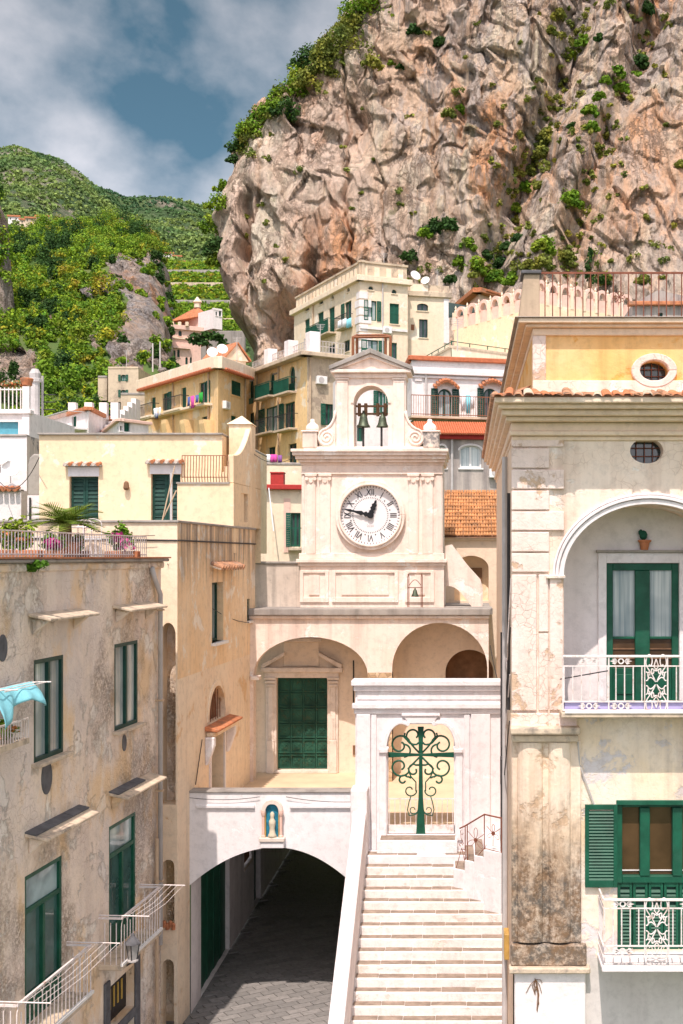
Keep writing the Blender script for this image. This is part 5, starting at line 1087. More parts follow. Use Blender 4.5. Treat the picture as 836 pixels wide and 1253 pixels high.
for k in range(4): MB().lathe((PX(201+3.6*k, 28.9), 28.93, fz(1134+(k % 2)*3)), [(.05, 0), (.05, .12), (.02, .16)], 8).build('brick_tile', 'terracotta', tb_)
MB().quad((-12, 28.96, TZ-.6), (-6.9, 28.96, TZ-.6), (-6.5, 37.2, TZ-.6), (-12, 37.2, TZ-.6)).build('roof', 'concrete', tb_)
MB().fb(fTn, -.02, fTn.len, -.2, .04, TZ, TZ+.06).build('coping', 'concrete', tb_, bevel=.012); MB().fb(fF, 0, fF.len+.03, -.2, .05, TZ, TZ+.06).build('coping', 'concrete', tb_, bevel=.012)
MB().fb(fF, 0, fF.len, -.18, -.16, TZ-.6, TZ).build('parapet_back', 'concrete', tb_)
m = MB(); ftube(m, fTn, [(0, TZ-.42), (fTn.len, TZ-.42)], .02, .02); m.build('cable', 'dark_iron', tb_); m = MB(); ftube(m, fF, [(0, TZ-.35), (fF.len, TZ-.42)], .02, .02); m.build('cable', 'dark_iron', tb_)
casement(tb_, fTn, *w1, .22, 'green_dark', 'glass_curtain', 2, fw=.07); MB().fb(fTn, w1[0]-.08, w1[1]+.1, -.2, .14, w1[2]-.08, w1[2]).build('sill', 'frame_white', tb_, bevel=.012)
shutters(tb_, fTn, *w2, .12, 'green_dark'); MB().fb(fTn, w2[0]-.05, w2[1]+.05, -.1, .1, w2[2]-.06, w2[2]).build('sill', 'frame_white', tb_)
a, z = fTn.hit(257, 696); b, _ = fTn.hit(287, 696)
MB().hexa([fTn.pt(a, .28, z-.03), fTn.pt(b, .28, z-.03), fTn.pt(b, 0, z+.05), fTn.pt(a, 0, z+.05), fTn.pt(a, .28, z), fTn.pt(b, .28, z), fTn.pt(b, 0, z+.1), fTn.pt(a, 0, z+.1)]).build('hood', 'tan_plaster', tb_)
for i in range(9): q = a+(b-a)*(i+.5)/9; MB().tube([fTn.pt(q, .32, z+.02), fTn.pt(q, 0, z+.14)], .075, 8).build('hood_tile', 'tile_old', tb_)
MB().fb(fTn, lun[0], lun[1], -.26, -.22, lun[2], lun[3]).build('lunette_backing', 'wood', tb_)
for i in range(7): m = MB(); q = lun[0]+(lun[1]-lun[0])*(i+.5)/7; ftube(m, fTn, [(q, lun[2]), (q, lun[3]-.1)], -.1, .012); m.build('lunette_bar', 'rust_iron', tb_)
m = MB(); c_ = (lun[0]+lun[1])/2; h = (lun[1]-lun[0])/2; m.arc(fTn, c_, lun[3]-h, (h, h), (h+.14, h+.14), 0, pi, 0, .03, 20); m.build('lunette_moulding', 'tan_lower_plaster', tb_)
zc = lun[2]; a, b = lun[0]-.35, lun[1]+.55
MB().hexa([fTn.pt(a, .36, zc-.14), fTn.pt(b, .36, zc-.14), fTn.pt(b, 0, zc-.12), fTn.pt(a, 0, zc-.12), fTn.pt(a, .38, zc-.08), fTn.pt(b, .38, zc-.08), fTn.pt(b, 0, zc), fTn.pt(a, 0, zc)]).build('door_hood', 'terracotta', tb_, bevel=.012)
MB().fb(fTn, a+.1, b-.1, 0, .26, zc-.28, zc-.15).build('hood_moulding', 'tan_lower_plaster', tb_, bevel=.03, seg=2)
for q in (a+.12, b-.3): MB().prism(Fr(fTn.pt(q, 0, 0).to_2d(), fTn.pt(q, 1, 0).to_2d()), [(0, zc-.28), (.24, zc-.28), (.24, zc-.5), (.06, zc-1.0), (0, zc-1.0)], -.1, .1).build('console', 'white_plaster', tb_, bevel=.02)
for e0, e1, q0, q1 in ((dd[0]-.14, dd[0], 4.5, dd[3]+.14), (dd[1], dd[1]+.14, 4.5, dd[3]+.14), (dd[0], dd[1], dd[3], dd[3]+.14)): MB().fb(fTn, e0, e1, 0, .04, q0, q1).build('door_surround', 'white_plaster', tb_)
MB().fb(fTn, dd[0], dd[1], -.45, -.38, 4.5, dd[3]).build('door', 'green_dark', tb_)
m = MB(); ftube(m, fTn, [fTn.hit(238, 960), fTn.hit(246, 905)], .03, .012); m.build('cable', 'dark_iron', tb_)

yh = thing('yellow_house', 'pale yellow flat-roofed house with dark green doors behind the palm terrace', 'house', (-9, 36, TZ-.6))
YF = 36.0; fY = front(YF); yx = lambda p: PX(p, YF); yz = lambda p: PZ(p, YF)
o1 = (yx(85), yx(120.5), 11.3, yz(583), 0, .25); o2 = (yx(185), yx(221), 11.3, yz(580), 0, .25)
rc1 = (yx(83.5), yx(121.5), 11.3, yz(571), 0, .10)
m = MB(); wall(m, fY, yx(48), yx(272), 11.3, yz(532), [o1, o2]); m.quad((yx(48), YF, 11.3), (yx(48), 44, 11.3), (yx(48), 44, yz(532)), (yx(48), YF, yz(532))); m.quad((yx(272), YF, 11.3), (yx(272), 44, 11.3), (yx(272), 44, yz(529)), (yx(272), YF, yz(529)))
m.quad((yx(48), YF, yz(533)), (yx(272), YF, yz(533)), (yx(272), 44, yz(533)), (yx(48), 44, yz(533))); m.build('wall', 'yellow_plaster', yh)
MB().fb(fY, yx(47), yx(273), -8, .10, yz(532.5), yz(530)).build('roof_edge', 'concrete', yh, bevel=.015)
for o in (o1, o2):
    for q0, q1 in ((o[0], (o[0]+o[1])/2-.005), ((o[0]+o[1])/2+.005, o[1])): s_ = MB(); shutter_mesh(s_, fY, q0, q1, o[2], o[3], -.22, n=18); s_.build('door_leaf', 'green_dark', yh)
    MB().fb(fY, o[0], o[1], -.26, -.23, o[2], o[3]).build('door_backing', 'green_dark', yh)
    MB().fb(fY, o[0]-.03, o[1]+.03, 0, .03, o[3], o[3]+.28).build('lintel_panel', 'white_plaster', yh)
    z = o[3]+.29; MB().fb(fY, o[0]-.12, o[1]+.12, 0, .22, z, z+.04).build('hood', 'concrete', yh)
    for i in range(8): q = o[0]-.12+(o[1]-o[0]+.24)*(i+.5)/8; MB().tube([fY.pt(q, .24, z+.05), fY.pt(q, 0, z+.10)], .055, 8).build('hood_tile', 'terracotta' if i % 2 else 'marble', yh)
lm = MB().lathe(fY.pt(yx(156), .12, yz(600)), [(.05, 0), (.09, .06), (.07, .22), (.03, .26)], 8).build('wall_lamp', 'wood', yh)
YB = 34.4; fY2 = front(YB); y2x = lambda p: PX(p, YB); y2z = lambda p: PZ(p, YB)
m = MB(); m.box(y2x(217), y2x(286), YB, YF-.003, 11.3, y2z(592)); m.build('stair_block', 'yellow_plaster', yh)
MB().box(y2x(216), y2x(281), YB-.04, YF-.002, y2z(592), y2z(590)).build('stair_slab', 'concrete', yh)
for k in range(5): MB().box(y2x(262+4*k), y2x(281), YB+.5, YF-.004, y2z(590-7*k), y2z(583-7*k)).build('stair_step', 'yellow_plaster', yh)
zt = y2z(557); z0 = y2z(590)
MB().fb(fY2, y2x(223), y2x(279), -.012, .012, zt-.02, zt).build('stair_rail', 'brown_wood', yh); MB().fb(fY2, y2x(223), y2x(279), -.012, .012, z0+.13, z0+.15).build('stair_rail', 'brown_wood', yh)
for i in range(17):
    a = y2x(223)+(y2x(279)-y2x(223))*i/16; m = MB(); m.tube([fY2.pt(a, 0, z0), fY2.pt(a, .07, z0+.2), fY2.pt(a, .02, z0+.42), fY2.pt(a, 0, zt)], .012, 5); m.build('stair_baluster', 'brown_wood', yh)
# gable pillar on the right end (follows the tan wall)
s0 = fTn.hit(286, 600)[0]; p0 = fTn.pt(s0, .0, 0); p1 = fTn.pt(fTn.len-.2, .0, 0); zt1 = PZ(519, p0.y); ztop = PZ(508, p0.y)
fP = Fr((p0.x, p0.y), (p1.x, p1.y)); wq = fP.box(295, 303.5, 603, 638); z5 = PZ(596, 36.5)
m = MB(); wall(m, fP, 0, fP.len+1.0, TZ+.06, z5, [wq+(0, .2)]); e_ = fP.len+1.0; m.quad(*[fP.pt(e_, o, z) for o, z in ((0, TZ-1), (-3, TZ-1), (-3, z5), (0, z5))]); m.quad(*[fP.pt(0, o, z) for o, z in ((0, TZ+.06), (-.2, TZ+.06), (-.2, z5), (0, z5))]); m.build('gable_side', 'yellow_plaster', yh)
sp = 2.1; cv_ = [(sp*t, PZ(556, 34.4)+(PZ(524, 36.5)-PZ(556, 34.4))*(t**2.2)) for t in [i/10 for i in range(11)]]
MB().prism(fP, [(0, z5-.001)]+cv_+[(sp, z5-.001)], -.16, 0).build('gable_curve', 'yellow_plaster', yh, bevel=.02)
MB().prism(fP, [(sp, z5-.001), (e_, z5-.001), (e_, PZ(558, 38.5)), (sp, PZ(548, 36.6))], -.3, -.002).build('gable_end', 'yellow_plaster', yh, bevel=.02)
q = fP.pt(sp, 0, 0); xa_ = PX(280, q.y); zt1 = PZ(519, q.y); MB().box(xa_, q.x+.02, q.y, q.y+.75, TZ, zt1).build('pillar', 'yellow_plaster', yh, bevel=.02)
c_ = Vector(((xa_+q.x)/2, q.y+.37, 0)); w = (q.x-xa_)/2+.06; MB().add([(c_.x-w, c_.y-.43, zt1), (c_.x+w, c_.y-.43, zt1), (c_.x+w, c_.y+.43, zt1), (c_.x-w, c_.y+.43, zt1), (c_.x, c_.y, PZ(507, q.y))], [(0, 1, 4), (1, 2, 4), (2, 3, 4), (3, 0, 4), (3, 2, 1, 0)]).build('pillar_cap', 'yellow_plaster', yh)
MB().fb(fP, wq[0], wq[1], -.21, -.17, wq[2], wq[3]).build('slit_window', 'wood', yh)
for k in range(3): m = MB(); m.tube([P(198-3*k, 640+4*k, 33), P(214+2*k, 570+30*k, 33.2)], .018, 6); m.build('ladder_rail', 'pipe_tan', yh) if k < 2 else None
MB().fb(fY2, y2x(211), y2x(213.5), .2, .28, 11.4, y2z(579)).build('stair_post', 'pipe_grey', yh)

# ------------------------------------------------------------ palm terrace
def frond(mb, base, az, el, L_, w=.06, n=14, sag=.5):
    d = Vector((math.cos(az), math.sin(az), 0)); pts = []
    for i in range(n+1): t = i/n; pts.append(base+d*(L_*t*math.cos(el))+Vector((0, 0, L_*t*math.sin(el)-sag*L_*t*t)))
    side = Vector((-d.y, d.x, 0))
    for i in range(1, n):
        t = i/n; ll = .42*math.sin(pi*(.12+.86*t))**.7; dirp = (pts[i+1]-pts[i]).normalized()
        for s in (1, -1):
            tip = pts[i]+side*(s*ll*.72)+dirp*ll*.55+Vector((0, 0, .10*ll)); b = dirp*.022
            mb.add([pts[i]-b, pts[i]+b, tip], [(0, 1, 2)])
    mb.tube(pts, .012, 4, .004)
pb = P(80, 672, 25.2); pb.z = ZR; pt = thing('palm_tree', 'small sago palm with arching fronds on the flowered roof terrace', 'palm', pb)
MB().lathe(pb, [(.26, 0), (.30, .3), (.32, .34), (.26, .34)], 14).build('pot', 'terracotta', pt)
MB().tube([pb+Vector((0, 0, .3)), pb+Vector((0, 0, .72))], .15, 9, .12).build('trunk', 'wood', pt)
m = MB()
for i in range(30): frond(m, pb+Vector((0, 0, .70)), 2*pi*i*.381966+random.uniform(-.2, .2), rad(8+66*(i/40)**1.1), random.uniform(.80, 1.02), sag=.40)
m.build('crown', 'leaf_palm', pt)
def flowers(name, label, px, pw_, Y, h, n, petals, cat='flowers', grp=None):
    b = P(px, 680, Y); b.z = ZR; t = thing(name, label, cat, b, grp); r = pw_*Y/F/2
    MB().box(b.x-r, b.x+r, b.y-.12, b.y+.12, ZR, ZR+.16).build('trough', 'terracotta', t, bevel=.01)
    leaf_mesh('leaves', [(b.x, b.y, ZR+.16+h*.6, r, .16, h*.9, n)], .05, 'leaf_bright', t)
    if petals: leaf_mesh('blossoms', [(b.x, b.y-.08, ZR+.16+h*.5, r, .2, h*.6, n//3)], .05, petals, t)
flowers('flower_trough', 'trough of pale and mixed flowers at the left end of the roof railing', 20, 60, 22.2, .42, 500, 'petal_mixed')
flowers('flower_trough', 'trough of white and orange flowers between the palm and the magenta trough', 96, 26, 25.8, .3, 260, 'petal_mixed')
flowers('flower_trough', 'trough of magenta flowers left of the white terrace chairs', 64, 34, 24.6, .26, 260, 'petal')
flowers('flower_trough', 'trough with tall grassy leaves and magenta flowers near the roof corner', 150, 40, 26.6, .42, 380, 'petal')
m = leaf_mesh('trailing_vine', [(*fL.pt(fL.hit(32, 690)[0], .14, ZR-.12), .35, .08, .16, 120)], .05, 'leaf_bright'); tag(m, 'small green vine trailing over the terracotta roof edge', 'vine')
def chair(px, Y, lab, rot):
    b = P(px, 680, Y); b.z = ZR; t = thing('terrace_chair', lab, 'chair', b); c, s = math.cos(rot), math.sin(rot)
    q = lambda x, y, z: Vector((b.x+x*c-y*s, b.y+x*s+y*c, ZR+z))
    for x in (-.2, .2):
        for y in (-.2, .2): MB().tube([q(x, y, 0), q(x*.95, y*.95, .42)], .012, 5).build('leg', 'white_iron', t)
    MB().hexa([q(-.22, -.22, .42), q(.22, -.22, .42), q(.22, .22, .42), q(-.22, .22, .42), q(-.22, -.22, .45), q(.22, -.22, .45), q(.22, .22, .45), q(-.22, .22, .45)]).build('seat', 'cloth_white', t)
    m = MB(); m.tube([q(-.2, .2, .42)]+[q(-.2*math.cos(pi*i/8), .23, .78+.12*math.sin(pi*i/8)) for i in range(9)]+[q(.2, .2, .42)], .012, 5); m.tube([q(.07*math.cos(2*pi*i/12), .22, .72+.1*math.sin(2*pi*i/12)) for i in range(13)], .008, 4); m.build('backrest', 'white_iron', t)
chair(112, 27.6, 'white wrought iron chair right of the sago palm', .2); chair(96, 29.0 if 0 else 28.2, 'white wrought iron chair half hidden behind the sago palm', -.4)
tbl = thing('terrace_table', 'small white round iron table behind the sago palm', 'table', (PX(103, 28.4), 28.4, ZR)); q = Vector((PX(103, 28.4), 28.4, ZR))
MB().lathe(q+Vector((0, 0, .70)), [(.34, 0), (.35, .015), (.34, .03)], 20).build('table_top', 'white_iron', tbl); MB().tube([q, q+Vector((0, 0, .7))], .025, 7).build('table_leg', 'white_iron', tbl); MB().lathe(q, [(.2, 0), (.2, .015), (.03, .04)], 14).build('table_base', 'white_iron', tbl)

# ------------------------------------------------------------ background houses
GRP = 'houses climbing the hillside behind the church'
def win(root, fr, op):
    x0, x1, yt, yb, st = op[:5]; rise = op[5] if len(op) > 5 else 0
    a, b, z0, z1 = fr.box(x0, x1, yt, yb); r = (b-a)*.5*rise
    return a, b, z0, z1, r, st
def house(name, label, L_, C, R_, ytop, ybase, mat, opsL=(), opsR=(), matR=None, dep=9.0, roof='flat', edge='concrete', eave=.0, gm='green_house', fx_=None, cat='house', eh=.25, group=None):
    zt = PZ(ytop, C[1]); zb = PZ(ybase, C[1]); c = Vector((PX(C[0], C[1]), C[1])); r = Vector((PX(R_[0], R_[1]), R_[1])); l = Vector((PX(L_[0], L_[1]), L_[1])) if L_ else None
    t = thing(name, label, cat, (c.x, c.y+1, zb), group); frR = Fr(c, r); frL = Fr(l, c) if L_ else None
    back = Vector((r.x, r.y)) - frR.n*dep if not L_ else (l + r - c)
    for fr, ops, mt in ((frL, opsL, mat), (frR, opsR, matR or mat)):
        if not fr: continue
        W_ = [win(t, fr, o) for o in ops]; m = MB(); wall(m, fr, 0, fr.len, zb, zt, [(a, b, z0, z1, rr, .22) for a, b, z0, z1, rr, st in W_]); m.build('wall', mt, t)
        for a, b, z0, z1, rr, st in W_:
            if st == 'sh': MB().fb(fr, a, b, -.24, -.2, z0, z1).build('shutter_backing', gm, t); shutters(t, fr, a, b, z0, z1, .2, gm)
            elif st in ('op', 'l', 'r', 'dk', 'wh', 'gn'):
                casement(t, fr, a, b, z0, z1, .2, {'wh': 'frame_white', 'dk': 'green_dark'}.get(st, gm), {'dk': 'glass_dark', 'wh': 'glass_curtain'}.get(st, 'glass_dark' if st != 'op' else 'glass_curtain'), 2, rr, fw=.09)
                if st in ('op', 'l', 'r'): shutters(t, fr, a, b, z0, z1, .2, gm, {'op': 'open'}.get(st, st))
            elif st == 'gd': MB().fb(fr, a, b, -.24, -.16, z0, z1).build('door', gm, t)
            elif st == 'td': MB().fb(fr, a, b, -.24, -.16, z0, z1).build('roller_shutter', 'teal_paint', t)
            if st in ('wh', 'dk', 'sh'): MB().fb(fr, a-.08, b+.08, -.05, .08, z0-.08, z0-.002).build('sill', 'frame_white' if st == 'wh' else mat, t)
    pts = [l, c, r, back] if L_ else [c, r, back, c-frR.n*dep]
    m = MB(); m.add([(p.x, p.y, zt-.01) for p in pts], [(0, 1, 2, 3)])
    for i in range(len(pts)):
        a, b = pts[i], pts[(i+1) % len(pts)]
        if (L_ and i < 2) or (not L_ and i == 0): continue
        m.quad((a.x, a.y, zb), (b.x, b.y, zb), (b.x, b.y, zt), (a.x, a.y, zt))
    m.build('rear', mat, t)
    if roof == 'flat':
        for fr in (frL, frR):
            if fr: MB().fb(fr, -eave, fr.len+eave, -.3, eave+.05+(0 if fr is frR else .004), zt-eh*.5, zt+eh*.5-(0 if fr is frR else .006)).build('cornice', edge, t, bevel=.03)
    return t, frL, frR, zt
def bxw(t, fr, x0, x1, yt, yb, o0, o1, name, mat, **k):
    a, b, z0, z1 = fr.box(x0, x1, yt, yb); return MB().fb(fr, a, b, o0, o1, z0, z1).build(name, mat, t, **k)
def balcony(t, fr, x0, x1, yf, h, pr, mat='dark_iron', slab='stone_house', screen=None, step=.22):
    a, z = fr.hit(x0, yf); b, _ = fr.hit(x1, yf)
    MB().fb(fr, a, b, 0, pr, z-.16, z).build('balcony_slab', slab, t, bevel=.02)
    m = MB(); m.fb(fr, a, b, pr-.06, pr-.02, z+h-.05, z+h); n = max(2, int((b-a)/step))
    for i in range(n+1): q = a+(b-a-.04)*i/n; m.fb(fr, q, q+.03, pr-.055, pr-.025, z, z+h-.05)
    for q in (a, b-.04): m.fb(fr, q, q+.04, 0, pr-.06, z+h-.05, z+h)
    m.build('balcony_railing', mat, t)
    if screen: MB().fb(fr, a+.02, b-.05, pr-.10, pr-.08, z, z+h-.1).build('balcony_screen', screen, t)
def laundry(name, label, fr, items, o, cat='laundry'):
    t = thing(name, label, cat, fr.pt(fr.hit(items[0][0], items[0][2])[0], o, fr.hit(items[0][0], items[0][3])[1]))
    for x0, x1, yt, yb, mt in items:
        a, b, z0, z1 = fr.box(x0, x1, yt, yb, o); m = MB(); n = 6
        vs = []
        for i in range(n+1):
            for z, am in ((z1, .01), ((z0+z1)/2, .05), (z0+.06*math.sin(i*2.3), .09)): vs.append(fr.pt(a+(b-a)*i/n, o+am*math.sin(i*1.9+z), z))
        m.add(vs, [(i*3+j, i*3+j+1, i*3+j+4, i*3+j+3) for i in range(n) for j in (0, 1)]); c = m.build('cloth', mt, t, smooth=True); c.modifiers.new('s', 'SOLIDIFY').thickness = .02
def dish(name, label, p, r, az=0.0, mat='dish_white'):
    p = Vector(p); t = thing(name, label, 'satellite dish', p); m = MB(); n = 20
    d = Vector((math.sin(az), -math.cos(az), .55)).normalized(); u = d.cross(Vector((0, 0, 1))).normalized(); v = u.cross(d)
    vs = []
    for k, rr in enumerate((0.02, .35, .7, 1.0)):
        for i in range(n): an = 2*pi*i/n; vs.append(p+u*(r*rr*math.cos(an))+v*(r*1.08*rr*math.sin(an))+d*(r*.28*rr*rr))
    m.add(vs, [(k*n+i, k*n+(i+1) % n, (k+1)*n+(i+1) % n, (k+1)*n+i) for k in range(3) for i in range(n)]+[tuple(range(n))]); o = m.build('reflector', mat, t, smooth=True); o.modifiers.new('s', 'SOLIDIFY').thickness = .02
    MB().tube([p+d*.02-v*r, p+d*r*.9], r*.035, 5).build('feed_arm', 'pipe_grey', t); MB().tube([p, p-d*r*.3-Vector((0, 0, r*1.4))], r*.06, 6).build('mast', 'pipe_grey', t)
# ochre building one
t, fl1, fr1, zt = house('ochre_house', 'long ochre apartment house with balcony laundry and red-edged roof', (177, 104), (267, 92), (301, 97), 444.5, 560, 'ochre_house',
    opsL=[(185, 190.5, 487, 511, 'sh'), (199, 206.5, 482, 507, 'r'), (222, 228, 475, 500, 'sh'), (244, 253, 469, 495, 'r'), (184, 190, 524.5, 534, 'dk'), (200.5, 207, 521, 531.5, 'dk'), (221, 228, 516, 530, 'dk'), (247, 253.5, 510.5, 528, 'dk')],
    opsR=[(283.5, 296, 464.5, 482.5, 'sh'), (283, 290, 508, 524, 'sh')], eave=.5, edge='cream_house', eh=.9)
for fr, a, b in ((fl1, 0, fl1.len), (fr1, 0, fr1.len)):
    n = int((b-a)/.3); m = MB()
    for i in range(n): q = a+(b-a)*(i+.5)/n; m.tube([fr.pt(q, .72, zt-.47), fr.pt(q, .2, zt-.40)], .13, 6)
    m.build('eave_tiles', 'orange_tile', t, kind='stuff')
a, z = fl1.hit(183, 512); m = MB().fb(fl1, a, fl1.len*.93, 0, .7, fl1.hit(183, 512)[1]-.18, fl1.hit(183, 512)[1]).build('gallery_slab', 'cream_house', t, bevel=.02)
balcony(t, fl1, 174.5, 195, 513, 1.0, .8, slab='cream_house'); balcony(t, fl1, 211, 231, 504, 1.0, .8, slab='cream_house')
for x0 in (190, 208, 231, 255): a, _ = fl1.hit(x0, 520); zz = fl1.hit(x0, 515)[1]; MB().hexa([fl1.pt(a, .75, zz-.3), fl1.pt(a+.9, .75, zz-.3), fl1.pt(a+.9, .1, zz-4), fl1.pt(a, .1, zz-4), fl1.pt(a, .75, zz), fl1.pt(a+.9, .75, zz), fl1.pt(a+.9, -.0, zz), fl1.pt(a, -.0, zz)]).build('buttress', 'ochre_house', t)
laundry('white_laundry', 'white and blue washing on the far balcony of the ochre house', fl1, [(188, 193, 500, 511, 'cloth_white'), (194, 197, 499, 509, 'cloth_white'), (190.5, 193.5, 506, 512, 'cloth_blue')], .9)
laundry('coloured_laundry', 'blue, pink and green washing on the ochre house corner balcony', fl1, [(229.5, 232.5, 486, 497, 'cloth_blue'), (233.5, 238, 485, 500, 'cloth_pink'), (239, 243, 484, 493, 'cloth_blue'), (243, 248, 481, 493, 'cloth_green')], .9)
# ochre building two
t2, fl2, fr2, zt2 = house('ochre_corner_house', 'ochre corner house with green arched balcony doors left of the bell gable', (297, 102), (376, 90), (425, 92), 434, 590, 'ochre_house', matR='stone_house',
    opsL=[(305, 310.5, 464.5, 494, 'gn', 1), (330, 336, 457, 487, 'gn', 1), (354, 361, 449.5, 480, 'gn', 1), (305, 311, 506, 533, 'dk'), (324.5, 339.5, 500, 531, 'op'), (348, 361, 494.5, 526, 'l'), (328, 337, 548, 558, 'dk'), (353, 363, 544, 570, 'dk')],
    opsR=[(398, 409, 494, 520, 'l')], eave=.7, edge='stone_house', eh=.3)
balcony(t2, fl2, 320.5, 339, 489, 1.05, .7, 'green_house', screen='green_house'); balcony(t2, fl2, 344.5, 363, 484, 1.05, .7, 'green_house', screen='green_house')
balcony(t2, fl2, 321.5, 340.5, 532, 1.1, .7); balcony(t2, fl2, 345, 364.5, 528, 1.1, .7)
for x0, x1 in ((305, 310.5), (330, 336), (354, 361)): bxw(t2, fl2, x0, x1, 488 if x0 < 310 else (478 if x0 < 340 else 470), 495 if x0 < 310 else (488 if x0 < 340 else 480), -.1, .02, 'door_screen', 'green_house')
for x in (309, 338, 364): a, z = fl2.hit(x, 455-(x-309)*.35+(-3)); MB().fb(fl2, a-.4, a+.4, 0, .12, fl2.hit(x, 466-(x-309)*.3)[1]-.04, fl2.hit(x, 466-(x-309)*.3)[1]+.04).build('drip_hood', 'concrete', t2) if x < 340 else None
# roof terrace wall with white posts on top
fr = fl2
for i, x in enumerate((324, 349, 375)): a, z = fr.hit(x, 440-(x-324)*.28); MB().fb(fr, a-.45, a+.45, -.9, -.1, zt2+.1, zt2+1.7).build('terrace_post', 'white_house', t2, bevel=.02)
m = MB()
for z in (.4, .8, 1.2): m.fb(fr, 1, fr.len, -.5, -.46, zt2+z, zt2+z+.04)
for i in range(40): a = 1+(fr.len-1)*i/39; m.fb(fr, a, a+.04, -.5, -.46, zt2+.1, zt2+1.25)
m.build('terrace_railing', 'pipe_grey', t2)
m = MB()
for z in (.4, .8, 1.2): m.fb(fr2, 0, fr2.len, -.5, -.46, zt2+z, zt2+z+.04)
for i in range(14): a = fr2.len*i/13; m.fb(fr2, a, a+.04, -.5, -.46, zt2+.1, zt2+1.25)
m.build('terrace_railing', 'pipe_grey', t2)
laundry('bunting_laundry', 'magenta patterned cloth drying on the lower roof left of the tower', front(80), [(322, 331, 556, 566, 'cloth_white'), (331, 339, 556, 566, 'cloth_pink'), (340, 345, 557, 567, 'purple_cloth')], 0)
# big cream villa under the cliff
t3, fl3, fr3, zt3 = house('cream_villa', 'large cream villa with green shutters and roof balustrade below the cliff', (360, 128), (440.5, 112), (499, 114), 340.5, 470, 'cream_house', matR='cream_house',
    opsL=[(373, 379, 392, 414, 'sh'), (389, 396, 384, 416, 'sh'), (402.5, 409.5, 378, 410, 'sh'), (422, 430, 371, 402, 'l'), (373.5, 378.5, 374, 382, 'dk', 1), (390.5, 395.5, 366.5, 374, 'dk', 1), (405.5, 408.5, 362, 367, 'dk', 1), (424.5, 428, 353, 358.5, 'dk', 1), (402, 410, 424, 440, 'dk'), (421, 428, 418, 432, 'dk')],
    opsR=[(450.5, 461, 367.5, 392, 'op'), (477, 488.5, 371, 396, 'sh'), (451, 457, 350, 354.5, 'dk', 1), (479.5, 485.5, 354, 359, 'dk', 1), (449, 463, 415.5, 440, 'op'), (476, 486, 419, 445, 'gn')], eave=.35, edge='cream_house', eh=.5)
for fr in (fl3, fr3):
    MB().fb(fr, 0, fr.len, -.45, -.2, zt3+.25, zt3+1.5).build('roof_balustrade', 'stone_house', t3); n = int(fr.len/1.0)
    for i in range(n): q = fr.len*(i+.25)/n; MB().fb(fr, q, q+.5, -.2, -.14, zt3+.4, zt3+1.2).build('balustrade_panel', 'cream_house', t3)
    MB().fb(fr, -.1, fr.len+.1, -.5, -.1, zt3+1.5, zt3+1.68).build('balustrade_cap', 'stone_house', t3)
for z in range(9): zz = zt3-1.2-z*.75; MB().fb(fr3, 0, 1.1 if z % 2 else .75, 0, .06, zz-.62, zz).build('corner_stone', 'white_house', t3); MB().fb(fl3, fl3.len-(1.1 if z % 2 else .75), fl3.len, 0, .06, zz-.62, zz).build('corner_stone', 'white_house', t3)
bxw(t3, fr3, 440.5, 498, 399, 402, 0, .15, 'string_course', 'white_house'); balcony(t3, fl3, 384, 411.5, 418.5, 1.3, .9, 'green_house', screen='green_house'); balcony(t3, fl3, 418, 432, 404, 1.1, .7)
laundry('villa_laundry', 'pale blue and white washing on the corner balcony of the cream villa', fl3, [(414, 418, 393, 402, 'cloth_white'), (419.5, 424, 391, 401, 'cloth_white'), (424.5, 430, 391, 402, 'cloth_turquoise')], 1.0)
t4, _, fr4, zt4 = house('villa_annex', 'plain cream annex with two dark windows adjoining the cream villa', None, (498.5, 116), (550, 117), 359, 470, 'cream_house', opsR=[(510.5, 524, 371, 380, 'dk', .5), (513, 523.5, 390.5, 413, 'dk')], edge='stone_house', eh=.5, eave=.2)
bxw(t4, fr4, 498.5, 550, 347, 358, -.4, -.1, 'roof_parapet', 'stone_house'); bxw(t4, fr4, 502, 524, 347, 358, -.1, .05, 'parapet_panel', 'cream_house'); bxw(t4, fr4, 543, 549.5, 366, 420, 0, .08, 'corner_stone', 'white_house'); bxw(t4, fr4, 503, 507, 397, 404, -.05, .03, 'vent', 'brown_wood')
dish('satellite_dish', 'tilted square-looking white dish on the villa annex roof', P(508, 338, 116.5), .5, .5); dish('satellite_dish', 'smaller round white dish on the villa annex roof', P(521, 344, 116.5), .42, -.3)
# pergola terrace in front of the villa
pg = thing('pergola', 'brown timber pergola frame on the terrace below the cream villa', 'pergola', P(455, 435, 104))
for x in (432, 478): MB().tube([P(x, 445, 104), P(x, 412, 104)], .13, 6).build('post', 'brown_wood', pg)
for x in (437, 472): MB().tube([P(x, 440, 107), P(x, 410, 107)], .13, 6).build('post', 'brown_wood', pg)
for a, b in ((P(431, 413, 104), P(479, 412, 104)), (P(436, 410.5, 107), P(473, 410, 107)), (P(432, 413, 104), P(437, 410, 107)), (P(478, 412, 104), P(472, 410, 107))): MB().tube([a, b], .11, 6).build('beam', 'brown_wood', pg)
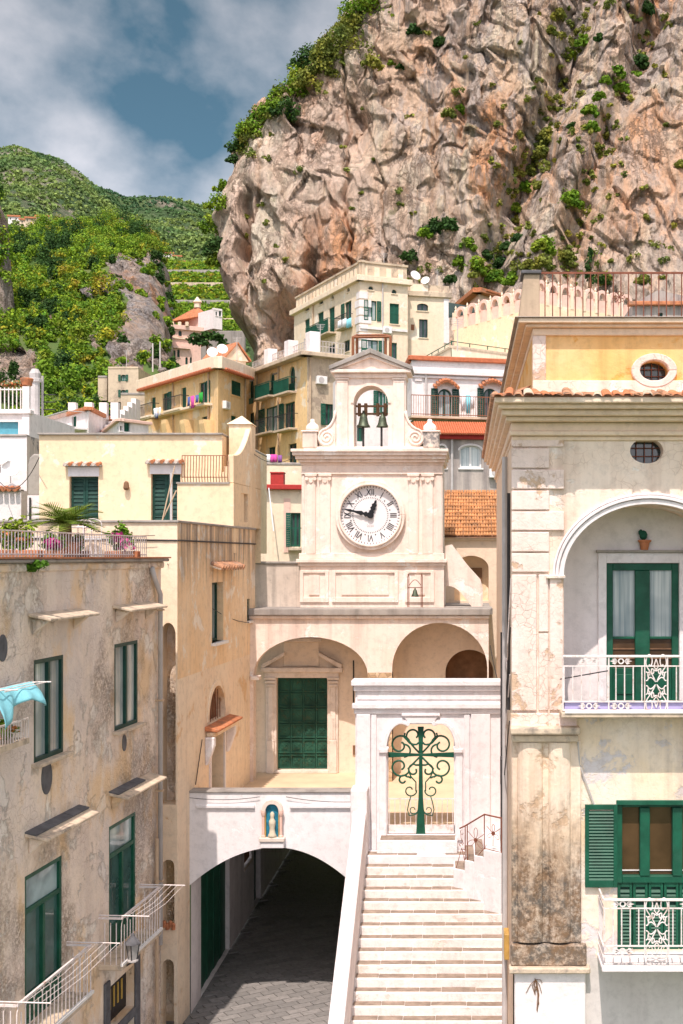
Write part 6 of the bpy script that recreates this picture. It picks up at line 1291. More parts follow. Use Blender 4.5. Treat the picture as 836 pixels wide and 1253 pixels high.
# white house with arched windows right of the gable
t5, fl5, fr5, zt5 = house('white_arcade_house', 'white house with arched windows, dark green shutters and orange awning roof', (478, 84), (504, 66), (760, 68.9), 438, 514, 'white_house',
    opsR=[(536, 553, 475.5, 511, 'op', 1), (592, 608, 475, 511, 'l', 1)], matR='white_house', edge='orange_tile', eh=.25, eave=.15, gm='green_dark')
bxw(t5, fr5, 504, 760, 452, 458, 0, .25, 'cornice', 'white_house', bevel=.03); bxw(t5, fr5, 504, 760, 459.5, 462, 0, .12, 'cornice', 'white_house'); bxw(t5, fr5, 507.5, 516, 462, 466, 0, .08, 'capital', 'white_house')
for x0, x1 in ((530, 560.5), (585.5, 618)):
    a, b, z0, z1 = fr5.box(x0, x1, 470, 476); c_ = (a+b)/2; h = (b-a)/2
    for i in range(9): q = a+(b-a)*(i+.5)/9; zz = z0+.42*math.sin(pi*(i+.5)/9); MB().tube([fr5.pt(q, .42, zz-.02), fr5.pt(q, 0, zz+.16)], .09, 7).build('hood_tile', 'terracotta', t5)
a, z = fr5.hit(498, 511); b, _ = fr5.hit(640, 511); MB().fb(fr5, a, b, 0, 1.2, z-.12, z).build('balcony_slab', 'stone_house', t5); m = MB(); h = 1.08
for q in range(int((b-a)/.13)): m.fb(fr5, a+q*.13, a+q*.13+.02, 1.14, 1.16, z, z+h)
for zz in (z+.08, z+h): m.fb(fr5, a, b, 1.13, 1.17, zz-.02, zz+.02)
m.build('balcony_railing', 'brown_wood', t5)
laundry('shirt_laundry', 'blue and white garments hanging between the arched windows', fr5, [(564, 570, 481, 503, 'cloth_white'), (570, 576, 483, 506, 'cloth_turquoise'), (576, 581, 480, 500, 'cloth_white')], .9)
t6, _, fr6, zt6 = house('grey_house', 'grey stained house with white arched windows behind the tiled roof', None, (535, 64), (760, 65.3), 534, 640, 'grey_house', opsR=[(536, 546, 546, 572.5, 'wh', .5), (562.5, 589.5, 544.5, 572.5, 'wh', .45), (603, 622, 544, 573, 'wh', .45)], edge='red_paint', eh=.3, eave=.3, dep=2)
for x0, x1 in ((536, 546), (562.5, 589.5), (603, 622)): a, b, z0, z1 = fr6.box(x0, x1, 545, 572); MB().arc(fr6, (a+b)/2, z1-.27, ((b-a)/2, .27), ((b-a)/2+.1, .37), 0, pi, 0, .05, 14).build('window_hood', 'white_house', t6)
a, _ = fr6.hit(508, 534); b, _ = fr6.hit(640, 534); m = MB(); n = 46
za, zb = fr6.hit(540, 532)[1], fr6.hit(540, 520)[1]
for i in range(n): q0 = a+(b-a)*i/n; w = (b-a)/n; m.tube([fr6.pt(q0+w/2, .7, za), fr6.pt(q0+w/2, -1.0, zb+.25)], w*.5, 6)
m.build('awning_roof', 'orange_tile', t6, kind='stuff'); bxw(t6, fr6, 505, 640, 514, 521, -1.4, -1.0, 'red_fascia', 'orange_tile')
# small roof terrace slope between villa and arcade house
t7, fl7, fr7, zt7 = house('beige_terrace_house', 'flat beige roof terrace with wire fence below the villa annex', (486, 98), (553, 84), (640, 88), 424, 470, 'cream_house', edge='stone_house', eh=.2)
m = MB()
for fr in (fl7, fr7):
    for i in range(int(fr.len/1.6)+1): m.fb(fr, min(i*1.6, fr.len-.06), min(i*1.6, fr.len-.06)+.05, -.1, -.05, zt7-1.8, zt7+.4)
    m.fb(fr, 0, fr.len, -.09, -.06, zt7+.35, zt7+.4)
m.build('wire_fence', 'green_house', t7)
# pinkish house between the yellow pillar and the tower
t25, _, fr25, zt25 = house('white_shutter_house', 'white house with green shutters glimpsed through the bell arch', None, (424, 74), (506, 75), 452, 640, 'white_house', opsR=[(462, 472, 478, 506, 'op'), (437, 445, 520, 540, 'gn')], edge='stone_house', eh=.2, dep=6)
t8, _, fr8, zt8 = house('pink_stucco_house', 'pinkish stucco house with green door glimpsed left of the tower', None, (312, 62), (378, 62.5), 596, 720, 'pink_house', matR='cream_house', opsR=[(322, 329.5, 633, 656, 'gn'), (356, 368, 627.5, 669, 'l')], edge='red_paint', eh=.25, eave=.35, dep=2)
bxw(t8, fr8, 312, 334, 605, 690, 0, .03, 'plaster_panel', 'cream_house'); bxw(t8, fr8, 347.5, 355.5, 610, 676, 0, .04, 'pink_panel', 'pink_house'); balcony(t8, fr8, 352.5, 372, 670, 1.0, .8, 'green_house')
t9, _, fr9, zt9 = house('terrace_wall_house', 'low cream terrace wall with laundry and red shed left of the tower', None, (312, 70), (378, 70.5), 567, 610, 'cream_house', edge='grey_house', eh=.15, dep=5)
sd = thing('red_shed', 'small red painted cabinet on the roof terrace left of the tower', 'cabinet', P(339, 594, 66)); f_ = front(66); MB().fb(f_, PX(331, 66), PX(347, 66), -.6, 0, PZ(594.5, 66), PZ(579, 66)).build('body', 'red_paint', sd, bevel=.02); MB().fb(f_, PX(330.5, 66), PX(347.5, 66), -.65, .05, PZ(579, 66), PZ(577.5, 66)).build('lid', 'red_paint', sd)
pp_ = thing('fallen_pole', 'thin pale pole leaning on the pinkish stucco house', 'pole', P(334, 640, 61)); MB().tube([P(329, 597, 61.4), P(335, 650, 61)], .03, 5).build('shaft', 'cloth_white', pp_)
# left white houses
t10, fl10, fr10, zt10 = house('white_terrace_house', 'white house with blue roller shutter at the left edge', None, (-220, 52), (36, 52), 504, 640, 'white_house', opsR=[(-30, 22.5, 516, 533, 'td')], edge='white_house', eh=.2, eave=.1, dep=6)
bars(t10, fr10, fr10.len*.55, fr10.len*.955, -.1, zt10+.1, zt10+1.05, .17, .025, 'white_iron', name='terrace_baluster'); bxw(t10, fr10, -110, 28, 475.5, 477, -.13, -.07, 'terrace_rail', 'white_iron')
bxw(t10, fr10, 28, 36.5, 473, 545, -.1, .06, 'corner_pier', 'white_house'); m = MB().lathe(P(33, 471, 52.2), [(.2, 0), (.28, .25), (.26, .28)], 12).build('terracotta_pot', 'terracotta'); tag(m, 'terracotta pot on the white corner pier at the far left', 'pot')
m = leaf_mesh('red_plant', [(*P(22, 470, 52.8), .75, .4, .22, 160)], .09, 'petal_mixed'); tag(m, 'reddish creeping plant on the far left roof terrace', 'plant')
t11, _, fr11, zt11 = house('white_dish_house', 'white flat house with dark doorway left of the yellow house', None, (36, 56), (52, 56.2), 512, 640, 'white_house', opsR=[(39, 52, 519, 549, 'gd')], edge='terracotta', eh=.15, dep=4, gm='green_dark')
MB().lathe(P(43, 511, 55.6), [(.22, 0), (.22, 1.6), (.30, 1.62), (.30, 1.75), (.24, 1.78), (.26, 2.0), (.15, 2.2)], 10).build('chimney_pipe', 'pipe_grey', t11)
for k in range(4): MB().tube([P(40+4*k, 512, 56), P(40+4*k, 482, 56)], .03, 5).build('railing_post', 'pipe_grey', t11)
t12, fl12, fr12, zt12 = house('stained_left_house', 'stained grey house with satellite dishes below the white terrace house', None, (-220, 44), (33, 44), 533, 640, 'stained_plaster', matR='white_house', edge='concrete', eh=.1, dep=7, opsR=[])
m = MB(); q = fr12.pt(fr12.len, 0, 0); q2 = Vector((PX(52, 50), 50)); fs_ = Fr((q.x, q.y), q2); w_ = fs_.box(36, 50, 568, 589); MB().fb(fs_, w_[0], w_[1], 0, .05, w_[2], w_[3]).build('shutter', 'green_dark', t12); bxw(t12, fs_, 35, 51, 564, 567, 0, .2, 'hood', 'terracotta')
m = MB(); m.quad((q.x, q.y, 8), (q2.x, q2.y, 8), (q2.x, q2.y, zt12), (q.x, q.y, zt12)); m.build('side_wall', 'stained_plaster', t12)
dish('satellite_dish', 'large white satellite dish low at the left edge', P(13, 575, 43.2), .30, .3); dish('satellite_dish', 'white satellite dish cut off by the left edge', P(0, 560, 43.2), .34, .2)
t13, _, fr13, zt13 = house('low_tiled_shed', 'low white shed with a tiled edge at the far left', None, (-220, 40), (26, 40), 600, 660, 'white_house', matR='white_house', edge='concrete', eh=.1, dep=2.5)
for i in range(9): a = fr13.len-.12-i*.19; MB().tube([fr13.pt(a, .25, zt13+.02), fr13.pt(a, -.1, zt13+.09)], .08, 7).build('edge_tile', 'terracotta', t13)
cb = thing('curved_chimney', 'curved grey concrete chimney breast beside the yellow house', 'chimney', P(42, 640, 38)); f_ = front(38); sx3 = lambda p: PX(p, 38); sz3 = lambda p: PZ(p, 38)
MB().prism(f_, [(sx3(34), sz3(606)), (sx3(34), sz3(570)), (sx3(36), sz3(560)), (sx3(41), sz3(555)), (sx3(49), sz3(556)), (sx3(49), sz3(606))], -.8, 0).build('breast', 'concrete', cb, bevel=.05, seg=3); MB().fb(f_, sx3(34), sx3(49), -.8, .03, sz3(645), sz3(606)).build('base', 'white_house', cb); MB().tube([f_.pt(sx3(38), .08, sz3(640)), f_.pt(sx3(38), .08, sz3(609))], .03, 6).build('pipe', 'dark_iron', cb)
# antennas
for i, (x, y0, y1, Y) in enumerate(((52, 511, 460, 56), (187, 455, 420, 104), (196, 450, 418, 104))):
    an = thing('aerial_mast', ('thin grey aerial mast rising at the far left roofs', 'left of two thin masts behind the ochre house', 'right of two thin masts behind the ochre house')[i], 'aerial', P(x, y0, Y)); MB().tube([P(x, y0, Y), P(x, y1, Y)], .06 if Y < 60 else .07, 5).build('mast', 'pipe_grey', an)
    if i == 0:
        for k in range(3): MB().tube([P(x-5, y0-10-9*k, Y), P(x+16, y0-10-9*k, Y)], .025, 4).build('crossbar', 'dark_iron', an)
# small white houses behind the yellow roof
t14, fl14, fr14, zt14 = house('white_cottage', 'white cottage with a green door behind the yellow house', (62, 84), (108.5, 78), (135, 84), 500, 545, 'white_house', opsL=[(88, 93.5, 510, 530, 'sh')], edge='terracotta', eh=.25, eave=.15)
for i, x in enumerate((88, 108, 126, 140)): MB().box(PX(x, 82)-.25, PX(x, 82)+.25, 82, 82.5, zt14-.2, zt14+.9).build('chimney_post', 'white_house', t14)
balcony(t14, fl14, 66, 107, 533, 1.0, 1.4, 'pipe_grey', 'white_house')
t15, fl15, fr15, zt15 = house('lilac_cottage', 'small lilac-shaded cottage with green window right of the white cottage', (120, 84), (146, 74), (182, 76), 514, 550, 'white_house', opsR=[(152, 159.5, 516, 528, 'sh'), (140.5+6.5, 150, 521, 527, 'dk')], edge='pink_house', eh=.2, eave=.15)
sw = thing('stepped_lane_wall', 'pale stepped wall climbing between the small white cottages', 'wall', P(130, 530, 79)); 
for k in range(10): MB().box(PX(119+4.6*k, 80+k*.9), PX(125+4.6*k, 80+k*.9), 80+k*.9, 81.2+k*.9, PZ(540, 80), PZ(529-4.6*k, 80+k*.9)).build('wall_block', 'white_house', sw)
t16, fl16, fr16, zt16 = house('stone_tower_house', 'square weathered stone house with two green arched windows on the wooded slope', None, (132.5, 118), (169.5, 118), 450, 492, 'stone_house', opsR=[(148, 154, 458.5, 466.5, 'op', .6), (148, 154, 477, 486, 'op', .6)], edge='stone_house', eh=.2, dep=6)
t17, _, fr17, zt17 = house('ruined_wall_house', 'low grey ruined wall house right of the stone house', None, (148, 108), (179, 108), 482, 515, 'stone_house', edge='concrete', eh=.2, dep=5)
t18, _, fr18, zt18 = house('tiny_stone_hut', 'tiny pale stone hut left of the square stone house', None, (120, 121), (131, 121), 461, 490, 'stone_house', edge='concrete', eh=.2, dep=4)
# pink church villa on the valley side
t19, fl19, fr19, zt19 = house('pink_villa', 'pink villa with arched windows under the left end of the cliff', (205, 180), (211, 170), (246, 172), 400, 470, 'pink_house', opsR=[(218.5, 222.5, 404.5, 411, 'dk', 1), (212, 215, 428.5, 438, 'dk', 1), (217, 220, 427.5, 437, 'dk', 1), (227, 230, 437, 446, 'dk', 1), (232.5, 235, 437, 446, 'dk', 1)], edge='pink_house', eh=.6, eave=.3)
bxw(t19, fr19, 211, 232, 423, 426, 0, .5, 'string_course', 'pink_house'); bxw(t19, fr19, 211, 246, 412.5, 414, 0, .2, 'string_course', 'cream_house')
for x in (211, 220, 229): MB().tube([P(x, 399, 170.5), P(x, 394, 170.5)], .25, 6).build('finial', 'cream_house', t19)
t20, _, fr20, zt20 = house('pink_chapel', 'little chapel with hipped terracotta roof behind the pink villa', None, (243, 178), (256, 179), 388, 420, 'pink_house', opsR=[(247, 249.5, 390.5, 397, 'dk', 1)], edge='terracotta', eh=.3, dep=6)
q = [fr20.pt(-.3, .3, zt20), fr20.pt(fr20.len+.3, .3, zt20), fr20.pt(fr20.len+.3, -6, zt20), fr20.pt(-2, -6, zt20)]; tp_ = fr20.pt(fr20.len/2, -2.2, zt20+2.0); MB().add(q+[tp_], [(0, 1, 4), (1, 2, 4), (2, 3, 4), (3, 0, 4), (3, 2, 1, 0)]).build('hip_roof', 'terracotta', t20); MB().lathe(tp_-Vector((0, 0, .2)), [(.5, 0), (.5, .7), (.7, .8), (.3, 1.3), (.1, 1.6)], 8).build('cupola', 'cream_house', t20)
t21, _, fr21, zt21 = house('white_cave_house', 'narrow white house tucked against the cliff foot above the pink chapel', None, (261, 172), (272, 173), 378, 402, 'white_house', opsR=[(264, 266, 381, 386, 'dk', 1), (268, 271, 379, 387, 'dk')], edge='white_house', eh=.3, dep=4)
t22, fl22, fr22, zt22 = house('gabled_roof_room', 'small gabled roof room with red tiles above the ochre house', (268, 100), (280, 97), (301, 98), 440, 450, 'cream_house', edge='cream_house', eh=.1)
MB().prism(fr22, [(-.4, zt22), (fr22.len+.2, zt22), (fr22.len*.45, zt22+1.3)], -4, .1).build('gable', 'cream_house', t22); a = fr22.len*.45
for s0, s1 in ((-.5, a), (fr22.len+.35, a)): MB().prism(fr22, [(s0, zt22-.02), (s1, zt22+1.32), (s1, zt22+1.46), (s0, zt22+.12)], -4.1, .25).build('gable_roof', 'terracotta', t22)
dish('satellite_dish', 'left of two white dishes on the ochre house roof', P(260, 432, 94), .42, .2); dish('satellite_dish', 'right of two white dishes on the ochre house roof', P(272, 428, 94), .42, .3)
# right background: pink house, scalloped terrace wall
t23, fl23, fr23, zt23 = house('pink_roof_house', 'lilac pink house with low tiled roof at the cliff foot', (558, 140), (586, 130), (634, 136), 357, 420, 'pink_house', opsL=[(570, 575, 366, 375, 'dk')], edge='terracotta', eh=.5, eave=.8)
q = [fl23.pt(-.6, .8, zt23), fr23.pt(0, 1.0, zt23), fr23.pt(fr23.len+.6, .8, zt23)]; ridge = (q[0]+q[2])/2+Vector((0, 2, 1.6)); MB().add(q+[ridge], [(0, 1, 3), (1, 2, 3)]).build('hip_roof', 'roof_tile_field', t23)
aw = MB().hexa([P(549, 389, 112), P(589, 381, 112), P(589, 378, 114), P(549, 372, 114), P(549, 386, 112), P(589, 380, 112), P(589, 377, 114), P(549, 370, 114)]).build('dark_awning', 'awning'); tag(aw, 'dark awning roof between the villa annex and the pink house', 'awning')
sc = thing('scalloped_terrace', 'yellow terrace wall topped by a row of pink scalloped arches and finials', 'terrace wall', P(640, 420, 92))
fA1, fA2 = Fr((PX(556, 97), 97), (PX(655, 90), 90)), None
def scal(fr, px0, py0, px1, py1, n):
    for i in range(n):
        t0, t1 = i/n, (i+1)/n; a, za = fr.hit(px0+(px1-px0)*t0, py0+(py1-py0)*t0); b, zb2 = fr.hit(px0+(px1-px0)*t1, py0+(py1-py0)*t1); z = (za+zb2)/2; w = abs(b-a); m0 = (a+b)/2
        MB().arc(fr, m0, z+.5, (w*.28, .55), (w*.47, .80), 0, pi, -.35, 0, 12).build('scallop_arch', 'pink_house', sc)
        lo_ = min(a, b); MB().fb(fr, lo_-w*.12, lo_+w*.12, -.4, .06, z-.5, z+.9).build('pier', 'cream_house', sc)
        MB().fb(fr, lo_+w*.12, lo_+w*.88, -.3, -.1, z-.5, z+.5).build('infill', 'pink_house', sc)
        MB().lathe(fr.pt(lo_, -.15, z+.9), [(.10, 0), (.13, .14), (.05, .24), (.09, .36), (.02, .55)], 8).build('finial', 'cream_house', sc)
    a, za = fr.hit(px0, py0); b, zb2 = fr.hit(px1, py1); MB().prism(fr, [(a, za-.45), (b, zb2-.45), (b, zb2-7), (a, za-7)], -.3, .02).build('wall', 'yellow_plaster', sc)
scal(fA1, 556, 397, 655, 369, 7); f8 = Fr((PX(655, 90), 90), (PX(780, 94), 94)); scal(f8, 655, 363, 775, 382, 8)
t24, fl24, fr24, zt24 = house('grey_gable_house', 'grey house with low gable seen through the rusty roof railing', None, (774, 78), (880, 78), 372, 420, 'grey_house', edge='terracotta', eh=.25, eave=.3, opsR=[(805, 811, 383, 393, 'dk')])
MB().prism(fr24, [(0, zt24), (fr24.len, zt24), (fr24.len*.30, zt24+.9)], -6, -.01).build('gable', 'grey_house', t24)

# drainpipes and aerials on the background houses
for root, fr, px, yt, yb_, mt in ((t, fl1, 256.5, 449, 530, 'pipe_tan'), (t, fr1, 299, 452, 530, 'pipe_tan'), (t, fl1, 213, 462, 530, 'pipe_tan'), (t2, fl2, 342, 448, 560, 'pipe_tan'), (t2, fl2, 316, 456, 560, 'pipe_tan'), (t2, fr2, 379, 438, 560, 'pipe_tan'), (t3, fr3, 468, 345, 440, 'pipe_grey'), (t3, fl3, 384, 362, 430, 'pipe_tan'), (t5, fr5, 521, 455, 511, 'pipe_grey'), (t6, fr6, 553, 538, 600, 'pipe_grey')):
    a, z1 = fr.hit(px, yt); _, z0 = fr.hit(px, yb_); MB().tube([fr.pt(a, .10, z0), fr.pt(a, .10, z1)], .07, 6).build('drainpipe', mt, root)
for root, fr, px, py in ((t2, fr2, 386, 470), (t, fr1, 272, 500), (t3, fr3, 468, 408), (t6, fr6, 598, 585)):
    a, z = fr.hit(px, py); ac = MB().fb(fr, a, a+.85, 0, .32, z, z+.6).build('air_conditioner', 'frame_white', root, bevel=.03); MB().disc(fr, a+.34, z+.3, .23, .32, .335, 16).build('fan_grille', 'pipe_grey', ac)
for k, (px, py, Y, h) in enumerate(((290, 447, 96, 2.2), (392, 436, 92, 2.4), (470, 336, 115, 2.0), (535, 357, 118, 2.2), (560, 430, 68, 1.8), (155, 449, 119, 1.6))):
    q = P(px, py, Y); an = thing('television_aerial', ('television aerial on the right end of the ochre apartment roof', 'television aerial on the ochre corner house roof', 'television aerial above the cream villa balustrade', 'television aerial on the villa annex roof', 'television aerial on the white arcade house roof', 'television aerial on the square stone house')[k], 'aerial', q)
    MB().tube([q, q+Vector((0, 0, h))], .03, 5).build('mast', 'pipe_grey', an)
    for j in range(4): MB().tube([q+Vector((-.35+.05*j, 0, h-.12*j)), q+Vector((.35-.05*j, .1, h-.12*j))], .015, 4).build('crossbar', 'pipe_grey', an)
# ------------------------------------------------------------ terrain behind the town
def lerp_tab(tab, x):
    if x <= tab[0][0]: return tab[0][1]
    for (a, b), (c, d) in zip(tab, tab[1:]):
        if x <= c: return b+(d-b)*(x-a)/(c-a)
    return tab[-1][1]
def grid_mesh(name, V, nu, nv, mats, mask=None, **props):
    me = bpy.data.meshes.new(name); V = np.asarray(V, np.float32)
    i, j = np.meshgrid(np.arange(nu-1), np.arange(nv-1), indexing='ij'); a = (i*nv+j).ravel()
    f = np.stack([a, a+nv, a+nv+1, a+1], 1).astype(np.int32); n = len(f)
    me.vertices.add(len(V)); me.vertices.foreach_set('co', V.ravel()); me.loops.add(4*n); me.loops.foreach_set('vertex_index', f.ravel()); me.polygons.add(n)
    me.polygons.foreach_set('loop_start', np.arange(0, 4*n, 4, dtype=np.int32)); me.polygons.foreach_set('loop_total', np.full(n, 4, np.int32))
    for m_ in mats: me.materials.append(MAT[m_])
    if mask is not None: me.polygons.foreach_set('material_index', np.asarray(mask, np.int32))
    me.update(calc_edges=True); o = link(name, me, None, None, (0, 0, 0), **props); return o
hillZ = [(40, -3), (54, -2), (60, 6.5), (70, 10), (80, 14), (92, 16), (104, 19), (112, 26), (125, 29), (150, 34), (190, 39), (230, 45)]
V = []; nu, nv = 90, 70
for i in range(nu):
    px = -150+1200*i/(nu-1)
    for j in range(nv):
        Y = 40+190*j/(nv-1); z = lerp_tab(hillZ, Y); k = min(1, max(0, (230-px)/60)); z -= k*min(4, max(0, (Y-90)*.1))
        V.append((PX(px, Y), Y, z+.5*noise.noise(Vector((px*.05, Y*.1, 3)))))
grid_mesh('hillside', V, nu, nv, ['hill_soil'], kind='structure')
# --- limestone cliff
edge = [(-140, 545), (0, 440), (20, 425), (45, 402), (75, 374), (105, 347), (130, 322), (160, 296), (178, 287), (205, 285), (220, 282), (250, 272), (270, 266), (300, 267), (340, 275), (380, 287), (420, 304), (470, 322)]
nu, nv = 600, 470; cliffP = np.zeros((nu, nv, 3)); 
for j in range(nv):
    py = 470-610*j/(nv-1); xl = lerp_tab(edge, py)
    for i in range(nu):
        u = i/(nu-1); px = xl-2+(905-xl)*u**1.06 if u > .04 else xl-2+(905-xl)*.04**1.06*(u/.04)
        s = min(1, (px-xl+2)/24.0); Yb = 178-.045*(px-300)+(470-py)*.045+16*(1-math.sqrt(max(0, 1-(1-s)**2)))
        x = PX(px, Yb); z = PZ(py, Yb)
        rx2, rz2 = x*.88+z*.47, -x*.47+z*.88
        big = noise.noise(Vector((x/30, z/62, 1.3)))*4.0+noise.noise(Vector((x/12, z/40, 5.1)))*2.6
        msk = min(1, max(.35, .62+1.4*noise.noise(Vector((x/14, z/18, 40.2)))))
        wx = rx2+1.2*noise.noise(Vector((x/5, z/5, 8))); wz = rz2+1.2*noise.noise(Vector((x/5, z/5, 18)))
        vx = x+.9*noise.noise(Vector((x/4, z/9, 48)))
        cv = max(0, .05-abs(noise.noise(Vector((vx/13, z/85, 6.6)))))*42+max(0, .03-abs(noise.noise(Vector((rx2/10, rz2/38, 11.6)))))*26*msk+.9*abs(noise.noise(Vector((x/1.6, z/22, 21))))*(1-msk*.5)
        dl, pl = noise.voronoi(Vector((wx/4.6, wz/11.0, .7))); c1 = noise.cell(pl[0]*7.3); o1 = (wx/4.6-pl[0][0])*c1+(wz/11.0-pl[0][1])*noise.cell(pl[0]*3.1)
        dl2, pl2 = noise.voronoi(Vector((wx/1.9, wz/3.0, 3.7))); c2 = noise.cell(pl2[0]*9.1); o2 = (wx/1.9-pl2[0][0])*c2+(wz/3.0-pl2[0][1])*noise.cell(pl2[0]*5.3)
        fine = noise.fractal(Vector((wx/1.3, .3, wz/1.9)), .8, 2.1, 5)
        gl = lerp_tab([(-140, 760), (0, 716), (100, 690), (200, 655), (300, 612), (470, 590)], py); gd = (px-gl)/26.0; gully = 7.5*math.exp(-gd*gd)
        gl2 = lerp_tab([(-140, 850), (60, 790), (180, 740), (300, 700), (470, 690)], py); gd2 = (px-gl2)/20.0; gully += 4.5*math.exp(-gd2*gd2)
        cave = 15*math.exp(-((px-352)/36.0)**2-((py-402)/34.0)**2)+9*math.exp(-((px-300)/7.0)**2-((py-285)/60.0)**2)+6*math.exp(-((px-382)/9.0)**2-((py-340)/50.0)**2)+4*math.exp(-((px-440)/12.0)**2-((py-140)/40.0)**2)
        ledge = 1.6*math.sin(z/4.1+2*noise.noise(Vector((x/16, z/30, 9))))*abs(noise.noise(Vector((x/12, z/12, 19))))
        d = big+c1*1.0+o1*1.5+(c2*.9+o2*.7+fine*.5)*msk+cv*.8+gully+cave+ledge
        d += 5*(1-s)*noise.noise(Vector((3.3, z/6, 7)))
        k = Yb+d; cliffP[i, j] = (PX(px, Yb)+.9*noise.noise(Vector((x/3, z/3, 4))), k, z+.9*noise.noise(Vector((x/3, z/3, 14))))
grid_mesh('cliff', cliffP.reshape(-1, 3), nu, nv, ['rock_cliff'], kind='structure')
flatc = cliffP.reshape(-1, 3); cpx = CX+F*flatc[:, 0]/flatc[:, 1]; cpy = HY-F*(flatc[:, 2]-CZ)/flatc[:, 1]
def on_cliff(px, py):
    d = (cpx-px)**2+(cpy-py)**2+(flatc[:, 1]-150)*.0; k = np.argsort(d)[:4]; k = k[np.argmin(flatc[k, 1])]; return Vector(flatc[k])
# shrubs that can be told apart
SH = [(452, 2, 26, 1), (432, 28, 17, 2), (424, 48, 24, 2), (404, 62, 18, 2), (396, 80, 15, 2), (378, 72, 17, 0), (362, 104, 20, 1), (376, 96, 15, 2), (352, 132, 15, 0), (338, 128, 16, 1), (322, 142, 14, 1), (306, 158, 15, 1), (294, 176, 13, 0), (288, 194, 9, 0),
      (268, 246, 13, 1), (262, 276, 15, 1), (258, 300, 14, 0), (266, 318, 10, 1), (272, 226, 9, 1), (509, 36, 11, 0), (539, 50, 11, 0), (550, 136, 10, 2), (564, 131, 9, 1), (492, 78, 7, 0), (456, 75, 10, 2), (480, 74, 6, 1),
      (684, 14, 9, 2), (676, 36, 9, 2), (716, 48, 15, 1), (734, 44, 9, 0), (702, 66, 9, 1), (756, 86, 12, 1), (782, 72, 15, 0), (776, 92, 11, 1), (760, 106, 12, 1), (742, 96, 8, 1), (734, 116, 10, 1), (722, 132, 12, 1), (724, 152, 10, 1), (700, 152, 7, 0),
      (668, 164, 15, 2), (662, 184, 14, 2), (647, 206, 11, 2), (642, 226, 12, 1), (660, 226, 9, 2), (700, 240, 17, 1), (632, 252, 9, 1), (634, 290, 10, 0), (666, 296, 18, 1), (690, 312, 18, 2), (664, 318, 16, 2), (530, 276, 17, 0), (548, 272, 14, 0), (520, 282, 10, 1), (500, 310, 12, 0), (574, 296, 12, 1), (566, 316, 14, 1),
      (584, 322, 16, 1), (604, 336, 16, 1), (628, 338, 17, 1), (646, 322, 12, 2), (612, 320, 12, 0), (552, 340, 10, 0), (786, 340, 12, 2), (740, 340, 12, 0), (833, 198, 9, 2), (791, 8, 12, 0), (620, 300, 10, 0), (594, 310, 10, 0)]
matn = ['leaf_dark', 'leaf_bright', 'leaf_shrub']; lab = ['dark green shrub clinging to the cliff face or rim', 'bright green shrub clinging to the cliff face or rim', 'yellow-green shrub clinging to the cliff face or rim']
for px, py, r, k in SH:
    q = on_cliff(px, py+r*.3); R = r*q.y/F*(1.25 if px < 470 else .78)
    o = leaf_mesh('cliff_shrub', [(q.x, q.y-R*.25, q.z+R*.15, R, R*.8, R*.85, int(120+r*30)), (q.x+R*.7, q.y-R*.2, q.z-R*.4, R*.6, R*.5, R*.5, int(40+r*11)), (q.x-R*.8, q.y-R*.1, q.z-R*.1, R*.5, R*.5, R*.45, int(30+r*9))], .23, matn[k])
    where = 'at the foot of the cliff behind the houses' if py > 288 else ('on the left rim of the cliff' if px < lerp_tab(edge, py)+38 else ('high on the right part of the cliff' if px > 690 and py < 160 else ('in the diagonal gully of the cliff' if px > 620 else 'on the bare middle of the cliff face')))
    l_ = ('large ' if r >= 14 else ('small ' if r < 10 else 'mid-sized '))+('dark green', 'bright green', 'yellow-green')[k]+' shrub '+where; tag(o, l_, 'shrub', l_.replace('shrub', 'shrubs'))
cr = []
for n_ in range(260):
    if n_ % 2: t = random.random(); px = 716-110*t+random.gauss(0, 22); py = 340*t+random.gauss(0, 20)
    elif n_ % 4: t = random.random(); px = 800-110*t+random.gauss(0, 16); py = 20+320*t
    else: px = random.uniform(300, 836); py = random.uniform(5, 345)
    if px < lerp_tab(edge, py)+12: continue
    q = on_cliff(px, py); r = random.uniform(.35, .95); cr.append((q.x, q.y-r*.3, q.z, r*1.3, r, r, int(26+60*r)))
for n_ in range(30):
    px = random.uniform(480, 836); py = random.gauss(326, 12); q = on_cliff(px, py); r = random.uniform(.4, 1.1); cr.append((q.x, q.y-r*.3, q.z, r*1.3, r, r, int(30+50*r)))
for n_ in range(90):
    t = random.random(); py = 6+190*t; px = lerp_tab(edge, py)+random.uniform(-1, 22); q = on_cliff(px, py); r = random.uniform(.6, 1.5); cr.append((q.x, q.y-r*.2, q.z+r*.2, r*1.2, r, r, int(40+40*r)))
leaf_mesh('cliff_scrub', cr, .21, 'leaf_shrub', kind='stuff', label='small scattered scrub growing in the cracks of the cliff')
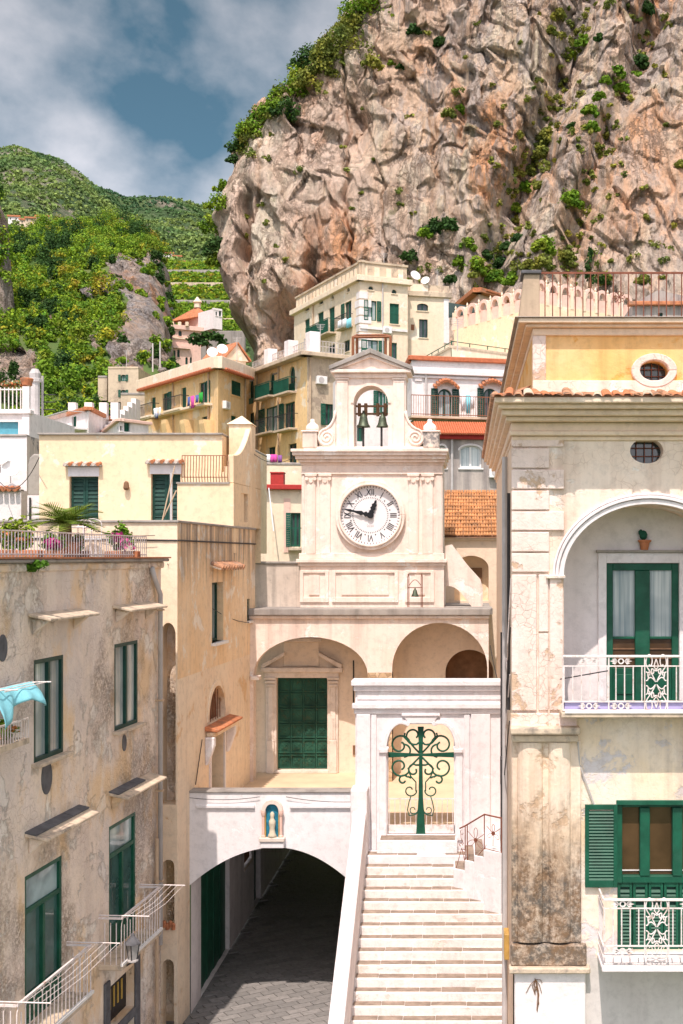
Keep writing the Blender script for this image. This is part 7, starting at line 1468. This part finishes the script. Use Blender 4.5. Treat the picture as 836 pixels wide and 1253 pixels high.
# cypress, pine
def tree(name, label, cat, px, py, Y, crowns, mat, size, th):
    b = P(px, py, Y); t = thing(name, label, cat, b); MB().tube([b, b+Vector((0, 0, th))], .22, 7, .1).build('trunk', 'wood', t); leaf_mesh('crown', [(b.x+x, b.y+y, b.z+z, a, c, d, n) for x, y, z, a, c, d, n in crowns], size, mat, t)
tree('cypress_tree', 'slim dark cypress standing before the cliff above the rusty railing', 'tree', 722, 352, 128, [(0, 0, 1.2, .8, .8, 1.1, 160), (0, 0, 2.3, .72, .7, 1.0, 150), (0, 0, 3.2, .5, .5, .9, 110), (0, 0, 3.9, .25, .25, .6, 50)], 'leaf_dark', .16, 3.2)
tree('umbrella_pine', 'broad umbrella pine in front of the pink villa', 'tree', 254, 440, 150, [(-1.6, 0, 2.5, 1.3, 1, .8, 260), (0, 0, 2.9, 1.4, 1, .8, 280), (1.4, 0, 2.7, 1.2, 1, .7, 240), (-.6, 0, 2.0, 1.2, .9, .5, 160), (2.0, 0, 2.0, .8, .8, .5, 120)], 'leaf_dark', .2, 2.4)
# --- wooded near hill
crest = [(-60, 300), (0, 292), (15, 288), (60, 277), (100, 275), (135, 273), (165, 280), (185, 292), (198, 312), (206, 338), (211, 372), (215, 420), (217, 465), (232, 500)]
rocks = [(150, 326, 20, 14), (168, 350, 18, 20), (140, 352, 14, 12), (186, 340, 20, 32), (176, 402, 24, 42), (200, 392, 14, 70), (158, 436, 24, 24), (16, 446, 28, 22), (36, 462, 14, 16), (112, 356, 8, 10), (118, 418, 7, 10), (60, 385, 5, 6)]
def rockmask(px, py): return any(((px-a)/c)**2+((py-b)/d)**2 < 1+.5*noise.noise(Vector((px/9, py/9, 2))) for a, b, c, d in rocks)
def hillP(px, t):
    Yc = 268; Y = 122+(Yc-122)*t; cp = lerp_tab(crest, px); zc = PZ(cp+4, Yc); zb = 24.0
    p = .78 if t < 1 else 1; z = zb+(zc-zb)*(t**p) if t <= 1 else zc-(t-1)*60
    x = PX(px, Y); z += (2.6*noise.noise(Vector((x/16, Y/16, 1)))+1.2*noise.noise(Vector((x/5, Y/5, 4))))*min(1, t*4)*min(1, max(0, (1.02-t)*9))
    return (x, Y, z)
nu, nv = 260, 320; V = []; mk = []
for i in range(nu):
    px = -80+315*i/(nu-1)
    for j in range(nv): V.append(hillP(px, 1.15*j/(nv-1)))
for i in range(nu-1):
    for j in range(nv-1):
        x, y, z = V[i*nv+j]; mk.append(1 if rockmask(CX+F*x/y, HY-F*(z-CZ)/y) else 0)
V = [(x, y-(2.6*abs(noise.noise(Vector((x/2.2, z/4, 5))))+3.0*noise.noise(Vector((x/6, z/9, 1)))+1.2*noise.fractal(Vector((x/1.5, .2, z/2)), .8, 2, 4) if mk[min(i//nv, nu-2)*(nv-1)+min(i % nv, nv-2)] else 0), z) for i, (x, y, z) in enumerate(V)]
grid_mesh('wooded_hill', V, nu, nv, ['hill_soil', 'rock_grey'], mk, kind='structure')
cr = []
seen = []
for n_ in range(5200):
    px = random.uniform(-40, 216); t = random.random()**.8; x, y, z = hillP(px, t); py = HY-F*(z-CZ)/y
    r = random.choice((.8, 1.1, 1.5, 1.9, 2.5))*(.75+.4*t); pt_ = HY-F*(z+r-CZ)/y
    if (rockmask(px, py) or rockmask(px, pt_) or rockmask(px+6, pt_) or rockmask(px-6, pt_)) and (r > 1.1 or random.random() < .82): continue
    if any((x-a)**2+((y-b)*.8)**2+(z-c)**2 < (.62*(r+q))**2 for a, b, c, q in seen): continue
    seen.append((x, y, z, r)); cr.append((x, y, z+r*.6, r*1.05, r, r*random.uniform(.85, 1.2), int(210+210*r)))
for n_ in range(60):          # trees low by the pink villa and the stone house
    px = random.uniform(60, 262); Y = random.uniform(124, 150); z = lerp_tab(hillZ, Y)-3.5; r = random.uniform(1.2, 2.2); cr.append((PX(px, Y), Y, z+r*.6, r*1.2, r, r, int(60+40*r)))
for n_ in range(90):
    px = random.uniform(40, 150); Y = random.uniform(100, 124); z = lerp_tab(hillZ, Y)-min(1, max(0, (230-px)/60))*min(4, max(0, (Y-90)*.1)); r = random.uniform(.7, 1.5)
    if not (118 < px < 172 and Y < 121): cr.append((PX(px, Y), Y, z+r*.5, r*1.2, r, r, int(80+60*r)))
for n_ in range(40):          # steep green pillar at the far left
    py = random.uniform(235, 345); px = random.uniform(-30, lerp_tab([(235, 2), (260, 9), (300, 13), (350, 10)], py)); q = P(px, py, 150); r = random.uniform(.8, 1.5); cr.append((q.x, q.y, q.z, r, r, r*1.1, int(60+40*r)))
kinds = [[], [], []]
for q in cr:
    v = noise.noise(Vector((q[0]/9, q[1]/9, q[2]/9)))+random.gauss(0, .22); k = 1 if v > .25 else (2 if v < -.28 else 0)
    if k == 1: q = (q[0], q[1], q[2]+.4, q[3]*.8, q[4]*.8, q[5]*1.35, int(q[6]*1.2))
    kinds[k].append(q)
for q, sz, mt, lb_ in ((kinds[0], .17, 'leaf_wood', 'mixed yellow-green broadleaf woodland covering the hill on the left'), (kinds[1], .155, 'leaf_dark', 'dark evergreen trees mixed into the woodland on the left hill'), (kinds[2], .175, 'leaf_bright', 'bright fresh green trees mixed into the woodland on the left hill')): leaf_mesh('woodland', q, sz, mt, kind='stuff', label=lb_)
m = MB(); m.lathe((PX(-22, 152), 152, 20), [(6, 0), (4.6, 14), (3.6, 25), (3.0, 33), (1.2, 37)], 14); m.build('rock_pillar', 'rock_grey', kind='structure')
# --- far mountain and terraced valley
mcrest = [(-90, 196), (0, 190), (20, 185), (48, 190), (75, 200), (95, 212), (120, 231), (150, 248), (165, 247), (200, 244), (235, 251), (265, 259), (340, 270)]
def mtP(px, t):
    Y = 430+870*t; zc = PZ(lerp_tab(mcrest, px), 1300); zb = 60; z = zb+(zc-zb)*t**.80 if t <= 1 else zc-(t-1)*900; x = PX(px, Y)
    z += (26*noise.noise(Vector((x/150, Y/190, 1)))+12*noise.noise(Vector((x/50, Y/60, 7))))*min(1, t*5)*min(1, max(0, (1-t)*6)); 
    if px > 170: z += 3*math.sin(z/4)
    return x, Y, z
nu, nv = 150, 150; grid_mesh('far_mountain', [mtP(-110+470*i/(nu-1), 1.1*j/(nv-1)) for i in range(nu) for j in range(nv)], nu, nv, ['mountain_soil'], kind='structure')
cr = []
for n_ in range(15000):
    px = random.uniform(-50, 300); t = random.random()**1.1; x, y, z = mtP(px, t)
    if noise.noise(Vector((x/90, y/120, z/60))) > .62: continue
    r = random.uniform(1.4, 3.4); cr.append((x, y, z+r*.2, r*1.1, r, r*.7, 12))
leaf_mesh('mountain_woods', cr, 1.15, 'leaf_far', kind='stuff', label='far green woods spread over the mountain slope')
vt = [(413, 290, 'concrete'), (397, 315, 'stone_house'), (374, 345, 'concrete'), (352, 375, 'stone_house'), (336, 400, 'concrete')]
for k, (py, Y, mt) in enumerate(vt):
    q = P(190, py, Y); w = thing('terrace_wall', ('lowest and nearest terrace wall of the valley vineyard', 'second terrace wall up in the valley', 'third terrace wall up in the valley', 'fourth terrace wall up in the valley', 'highest terrace wall in the valley')[k], 'terrace wall', q)
    MB().box(PX(196, Y), PX(300, Y), Y, Y+1, q.z-6, q.z+1.6).build('wall', mt, w, bevel=.1)
    nxt = vt[k+1] if k < 4 else (322, 432, ''); z2 = PZ(nxt[0], nxt[1])
    st_ = MB().quad((PX(190, Y), Y+.9, q.z+1.5), (PX(310, Y), Y+.9, q.z+1.5), (PX(310, nxt[1]), nxt[1], z2+.3), (PX(190, nxt[1]), nxt[1], z2+.3)).build('vineyard_terrace', 'hill_soil', kind='structure')
    cr = []
    for i in range(260): t = random.random(); px = random.uniform(198, 292); yy = Y+1+(nxt[1]-Y-1)*t; zz = q.z+1.5+(z2+.3-q.z-1.5)*t; r = random.uniform(.5, 1.3); cr.append((PX(px, yy), yy, zz+.4, r*1.5, r, r*.7, 14))
    leaf_mesh('vines', cr, .5, 'leaf_bright' if k < 2 else 'leaf_wood', st_, kind='stuff')
FH = [(10, 24, 264, 274, 900, 'white_house', 'leftmost white house of the far mountain hamlet'), (24, 32, 268, 275, 910, 'cream_house', 'small cream house second in the far mountain hamlet'), (31, 43, 266, 277, 890, 'stone_house', 'stone house third in the far mountain hamlet'), (44, 60, 264, 275, 900, 'cream_house', 'rightmost long house of the far mountain hamlet'),
      (137, 150, 267, 273, 950, 'cream_house', 'lone cream house on the far mountain crest'), (200, 212, 309, 317, 620, 'white_house', 'upper white valley house under the mountain'), (212, 222, 313, 320, 610, 'white_house', 'white valley house right of the upper one'), (220, 238, 320, 327, 590, 'stone_house', 'long stone farmhouse on the valley terraces'),
      (208, 222, 336, 350, 425, 'cream_house', 'large ochre farmhouse left on the lower valley terraces'), (222, 229, 340, 351, 426, 'stone_house', 'small stone barn beside the ochre farmhouse'), (252, 268, 345, 358, 400, 'white_house', 'white house on the lower terraces near the cliff'), (246, 252, 332, 338, 480, 'white_house', 'tiny white house above the terraces near the cliff')]
for x0, x1, yt, yb, Y, mt, lb_ in FH:
    if x0 < 190 or Y > 450:
        best = min(((abs(HY-F*(q[2]-CZ)/q[1]-yb-1), q) for q in (mtP((x0+x1)/2, .03+.97*i/400) for i in range(400))), key=lambda v: v[0]); Y = best[1][1]-3
    w = x1-x0; nw = max(1, int(w/5)); house('valley_house', lb_, None, (x0, Y), (x1, Y+1), yt, yb+4, mt, opsR=[(x0+w*(i+.3)/nw, x0+w*(i+.3)/nw+1.4, yt+2.2, yt+4.6, 'dk') for i in range(nw)], edge='terracotta', eh=.8, eave=.5, dep=14)
